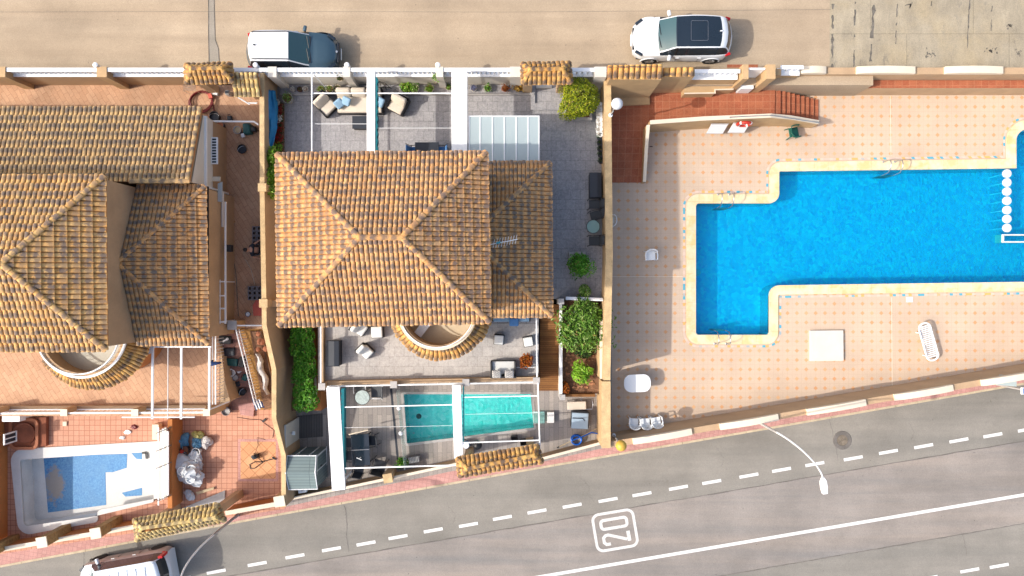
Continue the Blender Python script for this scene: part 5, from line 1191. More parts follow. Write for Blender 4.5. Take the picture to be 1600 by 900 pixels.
# ---------------------------------------------------------------- foliage
def foliage(mb, c, rad, n, leaf, seed=1, shell=.55, up=.5, lumps=7, amp=.22, lo=None, ul=0, uh=1, aspect=.42):
    rn = random.Random(seed); bumps = [(Vector((rn.gauss(0, 1), rn.gauss(0, 1), rn.gauss(0, .7))).normalized(), rn.uniform(-amp * .6, amp)) for _ in range(lumps * 3)]
    c = Vector(c); k = 0
    while k < n:
        d = Vector((rn.gauss(0, 1), rn.gauss(0, 1), rn.gauss(0, 1))).normalized(); r = (shell + (1 - shell) * rn.random() ** .6)
        s_ = 1 + sum(a * max(0, d.dot(b) - .72) / .28 for b, a in bumps)
        if sum(a for b, a in bumps if d.dot(b) > .93) < -amp * .35 and rn.random() < .7: k += 1; continue
        p = c + Vector((d.x * rad[0], d.y * rad[1], d.z * rad[2])) * r * s_; k += 1
        if lo is not None and p.z < lo: continue
        nrm = (d * (1 - up) + Vector((0, 0, up)) + Vector((rn.gauss(0, .45), rn.gauss(0, .45), rn.gauss(0, .3)))).normalized()
        t = nrm.cross(Vector((rn.gauss(0, 1), rn.gauss(0, 1), rn.gauss(0, 1)))).normalized(); b = nrm.cross(t); l = leaf * rn.uniform(.65, 1.35); w_ = l * aspect
        fold = nrm * l * .12; u = ul + (uh - ul) * min(1, max(0, rn.gauss(.5, .24)))
        mb.add([p - t * l * .5, p + b * w_ * .5 + fold, p + t * l * .5, p - b * w_ * .5 + fold], [(0, 1, 2), (0, 2, 3)], [[(u, .5)] * 3, [(u, .5)] * 3])
    return mb
def bush(name, label, cat, px, py, z, rad, zc, n, leaf, mat, seed, stems=7, group=None, clumps=1, up=.45, planter=None, **kw):
    q = V(px, py, zc); t = thing(name, label, cat, (q.x, q.y, z), 0, group); rn = random.Random(seed * 7 + 1); f = MB(); h = zc - z
    if clumps == 1: foliage(f, (0, 0, h), rad, n, leaf, seed, up=up, lo=.03, **kw)
    else:
        for k in range(clumps):
            a = rn.uniform(0, 6.28); r_ = rn.uniform(.1, .72); s_ = rn.uniform(.35, .62)
            foliage(f, (cos(a) * rad[0] * r_, sin(a) * rad[1] * r_, h + rn.uniform(-.3, .3) * rad[2]), (rad[0] * s_, rad[1] * s_, rad[2] * s_), n // clumps, leaf, seed * 31 + k, up=up, lo=.03, ul=rn.uniform(0, .3), uh=rn.uniform(.7, 1), **kw)
    f.build('crown', mat, t)
    for k in range(stems):
        a = 2 * pi * k / stems + rn.uniform(-.3, .3); e = Vector((cos(a) * rad[0] * .6, sin(a) * rad[1] * .6, h + rn.uniform(-.1, .4) * rad[2])); MB().tube([(cos(a) * .03, sin(a) * .03, 0), e * .45 + Vector((0, 0, .05)), e], [.035, .022, .008], 6).build('branch', m_bark, t, smooth=True)
    return t
def potted(label, px, py, z, r, mat_pot, mat_leaf, seed, hpot=.3, fr=1.2, n=160, leaf=.1, z_extra=0, cat='potted plant', group='potted plants along the white balustrade', up=.5, fh=.6):
    q = V(px, py, z + hpot); t = thing('potted_plant', label, cat, (q.x, q.y, z), 0, group)
    p = MB().lathe([(.01, 0), (r * .72, 0), (r, hpot), (r * 1.06, hpot), (r * 1.06, hpot - .03), (r * .9, hpot - .03), (.01, hpot - .04)][:4] + [(r * .88, hpot), (r * .86, hpot - .05), (.01, hpot - .05)], (0, 0, 0), 18).build('pot', mat_pot, t, smooth=True)
    MB().lathe([(.01, hpot - .055), (r * .85, hpot - .045), (.01, hpot - .04)], (0, 0, 0), 14).build('soil', m_soil, t)
    f = MB(); foliage(f, (0, 0, hpot + r * fh * .6), (r * fr, r * fr, r * fh * 1.3), n, leaf, seed, shell=.2, up=up, lo=hpot - .03); f.build('leaves', mat_leaf, t); return t
# ---------------------------------------------------------------- upper patio: pergola, sofas, tables
zp = 4.15
pg = thing('white_pergola', 'white pergola with two wide beams and teal awning over the grey patio', 'pergola', (V(640, 180, zp).x, V(0, 180, zp).y, ZU))
def beam(t, p, q, w_, z, h=.14, nm='beam', mat=m_white):
    a, b = V(*p, z), V(*q, z); d = (b - a).xy; L = d.length; m_ = (a + b) / 2; return MB().obox((m_.x, m_.y, z - h / 2), (L, w_, h), math.atan2(d.y, d.x)).build(nm, mat, t, bevel=.008, world=True)
for (x0, x1) in ((573, 586), (705.5, 730)): beam(pg, ((x0 + x1) / 2, 110), ((x0 + x1) / 2, 252), (x1 - x0) / 37.8, zp, .2)
beam(pg, (487, 112), (487, 250), .05, zp, .08); beam(pg, (487, 145.5), (705, 145.5), .045, zp - .05, .06, 'crossbar')
beam(pg, (492, 193.5), (573, 193.5), .02, zp - .06, .02, 'wire'); beam(pg, (588, 200), (705, 200), .02, zp - .06, .02, 'wire')
for x in (488, 579, 718): q = V(x, 114, zp); MB().tube([(q.x, q.y, ZU), (q.x, q.y, zp - .2)], .025, 8).build('post', m_white, pg, world=True)
def awning(t, x, y0, y1, z, w_, n, mat=m_teal, amp=.05):
    a, b = V(x, y0, z), V(x, y1, z); d = (b - a); L = d.length; vs = []; N = n * 6; u = d.normalized(); s_ = Vector((-u.y, u.x, 0))
    for i in range(N + 1):
        p = a + d * i / N; k = abs(sin(pi * i / 6)) ; o = -amp * k
        vs += [p + s_ * (w_ / 2), p - s_ * (-w_ * 0.0 + w_ / 2 + amp * k * .9) , p - s_ * (w_ / 2 + amp * k * .6) + Vector((0, 0, -.35 + .05 * k)), p + s_ * (w_ / 2) + Vector((0, 0, -.35))]
    if s_.x > 0: pass
    fs = [(i * 4 + j, (i + 1) * 4 + j, (i + 1) * 4 + (j + 1) % 4, i * 4 + (j + 1) % 4) for i in range(N) for j in range(4)] + [(0, 1, 2, 3), (N * 4 + 3, N * 4 + 2, N * 4 + 1, N * 4)]
    return MB().add(vs, fs).build('folded_awning', mat, t, world=True)
awning(pg, 587.5, 250, 120, zp - .02, .05, 11)
# seats
armchair('cream lounge chair with tilted back left of the cream sofa', 508, 163, R(45), .78, .85, group=None, rec=.2)
armchair('cream lounge chair turned towards the patio right of the wide white beam', 622, 162, R(-28), .78, .8, rec=.2)
q = V(562, 160, ZU + .4); sf = thing('sofa', 'long cream sofa with pale blue cushions under the white pergola beam', 'sofa', (q.x, q.y + .05, ZU), 0)
MB().rbox((0, -.1, .15), (2.05, .85, .28), 0, .03).build('frame', m_dark, sf, smooth=True); MB().rbox((0, -.14, .36), (1.95, .72, .16), 0, .05).build('seat_cushion', m_cushion, sf, smooth=True)
for k in range(3): MB().rbox((-.66 + .66 * k, .34, .58), (.64, .24, .46), 0, .08, rx=-.5).build('back_cushion', m_cushion, sf, smooth=True)
MB().rbox((0, .48, .4), (2.05, .09, .55), 0, .03, rx=-.15).build('back_frame', m_dark, sf, smooth=True)
cushion('pale blue cushion at the left end of the cream sofa, outermost', 530, 162, 2.35, R(40), (.4, .4, .16), m_cushb); cushion('pale blue cushion overlapping its neighbour on the cream sofa', 541, 158, 2.4, R(-25), (.38, .38, .15), m_cushb)
cushion('pale blue cushion at the right end of the cream sofa beyond the beam', 593, 159, 2.35, R(-30), (.42, .42, .16), m_cushb)
t = thing('coffee_table', 'low dark glass coffee table half under the white pergola beam', 'table', (V(566, 0, 2.1).x, V(0, 191, 2.1).y, ZU))
MB().box(-.42, .42, -.26, .26, .02, .34).build('table_base', m_dark, t, bevel=.01); MB().box(-.45, .45, -.28, .28, .35, .38).build('tabletop', m_anthra, t, bevel=.006)
t = thing('dining_table', 'dark dining table half hidden under the edge of the main tiled roof', 'table', (V(667, 0, 2.45).x, V(0, 240, 2.45).y, ZU)); MB().box(-.52, .52, -.5, .5, .71, .74).build('tabletop', m_anthra, t, bevel=.008); MB().box(-.48, .48, -.46, .46, .66, .708).build('table_frame', m_black, t); legs(t, [(-.45, -.45), (.45, -.45), (-.45, .45), (.45, .45)], .7, .025, m_black)
for (x, lab) in ((650, 'dark blue chair left of the half hidden dining table'), (687, 'dark blue chair right of the half hidden dining table')): sling_chair(lab, x, 238, R(90) if x < 660 else R(-90), m_cushbl, m_black, ZU)
# sun shelter of milky panels
zc_ = 4.05; cn = thing('panel_canopy', 'canopy of seven milky panels north of the lower tiled wing', 'canopy', (V(788, 0, zc_).x, V(0, 216, zc_).y, ZU))
xs_ = [733, 750, 769.5, 788, 806.5, 825, 842]
for k in range(6):
    a, b = V(xs_[k] + .6, 262, zc_), V(xs_[k + 1] - .6, 181.5, zc_); MB().box(a.x, b.x, a.y, b.y, zc_ - .03, zc_).build('panel', m_poly, cn, world=True)
for x in xs_: a, b = V(x, 262, zc_), V(x, 181, zc_); MB().box(a.x - .022, a.x + .022, a.y, b.y, zc_ - .06, zc_ + .02).build('rafter', m_white, cn, world=True)
beam(cn, (733, 181.5), (842, 181.5), .05, zc_ + .01, .08, 'front_beam')
for x in (735, 841): q = V(x, 184, zc_); MB().tube([(q.x, q.y, ZU), (q.x, q.y, zc_ - .05)], .04, 8).build('post', m_white, cn, world=True)
# kerb ledge with pots, sunken entry
a, b = V(438, 143.5, ZU + .1), V(836, 147, ZU + .1)
kd = MB().box(a.x, V(834, 0, ZU).x, b.y + .02, 9.08, ZU + .001, ZU + .12).build('raised_border', m_grey); struct(kd, 'raised tiled border under the balustrade')
mb = MB().box(a.x, V(834, 0, ZU).x, b.y - .04, b.y + .018, ZU + .001, ZU + .135); struct(mb.build('border_edge', m_potgrey), 'pale edging of the raised border')
a, b = V(836, 162, ZU), V(874, 135, ZU); t = thing('entry_step', 'sunken tiled entry with a pale rim behind the tiled gate roof', 'step', ((a.x + b.x) / 2, (a.y + b.y) / 2, ZU)); e_ = MB()
for bx_ in ((a.x - .2, b.x + .1, a.y - .3, a.y), (a.x - .2, a.x, a.y, b.y), ): e_.box(bx_[0], bx_[1], bx_[2], bx_[3], ZU + .001, ZU + .1)
e_.build('rim', m_grey, t, world=True); MB().box(V(838, 0, 1.8).x, V(862, 0, 1.8).x, 8.95, 9.08, ZU, ZU + .14).build('threshold', m_wallwhite, t, world=True)
# potted plants on the border
P_ = 'potted plants along the white balustrade'
potted('dark pot with a sprig in the corner by the white pillar, first on the border', 457, 139, ZU + .12, .10, m_wallwhite, L_wht, 1, .16, 1.0, 50, .06)
potted('small dark maroon pot with low plant, second on the border', 468, 139.5, ZU + .12, .12, M('maroon_pot', A(90, 45, 50), .5, .1, 4, .1, 30), L_dark, 2, .18, .9, 60, .05)
potted('pale pot holding a pinkish white plant, third on the border', 477, 139, ZU + .12, .13, m_wallwhite, L_wht, 3, .18, 1.0, 70, .06)
potted('large blue white pot with succulents standing on the grey floor near the wall', 449, 153, ZU, .23, m_wallwhite, L_mid, 4, .35, .95, 150, .08)
potted('pot with green sprigs left of the two brown bowls', 501, 139, ZU + .12, .13, m_pot, L_mid, 5, .2, 1.2, 90, .08)
potted('pale bowl with dark soil and sprigs, left of the sofa back', 515, 139, ZU + .12, .18, m_cream, L_mid, 6, .2, .9, 90, .07)
potted('pale bowl with dark brown succulents behind the left armchair', 527, 138, ZU + .12, .17, m_cream, L_dark, 7, .2, 1.0, 90, .07)
potted('round succulent bowl on the wall pillar above the sofa', 531, 121.5, 2.75, .15, m_cream, L_dark, 8, .15, 1.0, 90, .07)
potted('leafy bright green plant in a pot behind the right armchair, biggest on the border', 634, 137, ZU + .12, .2, m_pot, L_fresh, 9, .2, 1.5, 260, .12)
potted('leafy green plant right of the biggest border plant', 648, 138, ZU + .12, .19, m_cream, L_mid, 10, .2, 1.2, 160, .1)
potted('low green plant in a pale round pot left of the pillar with a fern', 671, 138, ZU + .12, .19, m_cream, L_fresh, 11, .2, 1.05, 170, .08)
potted('fern pot on top of the wall pillar between the pergola beams', 685, 120, 2.75, .16, m_wallwhite, L_mid, 12, .15, 1.6, 130, .14)
potted('small green plant beside the second wide white beam', 700, 136, ZU + .12, .11, m_pot, L_mid, 13, .18, 1.2, 70, .08)
potted('blue and white pot holding a grey blue rosette', 740, 137.5, ZU + .12, .15, m_wallwhite, Mleaf('blue_leaves', [A(90, 100, 150), A(130, 140, 180), A(200, 205, 220)]), 14, .2, .95, 80, .08)
potted('white round pot with a dense dark green plant', 762, 137.5, ZU + .12, .18, m_wallwhite, L_green, 15, .2, .95, 150, .08)
potted('rusty red leafed plant left of the tiled gate roof', 789, 138, ZU + .12, .15, m_pot, L_orange, 16, .2, 1.4, 120, .08)
potted('star shaped straw yellow plant beside the tiled gate roof', 811, 136.5, ZU + .12, .2, m_potgrey, L_yel, 17, .22, 1.1, 110, .16)
# dark dry plants and bicycle rack shape by the second bay
t = thing('metal_plant_stand', 'thin black metal plant stand leaning at the white wall', 'plant stand', (V(598, 0, 2).x, 8.9, ZU + .12))
for k, (dx, dy) in enumerate(((-.3, 0), (-.1, -.05), (.15, -.05), (.35, 0))): MB().tube([(dx, dy, 0), (dx * .5, .1, .5), (dx * .2 - .3, .12, .95)], .014, 5).build('stand_leg', m_black, t); 
MB().tube([(-.35, 0, .3), (.35, -.03, .3)], .014, 5).build('stand_bar', m_black, t)
# round yellow green bush in its planter
q = V(903, 165, ZU + .4); pl = thing('square_planter', 'low tiled square planter under the round yellow green bush', 'planter', (q.x, q.y, ZU)); 
for b_ in ((-.62, .62, -.62, -.52), (-.62, .62, .52, .62), (-.62, -.52, -.519, .519), (.52, .62, -.519, .519)): MB().box(*b_, 0, .42).build('planter_side', m_potgrey, pl)
MB().box(-.519, .519, -.519, .519, .1, .36).build('soil', m_soil, pl)
bush('round_bush', 'round yellow green bush beside the tiled gate roof', 'bush', 904, 154, ZU + .36, (.80, .80, .62), ZU + 1.15, 6500, .095, L_lime, 3, 8, up=.4, shell=.62, amp=.25, lumps=12)
# cone and ball ornaments along the garden wall
prev = None
for k in range(7):
    q = V(938.5 - (k % 2) * .8, 163 + k * 7.6, 2.3); t = thing('white_ball_pot', 'white round pot in the row of white pots along the sand wall', 'pot', (q.x, q.y, ZU), 0, 'row of white pots along the sand wall'); t['label'] = ['northernmost white round pot beside the sand wall and the round bush', 'second white round pot from the round bush along the sand wall', 'third white round pot from the round bush along the sand wall', 'middle white round pot of the seven along the sand wall', 'fifth white round pot from the round bush along the sand wall', 'sixth white round pot, last but one before the dark pots', 'white round pot right next to the first dark pot'][k]
    MB().lathe([(.01, 0), (.08, 0), (.13, .12), (.15, .3), (.12, .44), (.13, .5), (.11, .5), (.09, .42), (.01, .4)], (0, 0, 0), 16).build('pot', m_whitep, t, smooth=True)
    f = MB(); foliage(f, (-.1, 0, .52), (.12, .08, .08), 26, .06, 90 + k, shell=.1); f.build('leaves', L_wht, t)
lbs = ['first dark round pot directly south of the white pots', 'second dark round pot in the row along the sand wall', 'third dark round pot in the row along the sand wall', 'fourth dark round pot in the row along the sand wall', 'last dark round pot before the black storage chest']
for k in range(5):
    q = V(939 + k * .5, 212 + k * 9.2, 2.2); t = thing('dark_ball_pot', lbs[k], 'pot', (q.x, q.y, ZU), 0, 'row of dark pots along the sand wall')
    MB().lathe([(.01, 0), (.08, 0), (.14, .1), (.15, .26), (.12, .38), (.13, .43), (.11, .43), (.09, .37), (.01, .35)], (0, 0, 0), 16).build('pot', m_anthra, t, smooth=True); f = MB(); foliage(f, (-.08, 0, .42), (.14, .1, .1), 40, .07, 70 + k, shell=.1); f.build('leaves', L_dark, t)
# east side of the patio
storage_box('black storage chest beside the sand wall north of the dark chairs', 921, 269, 941, 309, ZU, .6)
G_ = 'dark chairs along the sand wall'; m_slate0 = M('charcoal_fabric', (.05, .055, .06), .9, .1, 4, .15, 40)
sling_chair('northern of the three dark chairs, right below the black chest', 929, 319, R(-90), m_slate0, m_dark, ZU, G_, w_=.42); sling_chair('middle dark chair, slightly turned, just north of the round glass table', 931, 336, R(-74), m_slate0, m_dark, ZU, G_, w_=.42); sling_chair('dark chair just south of the round glass table', 929, 376, R(-90), m_slate0, m_dark, ZU, G_, w_=.44)
round_table('small round glass table between the dark chairs', 927, 354, ZU, .29)
t = bush('shrub', 'dense dark green shrub standing alone on the grey patio', 'shrub', 910, 413, ZU, (.54, .56, .5), ZU + .75, 2600, .12, L_green, 21, 6, clumps=11, amp=.4); MB().rbox((-.18, .2, .15), (.75, .75, .3), 0, .02).build('planter', m_potgrey, t)
bush('shrub', 'small brownish green shrub by the white rail south of the round table', 'shrub', 913, 453, ZU, (.25, .24, .3), ZU + .45, 500, .09, L_mid, 22, 5)
# ---------------------------------------------------------------- pale terrace
rl = thing('terrace_railing', 'white railing and low wall with four pillars above the turquoise pool', 'railing', (V(670, 0, 2.6).x, -4.1, ZU))
zt = 2.55
def bx2(nm, p, q, w_, z0, z1, mat, t=rl): a, b = V(*p, z1), V(*q, z1); d = (b - a).xy; m_ = (a + b) / 2; MB().obox((m_.x, m_.y, (z0 + z1) / 2), (d.length, w_, z1 - z0), math.atan2(d.y, d.x)).build(nm, mat, t, world=True)
bx2('low_wall', (508, 599), (834, 592), .16, ZU - .2, 2.15, m_stucco2); bx2('top_rail', (511, 604), (834, 597.5), .05, zt - .05, zt, m_white)
bx2('west_wall', (503, 508), (503, 600), .12, ZU - .2, 2.0, m_stucco2); bx2('west_rail', (501, 508), (501, 600), .055, zt - .06, zt, m_white)
bx2('east_rail', (838, 495), (839, 592), .055, zt - .06, zt, m_white)
for (x, y) in ((503, 604), (615, 601), (728, 597.5), (838, 595)): q = V(x, y, zt); MB().box(q.x - .13, q.x + .13, q.y - .13, q.y + .13, ZU - .3, zt).build('pillar', m_stucco, rl, world=True); MB().box(q.x - .15, q.x + .15, q.y - .15, q.y + .15, zt + .001, zt + .04).build('pillar_cap', m_potgrey, rl, world=True)
for k in range(34):
    f = k / 34; q = V(513 + 320 * f, 604 - 6.5 * f, zt)
    if k % 2 == 0: MB().tube([(q.x, q.y, 2.15), (q.x, q.y, zt - .04)], .012, 5).build('rail_post', m_white, rl, world=True)
storage_box('long dark rattan chest by the white rail at the west end of the terrace', 509, 532, 530, 573, ZU, .65)
armchair('white cushioned rattan chair standing alone on the pale terrace', 571, 549, R(-122 - 90 + 180 + 78), .55, .62, cush=m_cushw, hb_=.75, arms=False)
armchair('white cushioned rattan chair under the roof edge beside the square ottoman', 562, 513, R(55), .6, .6, cush=m_cushw, arms=False)
def ottoman(label, px, py, rz, s_=.5): q = V(px, py, ZU + .4); t = thing('ottoman', label, 'ottoman', (q.x, q.y, ZU), rz); MB().rbox((0, 0, .16), (s_, s_, .32), 0, .02).build('frame', m_dark, t, smooth=True); MB().rbox((0, 0, .37), (s_ - .05, s_ - .05, .1), 0, .04).build('cushion', m_cushw, t, smooth=True)
ottoman('square white ottoman left of the round balcony', 588.5, 519, R(3), .54); ottoman('square white ottoman between the round balcony and the tiled wing', 779.5, 531, R(-4), .46); ottoman('square white ottoman beside the east white rail', 825.5, 534, R(10), .46)
q = V(786.5, 577, ZU + .5); sf = thing('sofa', 'two seat white sofa with marbled cushions by the terrace wall', 'sofa', (q.x, q.y, ZU), R(181))
MB().rbox((0, 0, .18), (1.14, .72, .34), 0, .03).build('frame', m_dark, sf, smooth=True); MB().rbox((0, -.06, .4), (1.02, .58, .14), 0, .05).build('seat_cushion', m_cushw, sf, smooth=True); MB().rbox((0, .33, .42), (1.14, .09, .6), 0, .03).build('back_frame', m_dark, sf, smooth=True)
for s_ in (1, -1): MB().rbox((s_ * .53, 0, .4), (.08, .7, .42), 0, .03).build('armrest', m_dark, sf, smooth=True)
m_marble = Mpave('marbled_cushion', A(220, 216, 208), A(205, 200, 195), A(150, 150, 150), .11, .07, .012, .5, R(30), .1, 4, .3, 30, .9, .1)
for (x, s_) in ((776, 'left'), (796, 'right')): cushion('grey and white patterned cushion at the %s end of the white sofa' % s_, x, 584.5, 2.45, 0, (.4, .34, .13), m_marble, -.35)
q = V(790, 492, 2.1); sf = thing('sofa', 'pale blue cushioned bench mostly hidden under the tiled wing edge', 'sofa', (q.x + .25, q.y, ZU)); MB().rbox((0, 0, .18), (1.7, .6, .34), 0, .03).build('frame', m_dark, sf, smooth=True); MB().rbox((0, -.02, .4), (1.6, .55, .14), 0, .05).build('seat_cushion', m_cushb, sf, smooth=True)
cushion('bright blue cushion in the middle of the pale blue bench', 803, 503, 2.3, 0, (.42, .38, .14), m_cushbl, .25)
t = potted('orange leaved plant in a pot beside the white terrace sofa', 822, 563, ZU, .2, m_pot, L_orange, 31, .3, 1.5, 420, .13, group=None); t['group'] = 'terrace plants'; del t['group']
MB().tube([V(804, 574, 1.9), V(835, 574, 1.9)], .02, 6).build('x', m_white).name = 'floor_rail'; tag(bpy.data.objects['floor_rail'], 'thin pale bar lying between the terrace sofa and the east rail', 'bar')
# lounger inside the round balcony
q = V(664, 508, 4.3); t = thing('deck_chair', 'folding chair with pale slats inside the round balcony of the middle house', 'chair', (-3.62, -1.62, 4.26), R(-38)); MB().box(-.17, .17, -.36, .36, .3, .33).build('seat', m_whitep, t)
for k in range(5): MB().box(-.165, .165, -.33 + k * .14, -.22 + k * .14, .331, .345).build('slat', m_white, t)
legs(t, [(-.15, -.33), (.15, -.33), (-.15, .33), (.15, .33)], .3, .015, m_chrome)
# ---------------------------------------------------------------- wooden stairs and garden bed
t = thing('wooden_stairs', 'brown wooden stairs between the terrace and the leafy bed', 'stairs', (V(860, 0, 1).x, V(0, 540, 1).y, 0)); x0, x1 = V(844, 0, 1.2).x, V(877, 0, 1.2).x; yt, yb = V(0, 476, ZU).y, V(0, 610, .1).y; n = 11
for k in range(n): y_ = yt + (yb - yt) * k / n; MB().box(x0, x1, yt + (yb - yt) * (k + 1) / n - .02, y_, 0, ZU * (1 - (k + .5) / n)).build('step', m_wood, t, world=True)
bed = [V(879, 467, 1.2).xy, V(936, 467, 1.2).xy, V(936, 616, .9).xy, V(879, 616, .9).xy]; struct(MB().prism([tuple(p) for p in bed], -.2, [1.3, 1.3, .7, .7]).build('garden_soil', m_soil), 'soil of the leafy garden bed')
wt = wall('planter_wall', 'low white topped wall along the wooden stairs', [(876, 470, 1.85), (876.5, 560, 1.5), (876.5, 616, 1.15)], .1, m_wallwhite, 0, m_white, .13); q = V(877, 471, 2.6); MB().box(q.x - .12, q.x + .12, q.y - .12, q.y + .12, 0, 2.6).build('post', m_potgrey, wt, world=True); q = V(879, 621, 1.3); MB().box(q.x - .12, q.x + .12, q.y - .12, q.y + .12, 0, 1.3).build('post', m_potgrey, wt, world=True)
wall('planter_wall', 'low wall with a white rail at the north end of the leafy bed', [(884, 466, 2.2), (942, 468, 2.2)], .12, m_wallwhite, 0, m_white, .14)
wall('planter_wall', 'low wooden edged wall at the south end of the leafy bed', [(882, 618, 1.0), (930, 618, 1.0)], .12, m_wood, 0)
bush('leafy_shrub', 'big loose leafy shrub filling the bed beside the wooden stairs', 'shrub', 912, 508, 1.2, (1.12, 1.35, .6), 2.15, 6800, .2, L_mid, 41, 14, clumps=28, shell=.3, aspect=.34, amp=.3)
bush('leafy_shrub', 'bright green shrub at the south end of the garden bed', 'shrub', 908, 585, .9, (.52, .5, .4), 1.45, 1100, .2, L_fresh, 42, 9, clumps=8, shell=.3, aspect=.4)
bush('leafy_shrub', 'low dark plant between the big shrub and the bright green shrub', 'shrub', 912, 549, 1.0, (.42, .3, .25), 1.3, 500, .14, L_dark, 43, 5)
bush('leafy_shrub', 'small orange brown plant in the corner of the garden bed', 'shrub', 884, 606, .8, (.2, .3, .2), 1.05, 240, .1, L_orange, 44, 4)
mb = MB(); rn = random.Random(4)
for k in range(46): x, y = rn.uniform(884, 930), rn.uniform(540, 614); q = V(x, y, 1.0); zz = 1.3 - .6 * (y - 467) / 150; mb.obox((q.x, q.y, zz + .02), (rn.uniform(.08, .22), rn.uniform(.06, .12), .06), rn.uniform(0, 3))
o = mb.build('bed_edging_bricks', m_brickbed); o['kind'] = 'stuff'; o['label'] = 'loose broken bricks in the garden bed'
# hedge bed
q = V(472, 575, .7); hd = [V(449, 508, .7).xy, V(498, 508, .7).xy, V(496, 640, .7).xy, V(456, 642, .7).xy]; struct(MB().prism([tuple(p) for p in hd], -.2, .7).build('hedge_soil', m_soil), 'soil under the hedge')
t = thing('hedge', 'dense bright green hedge between the sand wall and the terrace', 'hedge', (q.x, q.y, .7)); f = MB(); rn = random.Random(77)
for k in range(60):
    y = 506 + 130 * (k + rn.random()) / 60; x = 474 + rn.uniform(-11, 11) + (y - 575) * .05; p = V(x, y, 1.9); foliage(f, (p.x - q.x, p.y - q.y, 1.15 + rn.uniform(-.12, .15)), (.25, .3, .2), 240, .12, 200 + k, shell=.35, up=.55, ul=rn.uniform(0, .3), uh=rn.uniform(.65, 1), aspect=.55)
f.build('leaves', L_green, t)
for k in range(8): p = V(470 + (k % 2) * 6, 515 + k * 16, .8); MB().tube([(p.x - q.x, p.y - q.y, -.05), (p.x - q.x, p.y - q.y, .7)], .025, 5).build('stem', m_bark, t)
struct(MB().box(V(487, 0, 1.4).x, V(498.5, 0, 1.4).x, V(0, 640, .8).y, V(0, 505, 1.5).y, -.2, 1.05).build('hedge_border', m_wallbrown), 'orange rendered border between hedge and terrace')
wall('planter_wall', 'thin white topped edging wall on the east side of the hedge', [(487, 512, 1.25), (496, 642, 1.0)], .06, m_wallwhite, 0, m_cream, .08)
# bush beside the roof edge, flowers, tarpaulin
t = thing('climbing_shrub', 'fresh green climbing shrub squeezed between the sand wall and the main roof', 'shrub', (-9.95, 5.1, ZU)); f = MB(); rn = random.Random(5)
for k in range(16): p = V(423 + rn.uniform(-5, 5), 238 + k * 4.2, 2.9); foliage(f, (p.x + 9.95, p.y - 5.1, 1.1 + rn.uniform(-.3, .2)), (.26, .3, .25), 150, .12, 300 + k, shell=.3, up=.5, aspect=.5)
f.build('leaves', L_fresh, t); MB().tube([(.1, 0, 0), (.05, .2, 1.0)], .03, 6).build('stem', m_bark, t)
fb = [V(424, 160, ZU + .3).xy, V(441, 160, ZU + .3).xy, V(441, 240, ZU + .3).xy, V(424, 240, ZU + .3).xy]; struct(MB().prism([tuple(p) for p in fb], ZU, ZU + .3).build('flower_bed', m_soil), 'narrow flower bed along the sand wall')
for k, (x, y, r, mt, lab) in enumerate(((434, 172, .2, L_red, 'big red flower cluster at the north end of the flower bed'), (432, 160, .13, L_wht, 'white flower cluster near the pot at the north end of the bed'), (435, 185, .15, L_wht, 'white flower cluster between the two red ones'), (435, 199, .19, L_red, 'small bright red flower cluster in the middle of the bed'), (435, 216, .17, L_red, 'dark red flower cluster inside a thin white hoop'), (434, 231, .18, L_fresh, 'green plant at the south end of the flower bed'))):
    t = bush('flower_cluster', lab, 'flowers', x, y, ZU + .3, (r, r * 1.2, r), ZU + .55, 150, .08, mt, 400 + k, 3, up=.6); f = MB(); foliage(f, (0, 0, .12), (r * 1.1, r * 1.3, .1), 90, .1, 450 + k, up=.6); f.build('leaves', L_dark, t)
t = thing('folded_sun_sail', 'long crumpled blue cloth lying along the sand wall', 'sun sail', (-10.2, 7.9, 2.2)); f = MB(); rn = random.Random(6); N = 22; vs = []
for i in range(N + 1):
    y = 139 + 96 * i / N; s_ = i / N; wl_ = 408.5; wr2 = 413 + 17 * sin(pi * min(1, .2 + s_ * .78)) ** .45 + rn.uniform(-.7, .7)
    for j in range(7): xx = wl_ + (wr2 - wl_) * j / 6; zz = 2.95 - .35 * (j / 6) ** 1.4 + .06 * sin(j * 2.6 + i * .25) + rn.uniform(-.02, .02); p = V(xx, y, 2.9); vs.append((p.x, p.y, zz))
f.add(vs, [(i * 7 + j, (i + 1) * 7 + j, (i + 1) * 7 + j + 1, i * 7 + j + 1) for i in range(N) for j in range(6)]); f.build('cloth', m_bluecl, t, smooth=True, world=True).modifiers.new('thickness', 'SOLIDIFY').thickness = .03
MB().tube([V(415, 206, 2.98), V(416, 234, 2.9)], .012, 5).build('cord', m_black, t, world=True)
# ---------------------------------------------------------------- lower pergola over the turquoise pool
zq = 2.75; p2 = thing('white_pergola', 'white pergola with thin rails over the turquoise pool', 'pergola', (V(680, 0, zq).x, V(0, 680, zq).y, 0))
for (a_, b_, w0) in (((520, 605), (529, 766), .57), ((713, 602), (716.5, 716), .38)): beam(p2, a_, b_, w0, zq, .16)
beam(p2, (530, 636.5), (707, 632.5), .05, zq - .05, .06, 'crossbar'); beam(p2, (722, 621), (840, 618.5), .05, zq - .05, .06, 'crossbar'); beam(p2, (537, 732), (713, 727), .06, zq - .05, .06, 'crossbar'); beam(p2, (722, 692), (843, 688), .055, zq - .05, .06, 'crossbar')
beam(p2, (840.5, 598), (844, 716), .055, zq, .08, 'side_rail'); beam(p2, (532, 668.5), (707, 665), .015, zq - .06, .015, 'wire'); beam(p2, (722, 647.5), (840, 645), .015, zq - .06, .015, 'wire')
awning(p2, 536, 607, 742, zq - .02, .1, 16); awning(p2, 724, 604, 690, zq - .02, .03, 12, amp=.02)
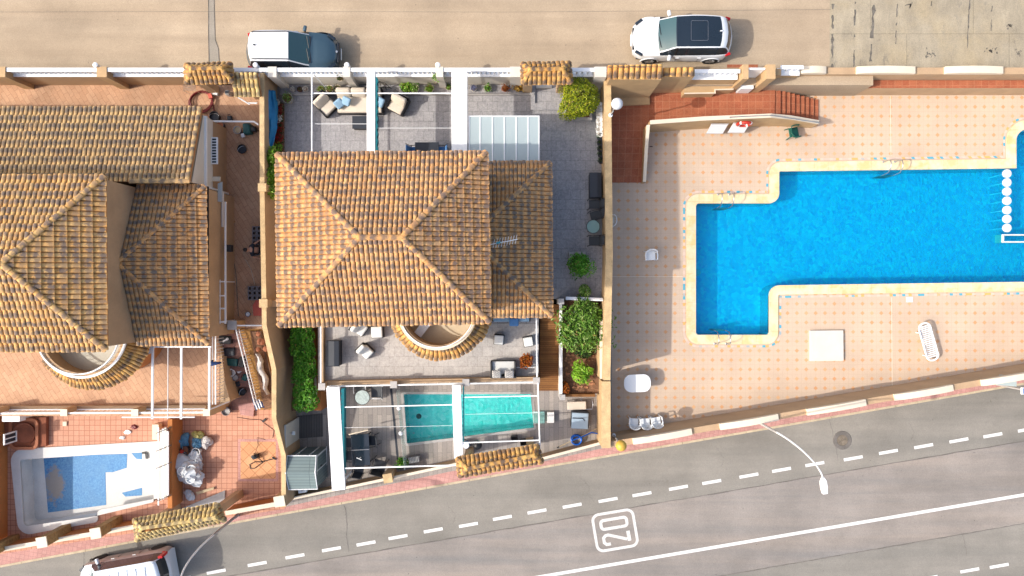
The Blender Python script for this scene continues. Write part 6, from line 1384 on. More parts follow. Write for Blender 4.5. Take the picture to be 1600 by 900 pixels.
for (x, y) in ((521, 610), (529, 760), (713, 608), (716, 710), (841, 602), (844, 714)): q = V(x, y, zq); MB().tube([(q.x, q.y, 0), (q.x, q.y, zq - .1)], .04, 8).build('post', m_white, p2, world=True)
t = thing('glass_screen', 'clear glass pool screen with white knobs west of the turquoise pool', 'screen', (V(626, 0, .6).x, V(0, 655, .6).y, 0)); a, b = V(619, 612, 1.1), V(632, 735, 1.1)
MB().obox(((a.x + b.x) / 2, (a.y + b.y) / 2, .6), ((a - b).length, .012, 1.0), math.atan2(b.y - a.y, b.x - a.x)).build('glass_panel', m_clear, t, world=True)
for (x, y) in ((624, 637), (627, 676)): q = V(x, y, 1.0); MB().lathe([(.01, 0), (.09, 0), (.1, .04), (.05, .1), (.01, .11)], (q.x, q.y, 1.1), 14).build('knob', m_whitep, t, smooth=True, world=True); MB().tube([(q.x, q.y, 0), (q.x, q.y, 1.1)], .02, 6).build('post', m_chrome, t, world=True)
MB().ribbon([V(611, 607, 0).xy, V(623, 733, 0).xy], .1, .011).build('floor_drain', m_anthra).location = (0, 0, 0); struct(bpy.data.objects['floor_drain'], 'dark drain line in the wood look floor')
round_table('round white marble table near the railing over the lower terrace', 566, 621, 0, .34, .72, M('white_marble_top', A(205, 220, 215), .3, .25, 5, .2, 20))
G2 = 'white framed chairs around the marble table'
m_slate = M('slate_fabric', A(105, 108, 112), .9, .1, 4, .1, 30)
sling_chair('white framed grey chair behind the round marble table', 563, 606, R(0), m_slate, m_white, 0, G2); sling_chair('white framed grey chair right of the round marble table', 588, 612, R(-90), m_slate, m_white, 0, G2, w_=.6)
t = thing('dining_table', 'long glossy black glass table on the lower floor left of the pool', 'table', (V(563, 0, .75).x, V(0, 703, .75).y, 0), R(3)); MB().box(-.42, .42, -.72, .72, .72, .74).build('tabletop', m_glassdk, t, bevel=.004); MB().box(-.4, .4, -.70, .70, .66, .719).build('table_frame', m_black, t); MB().box(-.41, .41, -.012, .012, .741, .744).build('table_seam', m_rim, t); legs(t, [(-.36, -.64), (.36, -.64), (-.36, .64), (.36, .64)], .7, .03, m_black)
G3 = 'dark chairs around the glossy black table'
sling_chair('dark chair on the right side of the glossy black table', 579, 689, R(-84), m_anthra, m_black, 0, G3, w_=.5); sling_chair('dark chair at the south end of the glossy black table', 561, 731, R(172), m_anthra, m_black, 0, G3, w_=.5); sling_chair('dark chair tucked against the teal awning', 547, 692, R(88), m_anthra, m_black, 0, G3, w_=.5); sling_chair('second dark chair against the teal awning, further south', 549, 712, R(88), m_anthra, m_black, 0, G3, w_=.5)
sling_chair('dark armchair with a bright cushion near the low tan wall', 593, 727, R(165), m_black, m_black, 0, None, w_=.62); MB().tube([V(545, 679, 1.1), V(575, 672, 1.1)], .03, 6).build('rolled_mat', m_cream); tag(bpy.data.objects['rolled_mat'], 'thin pale rolled mat north of the glossy black table', 'mat')
t = thing('remote_tray', 'small white tray with cutlery on the glossy black table', 'tray', (V(561, 0, .76).x, V(0, 717, .76).y, .745)); MB().obox((0, 0, .01), (.26, .03, .02), -.4).build('tray', m_white, t); MB().obox((.05, .05, .012), (.1, .03, .02), .6).build('cutlery', m_chrome, t)
potted('bushy green plant in a square white box near the low wall', 629, 722, 0, .24, m_wallwhite, L_green, 51, .3, 1.1, 200, .14, group=None); 
t = thing('radiator_box', 'grey louvred box beside the square plant pot', 'box', (V(647, 0, .3).x, V(0, 718, .3).y, 0), R(10)); MB().box(-.26, .26, -.14, .14, 0, .35).build('box_body', m_blockgrey, t)
for k in range(7): MB().box(-.24 + k * .07, -.2 + k * .07, -.13, .13, .351, .37).build('louvre', m_potgrey, t)
t = thing('stool', 'blue white drum stool near the orange gate roof', 'stool', (V(728, 0, .5).x, V(0, 697, .5).y, 0)); MB().lathe([(.01, 0), (.15, 0), (.18, .2), (.15, .4), (.01, .401)], (0, 0, 0), 16).build('drum', m_cushbl, t, smooth=True); MB().lathe([(.01, .402), (.14, .402), (.01, .42)], (0, 0, 0), 14).build('seat', m_white, t)
t = thing('kettle_grill', 'round black grill next to the drum stool', 'grill', (V(746, 0, .6).x, V(0, 696, .6).y, 0)); MB().lathe([(.05, .35), (.18, .42), (.22, .55), (.18, .68), (.06, .74), (.01, .745)], (0, 0, 0), 18).build('grill_bowl', m_black, t, smooth=True); legs(t, [(.15, 0), (-.1, .13), (-.1, -.13)], .42, .014, m_black)
for k in range(2):
    t = thing('basket', ['small dark basket on the floor under the east pergola rail', 'wider dark crate against the orange gate roof'][k], 'basket', (V(804 + 14 * k, 0, .3).x, V(0, 687 + 5 * k, .3).y, 0), R(8)); MB().box(-.16, .16, -.14, .14, 0, .03).build('basket_base', m_dark, t)
    for b_ in ((-.16, .16, -.14, -.12), (-.16, .16, .12, .14), (-.16, -.14, -.12, .12), (.14, .16, -.12, .12)): MB().box(*b_, .031, .26).build('basket_side', m_dark, t)
# sun loungers and equipment by the east end
t = thing('sunbed', 'folded sunbed with a cream top and grey frame below the leafy bed', 'sunbed', (V(902, 0, .4).x, V(0, 634, .4).y, 0), R(2)); MB().box(-.46, .42, -.19, .19, .3, .38).build('mattress', m_cushion, t, bevel=.03); MB().tube([(-.45, -.2, .28), (.7, -.2, .28), (.75, 0, .28), (.7, .3, .3), (.2, .32, .3), (.2, -.18, .28)], .02, 6).build('frame', m_chrome, t, smooth=True); legs(t, [(-.42, -.17), (.4, -.17), (-.42, .17), (.4, .17)], .29, .015, m_chrome)
t = thing('spa_tub', 'pale blue grey square tub cover with rounded rim near the sand wall', 'tub', (V(907, 0, .6).x, V(0, 657, .6).y, 0), R(-3)); MB().rbox((0, 0, .28), (.84, .84, .56), 0, .1).build('tub_body', m_anthra, t, smooth=True); MB().rbox((-.02, -.02, .58), (.78, .74, .06), 0, .03).build('cover', M('pale_blue_cover', A(165, 185, 200), .5, .08, 2, .05, 20), t, smooth=True); MB().tube([(-.36, .1, .62), (.1, .1, .63), (.2, .0, .62)], .02, 6).build('strap', m_anthra, t)
t = thing('garden_hose', 'bright blue coiled hose on the floor by the low wall', 'hose', (V(900, 0, 0).x, V(0, 686, 0).y, 0)); pts = [(.24 * cos(a) * (1 + .04 * sin(a * 3.7)), .22 * sin(a), .03 + .012 * a) for a in [k * .35 for k in range(64)]] + [(.35, .2, .25), (.7, .38, .3), (1.0, .32, .3), (1.2, .12, .25)]; MB().tube(pts, .03, 6).build('hose_tube', M('blue_hose', A(20, 110, 220), .4, .1, 3, .1, 20), t, smooth=True); MB().obox((1.2, .1, .25), (.1, .22, .08), .4).build('nozzle', m_whitep, t)
t = thing('wooden_pole', 'long thin wooden pole lying on the floor beside the blue hose', 'pole', (0, 0, .05)); MB().tube([V(872, 699, .05), V(936, 668, .3)], .016, 6).build('shaft', m_tan, t, world=True); MB().obox(V(872, 699, .06), (.12, .05, .03), .4).build('brush_head', m_black, t, world=True)
# shed
t = thing('garden_shed', 'grey green metal shed with white edges beside the pavement', 'shed', (V(484, 0, .5).x, V(0, 728, .5).y, 0), R(0))
zs1, zs2 = 1.85, 2.05; a, b, c, d = V(449, 712, zs1), V(494, 712, zs1), V(496, 764, zs1), V(451, 765, zs1); m1, m2 = V(446, 739, zs2), V(492.5, 738.5, zs2)
MB().prism([(a.x + .04, a.y - .04), (b.x - .04, b.y - .04), (c.x - .04, c.y + .04), (d.x + .04, d.y + .04)], 0, zs1 - .08).build('wall', m_shed, t, world=True)
MB().add([a, b, m2, m1, a - Vector((0, 0, .05)), b - Vector((0, 0, .05)), m2 - Vector((0, 0, .05)), m1 - Vector((0, 0, .05))], [(0, 3, 2, 1), (4, 5, 6, 7), (0, 1, 5, 4), (1, 2, 6, 5), (3, 0, 4, 7), (2, 3, 7, 6)]).build('roof_slope', m_shed, t, world=True); MB().add([m1, m2, c, d, m1 - Vector((0, 0, .05)), m2 - Vector((0, 0, .05)), c - Vector((0, 0, .05)), d - Vector((0, 0, .05))], [(0, 3, 2, 1), (4, 5, 6, 7), (0, 1, 5, 4), (1, 2, 6, 5), (3, 0, 4, 7), (2, 3, 7, 6)]).build('roof_slope', m_shed, t, world=True)
MB().tube([a, b, m2, c, d, m1], .028, 6, closed=True).build('roof_trim', m_white, t, world=True)
xs1 = b.x - .035
for (y0, y1, z0, z1) in ((c.y, b.y, .04, .1), (c.y, b.y, 1.66, 1.72), (c.y + .05, c.y + .1, .1, 1.66), (b.y - .1, b.y - .05, .1, 1.66), ((b.y + c.y) / 2 - .02, (b.y + c.y) / 2 + .02, .1, 1.66)): MB().box(xs1, xs1 + .03, y0, y1, z0, z1).build('door_trim', m_white, t, world=True)
MB().box(xs1 + .001, xs1 + .05, (b.y + c.y) / 2 + .06, (b.y + c.y) / 2 + .12, .9, 1.1).build('door_handle', m_black, t, world=True)
for xx in (.3, .9): MB().box(a.x + xx, a.x + xx + .04, a.y - .04, a.y - .005, .1, 1.7).build('wall_trim', m_white, t, world=True)
t = thing('post_box', 'small white box on the coping below the grey shed', 'box', (V(472, 0, .9).x, V(0, 767, .9).y, .72), R(9)); MB().box(-.19, .19, -.1, .1, 0, .16).build('box_body', m_white, t, bevel=.01); MB().box(-.06, .06, -.02, .02, .161, .17).build('slot', m_potgrey, t)
struct(MB().prism([V(466, 650, .01).xy, V(504, 646, .01).xy, V(505, 682, .01).xy, V(466, 685, .01).xy], .003, .03).build('slatted_shower_floor', Mpave('dark_slats', A(118, 114, 110), A(108, 104, 102), A(80, 78, 76), 2, .12, .01, 0, R(90), .1, 1, .1, 20)), 'dark slatted shower floor')
t = thing('shower_panel', 'pale grey outdoor shower panel on the foot of the sand wall', 'shower', (V(455, 0, 1).x, V(0, 675, 1).y, 0)); MB().prism([V(444, 664, 1.9).xy, V(447, 664, 1.9).xy, V(447, 700, 1.9).xy, V(444, 700, 1.9).xy], 0, [1.9] * 4).build('panel', m_wallwhite, t, world=True)
MB().add([V(445, 664, 1.9), V(464, 654, .2), V(464, 694, .2), V(445, 700, 1.9)], [(0, 1, 2, 3)]).build('backing', M('pale_blue_tile', A(205, 214, 212), .4, .08, 2, .05, 20), t, world=True).modifiers.new('thickness', 'SOLIDIFY').thickness = .05
q = V(458, 675, 1.1); MB().tube([(q.x - .25, q.y, 1.2), (q.x, q.y, 1.35), (q.x + .05, q.y, 1.3)], .02, 6).build('shower_arm', m_chrome, t, world=True); MB().box(q.x, q.x + .14, q.y - .1, q.y + .06, 1.22, 1.28).build('shower_head', m_whitep, t, world=True)
# TV antenna on the middle house
q = V(764, 384, 5.9); an = thing('tv_antenna', 'comb shaped television antenna above the lower tiled wing', 'antenna', (q.x + .05, q.y, 5.75)); MB().tube([(0, 0, -.3), (0, 0, .9)], .02, 6).build('mast', m_chrome, an)
MB().tube([(0, 0, .85), (1.05, .2, .9)], .018, 6).build('boom', m_whitep, an)
for k in range(9): x = .15 + k * .105; MB().tube([(x - .03, .2 * x - .17, .88), (x + .04, .2 * x + .17, .88)], .009, 5).build('element', m_whitep, an)
MB().obox((.33, .07, .88), (.16, .08, .06), .2).build('antenna_box', M('cyan_plastic', A(90, 190, 200), .4, .1, 3, .1, 20), an)
# ---------------------------------------------------------------- pool deck furniture
monobloc('single white plastic chair alone on the pink deck west of the big pool', 1017, 399, R(4), m_whitep, 0, None)
monobloc('white plastic chair pushed against the sand wall', 953, 345, R(-92), m_whitep, 0, None)
monobloc('green plastic chair standing below the red stairs', 1241, 206, R(100), m_green, 0, None)
G = 'three white plastic chairs in a row by the crested wall'
for (x, y, rz, lab) in ((991, 661, 176, 'leftmost of the three white chairs in a row by the crested wall'), (1009, 661, 182, 'middle of the three white chairs in a row by the crested wall'), (1026, 659, 188, 'rightmost of the three white chairs in a row by the crested wall')): monobloc(lab, x, y, R(rz), m_whitep, 0, G, sc=.92)
q = V(996, 599, .72); t = thing('garden_table', 'oval white plastic table standing on the pink deck near the sand wall', 'table', (q.x, q.y, 0), R(2)); tp = rounded([(-.62, -.41), (.62, -.41), (.62, .41), (-.62, .41)], .34, 10); MB().prism([tuple(p) for p in tp], .685, .715).build('tabletop', m_whitep, t, bevel=.01)
legs(t, [(-.42, -.28), (.42, -.28), (-.42, .28), (.42, .28)], .69, .03, m_whitep)
q = V(1291, 540, .06); t = thing('hatch_cover', 'big square cream hatch cover lying on the pink deck', 'hatch', (q.x, q.y, 0), R(.6)); MB().box(-.78, .78, -.72, .72, 0, .14).build('hatch_lid', m_wallwhite, t, bevel=.01); MB().tube([(-.7, .03, .15), (-.66, .03, .17), (-.62, .03, .15)], .008, 5).build('hatch_handle', m_chrome, t)
q = V(1451, 534, .35); t = thing('sun_lounger', 'white slatted plastic sun lounger at an angle on the pink deck', 'sun lounger', (q.x, q.y, 0), R(17))
o = rounded([(-.27, -.9), (.27, -.9), (.27, .9), (-.27, .9)], .24, 8)
MB().tube([(p.x, p.y, .32 + (.10 * max(0, (p.y - .2)))) for p in o], .045, 7, closed=True).build('frame', m_whitep, t, smooth=True)
for k in range(17): y = -.74 + k * .092; MB().box(-.235, .235, y, y + .052, .31 + .1 * max(0, y - .2), .345 + .1 * max(0, y - .2)).build('slat', m_whitep, t)
legs(t, [(-.24, -.62), (.24, -.62), (-.24, .5), (.24, .5)], .32, .03, m_whitep)
for y0, y1 in ((.72, .2), (-.05, -.62)): MB().tube([(-.27, y0, .36), (-.36, (y0 + y1) / 2 + .15, .5), (-.36, (y0 + y1) / 2 - .15, .5), (-.27, y1, .34)], .03, 7).build('armrest', m_whitep, t, smooth=True)
o = MB().box(V(1416, 0, 0).x, V(1426, 0, 0).x, V(0, 472, 0).y, V(0, 464, 0).y, .001, .02).build('skimmer_lid', m_whitep); tag(o, 'small pale skimmer lid beside the south coping of the big pool', 'lid')
mb = MB(); mb.ribbon([V(1391, 150, 0).xy, V(1392, 244, 0).xy], .028, .006); mb.ribbon([V(1393, 465, 0).xy, V(1394, 605, 0).xy], .028, .006); mb.ribbon([V(957, 432, 0).xy, V(1067, 432, 0).xy], .022, .006); struct(mb.build('deck_joint', m_cream), 'pale expansion joints in the pool deck')
# signs and lifebuoy on the parapet
def on_parapet(px, py, z): return V(px, py, z)
for (x, y, lab) in ((1122, 195, 'left white notice board on the parapet above the pink deck'), (1156, 197, 'right white notice board on the parapet under the red lifebuoy')):
    q = V(x, y, .9); yf = V(1120, 185, 1.8).y - .10 + (x - 1120) * .0012; t = thing('notice_board', lab, 'sign', (q.x, yf - .22, .35)); t.rotation_euler = (-.28, 0, 0); MB().box(-.38, .38, -.03, .0, 0, .85).build('board', m_white, t); 
    for b_ in ((-.4, .4, .851, .88), (-.4, .4, -.03, -.001)): MB().box(b_[0], b_[1], -.04, .0, b_[2], b_[3]).build('board_frame', m_potgrey, t)
q = V(1163, 192, 1.3); t = thing('lifebuoy', 'red and white lifebuoy hanging on the parapet', 'lifebuoy', (q.x, V(1163, 185, 1.8).y - .13, 1.3), 0); MB().tube([(.3 * cos(2 * pi * k / 24), 0, .3 * sin(2 * pi * k / 24)) for k in range(24)], .075, 8, closed=True).build('ring', m_red, t, smooth=True)
for k in range(4): a = pi / 4 + k * pi / 2; MB().tube([(.3 * cos(a - .13), 0, .3 * sin(a - .13)), (.3 * cos(a + .13), 0, .3 * sin(a + .13))], .079, 8).build('white_band', m_white, t, smooth=True)
t = thing('wall_tap', 'small dark tap on the low kerb wall of the ramp', 'tap', (V(1015, 0, .8).x, V(0, 229, .8).y, .8)); MB().tube([(0, 0, 0), (.12, 0, 0), (.14, 0, -.05)], .02, 6).build('spout', m_black, t); MB().tube([(.05, 0, .0), (.05, 0, .06)], .02, 6).build('tap_handle', m_black, t)
# ---------------------------------------------------------------- left yard: railings, pergola rails, stairs
zl = 2.6; rl = thing('terrace_railing', 'white railing with small pillars above the drained pool', 'railing', (V(200, 0, zl).x, V(0, 645, zl).y, ZU))
def seg(nm, p, q, w_, z0, z1, mat, t): a, b = V(*p, z1), V(*q, z1); d = (b - a).xy; m_ = (a + b) / 2; MB().obox((m_.x, m_.y, (z0 + z1) / 2), (d.length, w_, z1 - z0), math.atan2(d.y, d.x)).build(nm, mat, t, world=True)
seg('top_rail', (-140, 647), (320, 644.5), .07, zl - .05, zl, m_white, rl); seg('bottom_rail', (-140, 641), (320, 639), .05, 1.95, 2.0, m_white, rl); seg('low_wall', (-140, 638), (322, 636), .16, 1.2, 1.95, m_stucco2, rl)
for k in range(66): q = V(-130 + k * 6.8, 645.8, zl); MB().tube([(q.x, q.y + .0, 2.0), (q.x, q.y, zl - .05)], .014, 4).build('baluster', m_white, rl, world=True)
for x in (-115, -8, 100, 211, 323): q = V(x, 644.5, zl + .05); MB().box(q.x - .14, q.x + .14, q.y - .14, q.y + .14, 1.0, zl + .05).build('pillar', m_stucco, rl, world=True); MB().box(q.x - .15, q.x + .15, q.y - .15, q.y + .15, zl + .051, zl + .08).build('pillar_cap', m_cream, rl, world=True)
r2_ = thing('side_railing', 'white railing on the ledge beside the yard stairs', 'railing', (V(335, 0, zl).x, V(0, 575, zl).y, ZU)); seg('top_rail', (336.5, 513), (336.5, 632), .05, zl - .04, zl, m_white, r2_); seg('bottom_rail', (332, 513), (332, 632), .04, 2.0, 2.04, m_white, r2_)
for k in range(22): q = V(336, 514 + k * 5.4, zl); MB().tube([(q.x, q.y, ZU), (q.x, q.y, zl - .03)], .013, 4).build('baluster', m_white, r2_, world=True)
zz = 3.7; pf = thing('awning_frame', 'thin white awning frame over the left terrace', 'awning frame', (V(270, 0, zz).x, V(0, 600, zz).y, ZU))
for x, w_ in ((238, .09), (283, .09), (327, .09), (262, .02)): beam(pf, (x, 542), (x - .5, 655 if x < 300 else 640), w_, zz, .07, 'rail')
beam(pf, (190, 652), (304, 652), .05, zz + .0, .06, 'front_bar'); beam(pf, (235, 542), (330, 542), .06, zz + .01, .06, 'rear_bar')
for x in (327,): q = V(x, 640, zz); MB().tube([(q.x, q.y, ZU), (q.x, q.y, zz)], .035, 6).build('post', m_white, pf, world=True)
# yard stairs
t = thing('yard_stairs', 'reddish tiled stairs covered with tool boxes between the two railings', 'stairs', (V(375, 0, 1).x, V(0, 580, 1).y, 0)); x0, x1 = V(345, 0, 1).x, V(402, 0, 1).x; yt, yb = V(0, 516, ZU).y, V(0, 640, .1).y; n = 10
for k in range(n): MB().box(x0 - .2, x1 - .2, yt + (yb - yt) * (k + 1) / n - .015, yt + (yb - yt) * k / n, -.1, ZU * (1 - (k + .35) / n)).build('step', m_redterr if False else Mpave('old_red_tread', A(178, 132, 116), A(166, 118, 104), A(150, 120, 108), .4, .4, .01, 0, 0, .25, 1.5, .25, 20) if k == 0 else bpy.data.materials['old_red_tread'], t, world=True)
a_ = [V(343.5, 540, 1.6), V(352, 545, 1.3), V(366, 612, .6), V(370, 628, .3), V(330, 646, .6), V(330, 540, ZU)]
MB().prism([(p.x, p.y) for p in [V(339, 516, ZU), V(344, 540, ZU), V(352, 600, ZU), V(359, 626, ZU), V(331, 641, ZU)]], -.2, ZU - .02).build('stair_wall', m_stucco2, t, world=True)
r3 = thing('side_railing', 'white railing between the yard stairs and the narrow planter', 'railing', (V(385, 0, 2).x, V(0, 570, 2).y, 1)); 
for (p, q, r) in (((368, 512, 2.6), (398, 632, 1.4), .03), ((373, 512, 2.2), (402, 630, 1.0), .022)): MB().tube([V(*p), V(*q)], r, 7).build('rail', m_white, r3, world=True)
for k in range(26): f = k / 25; q = V(369.5 + 30 * f, 513 + 118 * f, 2.6 - 1.2 * f); MB().tube([q, q - Vector((0, 0, .75))], .012, 4).build('baluster', m_white, r3, world=True)
q = V(363, 508, 2.7); MB().box(q.x - .18, q.x + .18, q.y - .18, q.y + .18, ZU, 2.7).build('pillar', m_stucco, r3, world=True); MB().box(q.x - .2, q.x + .2, q.y - .2, q.y + .2, 2.701, 2.74).build('pillar_cap', m_potgrey, r3, world=True); MB().tube([V(370, 508.5, 2.65), V(409, 508.5, 2.65)], .035, 7).build('cross_rail', m_white, r3, world=True)
pb_ = [V(376, 514, 1.6), V(411, 514, 1.6), V(426, 590, 1.2), V(430, 640, .8), V(403, 640, .6)]; struct(MB().prism([(p.x, p.y) for p in pb_], -.2, [1.75, 1.75, 1.3, .75, .65]).build('planter_soil', m_gravelsoil), 'dry yellow soil of the narrow planter')
eb = [V(393, 517, 1.6), V(411, 517, 1.6), V(426, 590, 1.2), V(429, 636, .8), V(414, 640, .6), V(404, 580, 1.2)]; struct(MB().prism([(p.x, p.y) for p in eb], .3, [1.78, 1.78, 1.33, .8, .72, 1.4]).build('planter_earth', m_soil), 'dark earth along the sand wall in the narrow planter')
t = thing('dust_sheet', 'crumpled pale dust sheet lying in the narrow planter', 'sheet', (V(410, 0, 1.5).x, V(0, 580, 1.5).y, 1.3)); f = MB(); rn = random.Random(12); vs = []; N = 16
for i in range(N + 1):
    cx_, cy_ = 404 + 9 * (i / N) + 2 * sin(i * .8), 552 + 66 * i / N; hw = 5.5 * sin(pi * min(.93, .12 + i / N * .85)) ** .5
    for j in range(6): p = V(cx_ - hw + 2 * hw * j / 5, cy_, 1.6); vs.append((p.x, p.y, 1.72 - .75 * i / N * .8 + .16 * sin(pi * j / 5) + rn.uniform(-.05, .05)))
f.add(vs, [(i * 6 + j, (i + 1) * 6 + j, (i + 1) * 6 + j + 1, i * 6 + j + 1) for i in range(N) for j in range(5)]).build('cloth', M('grey_white_cloth', A(224, 218, 212), .9, .25, 4, .1, 20), t, smooth=True, world=True).modifiers.new('thickness', 'SOLIDIFY').thickness = .02
for k, (x, y, r, lab) in enumerate(((404, 521, .16, 'brown rock at the top of the narrow planter'), (407, 534, .2, 'larger reddish rock in the narrow planter above the dust sheet'), (402, 546, .13, 'small dark rock touching the dust sheet'), (414, 545, .14, 'flat stone beside the sand wall in the planter'))):
    q = V(x, y, 1.7); mb = MB().ball((0, 0, 0), r, 9, .6); rn = random.Random(k); mb.v = [(a * rn.uniform(.8, 1.15), b * rn.uniform(.8, 1.15), c * rn.uniform(.8, 1.15)) for a, b, c in mb.v]; o = mb.build('rock', m_pot); o.location = (q.x, q.y, 1.72 - (y - 515) * .004); tag(o, lab, 'rock')
# tool boxes and buckets
def toolbox(label, px, py, z, w_, d, rz, mat=m_black, h=.26):
    q = V(px, py, z + h); t = thing('tool_case', label, 'tool case', (q.x, q.y, z), rz); MB().rbox((0, 0, h / 2), (w_, d, h), 0, .03).build('case_body', mat, t, smooth=True); MB().tube([(-w_ * .25, d / 2, h * .6), (-w_ * .25, d / 2 + .06, h * .7), (w_ * .25, d / 2 + .06, h * .7), (w_ * .25, d / 2, h * .6)], .014, 5).build('case_handle', m_black, t)
    for s_ in (1, -1): MB().box(s_ * w_ * .28 - .03, s_ * w_ * .28 + .03, -d / 2 - .012, -d / 2 + .01, h * .35, h * .6).build('latch', m_chrome, t)
    return t
toolbox('open black tool case with a white tool on the top stair', 351, 531, 1.45, .56, .36, R(-4), m_black); toolbox('closed dark tool case on the second stair', 357, 550, 1.15, .54, .36, R(2), m_anthra); toolbox('dark green tool case on the lower stairs among cables', 362, 566, .95, .5, .34, R(-5), m_tealdark)
t = thing('angle_grinder', 'small white power tool lying on the open tool case', 'tool', (V(351, 0, 1.8).x, V(0, 532, 1.8).y, 1.73)); MB().obox((0, 0, .03), (.24, .06, .06), .5).build('tool_body', m_white, t); MB().lathe([(.01, 0), (.06, 0), (.06, .01), (.01, .011)], (.1, .06, .02), 14).build('disc', m_chrome, t)
m_bagw0 = M('pale_plaster', A(222, 215, 208), .8, .2, 5, .2, 30)
def bucket(label, px, py, z, r, h, mat, fill=None, handle=True, rx=0):
    q = V(px, py, z + h * .7); t = thing('bucket', label, 'bucket', (q.x, q.y, z)); t.rotation_euler = (rx, 0, px % 3)
    MB().lathe([(.01, 0), (r * .78, 0), (r, h), (r * 1.06, h), (r * 1.06, h - .02), (r * .93, h - .02), (r * .74, .03), (.01, .025)][:4] + [(r * .93, h - .005), (r * .74, .03), (.01, .028)], (0, 0, 0), 20).build('pail', mat, t, smooth=True)
    if fill: MB().lathe([(.01, h * .7), (r * .88, h * .7), (.01, h * .705)], (0, 0, 0), 16).build('contents', fill, t)
    if handle: MB().tube([(r * cos(a), r * .5 * sin(a) + 0, h + .01) for a in [pi * k / 10 for k in range(11)]], .008, 5).build('handle', m_chrome, t)
    return t
bucket('round dark bucket with white paint inside, left of the cases on the stairs', 362, 584, .7, .17, .2, m_anthra, m_white); t = toolbox('white lidded box with cables near the bucket on the stairs', 374, 578, .75, .3, .22, R(30), m_whitep, .14)
t = thing('cable_coil', 'tangled pale cable coil lying on the lower stairs', 'cable', (V(361, 0, .9).x, V(0, 582, .9).y, .98)); MB().tube([(.2 * cos(a) * (1 + .2 * sin(2.3 * a)), .16 * sin(a) * (1 + .15 * cos(1.7 * a)), .02 + .01 * sin(3 * a)) for a in [k * .4 for k in range(40)]], .014, 5).build('cable', m_whitep, t, smooth=True)
t = toolbox('small dark case with tools at the foot of the stairs', 369, 601, .5, .34, .24, R(20), m_anthra, .16); 
toolbox('long black tool case standing on the middle of the yard stairs', 377, 566, .95, .46, .26, R(78), m_black, .3); toolbox('small teal tool case beside the white rail on the yard stairs', 382, 590, .7, .3, .22, R(65), m_tealdark, .2)
bucket('black rubber bucket near the foot of the yard stairs', 379, 612, .4, .17, .24, m_rubber, m_anthra); bucket('small grey tub next to the cable coil on the stairs', 368, 590, .75, .14, .18, m_blockgrey, m_bagw0)
q = V(330.5, 568.5, 2.7); t = thing('blue_glove_cloth', 'dark blue cloth hanging over the white rail', 'cloth', (q.x, q.y, 2.62)); f = MB(); rn = random.Random(3)
f.add([(-.12, -.08, .02), (.0, -.1, .03), (.3, -.02, .04), (.42, .02, .02), (-.1, .12, .03), (.05, .08, .06), (.26, .08, .05), (.38, .08, .02), (-.14, -.1, -.3), (-.1, .14, -.3)], [(0, 1, 5, 4), (1, 2, 6, 5), (2, 3, 7, 6), (0, 4, 9, 8)]).build('cloth_folds', M('navy_cloth', A(30, 60, 110), .9, .2, 5, .1, 20), t, smooth=True).modifiers.new('thickness', 'SOLIDIFY').thickness = .03
bucket('dented grey metal pail at the foot of the terrace wall corner', 354, 641, 0, .2, .36, m_blockgrey, m_potgrey, rx=.1)
t = thing('striped_towel', 'blue and white striped cloth at the foot of the white railing', 'towel', (V(400, 0, 1).x, V(0, 631, 1).y, .75), R(20)); 
for k in range(7): MB().box(-.2 + .06 * k, -.145 + .06 * k, -.3 + .03 * (k % 3), .3 - .04 * (k % 2), .02 * (k % 2), .05 + .02 * (k % 2)).build('stripe', m_white if k % 2 else bpy.data.materials['navy_cloth'], t, bevel=.01)
struct(MB().prism([V(372, 632, .1).xy, V(398, 628, .1).xy, V(396, 651, .1).xy, V(376, 648, .1).xy], 0, .12).build('stair_landing', m_pink), 'pink tiled landing at the foot of the yard stairs')
# passage: buckets, person, blocks
bucket('black bucket near the tiled lean-to, north of the white bar', 336, 182, ZU, .21, .32, m_black, m_anthra); bucket('black bucket half full of rubble, just south of the white bar', 343, 196, ZU, .22, .32, m_black, m_pot)
bucket('pale shallow bucket beside the teal machine', 371, 203.5, ZU, .17, .2, m_potgrey, m_tan); bucket('flat black rubber bucket alone in the middle of the passage', 378.5, 233, ZU, .2, .14, m_rubber, m_anthra)
t = thing('site_machine', 'teal coloured machine with a black motor beside the pale bucket', 'machine', (V(386, 0, 2).x, V(0, 201, 2).y, ZU)); MB().rbox((0, 0, .2), (.36, .5, .36), .1, .08).build('machine_body', m_tealdark, t, smooth=True); MB().rbox((.28, -.02, .22), (.26, .24, .26), 0, .06).build('motor', m_black, t, smooth=True); MB().tube([(.05, .2, .4), (.3, .1, .5), (.5, -.1, .2)], .02, 6).build('hose', m_black, t, smooth=True)
toolbox('small white box with a black knob near the teal machine', 379, 211, ZU, .17, .17, R(15), m_whitep, .14); toolbox('small dark case next to the northern black bucket', 358, 184, ZU, .2, .2, R(10), m_anthra, .16)
t = thing('paper_scrap', 'crumpled white and blue paper on the passage floor', 'litter', (V(347, 0, ZU).x, V(0, 250, ZU).y, ZU)); mb = MB().ball((0, 0, .05), .1, 8, .6); rn = random.Random(2); mb.v = [(a * rn.uniform(.6, 1.4), b * rn.uniform(.6, 1.4), c) for a, b, c in mb.v]; mb.build('paper', m_white, t); MB().obox((.1, .08, .04), (.12, .1, .05), .5).build('blue_bit', m_anthra, t)
tb = thing('gate_bar', 'white metal bar spanning the passage above the black buckets', 'bar', (V(360, 0, 2.8).x, V(0, 190, 2.8).y, 2.8)); MB().tube([V(319, 189.5, 2.8), V(397, 190, 2.8), V(404, 195, 2.8)], .04, 8).build('bar', m_white, tb, world=True); MB().tube([V(320, 196, 2.8), V(326, 200, 2.6)], .03, 6).build('bracket', m_white, tb, world=True)
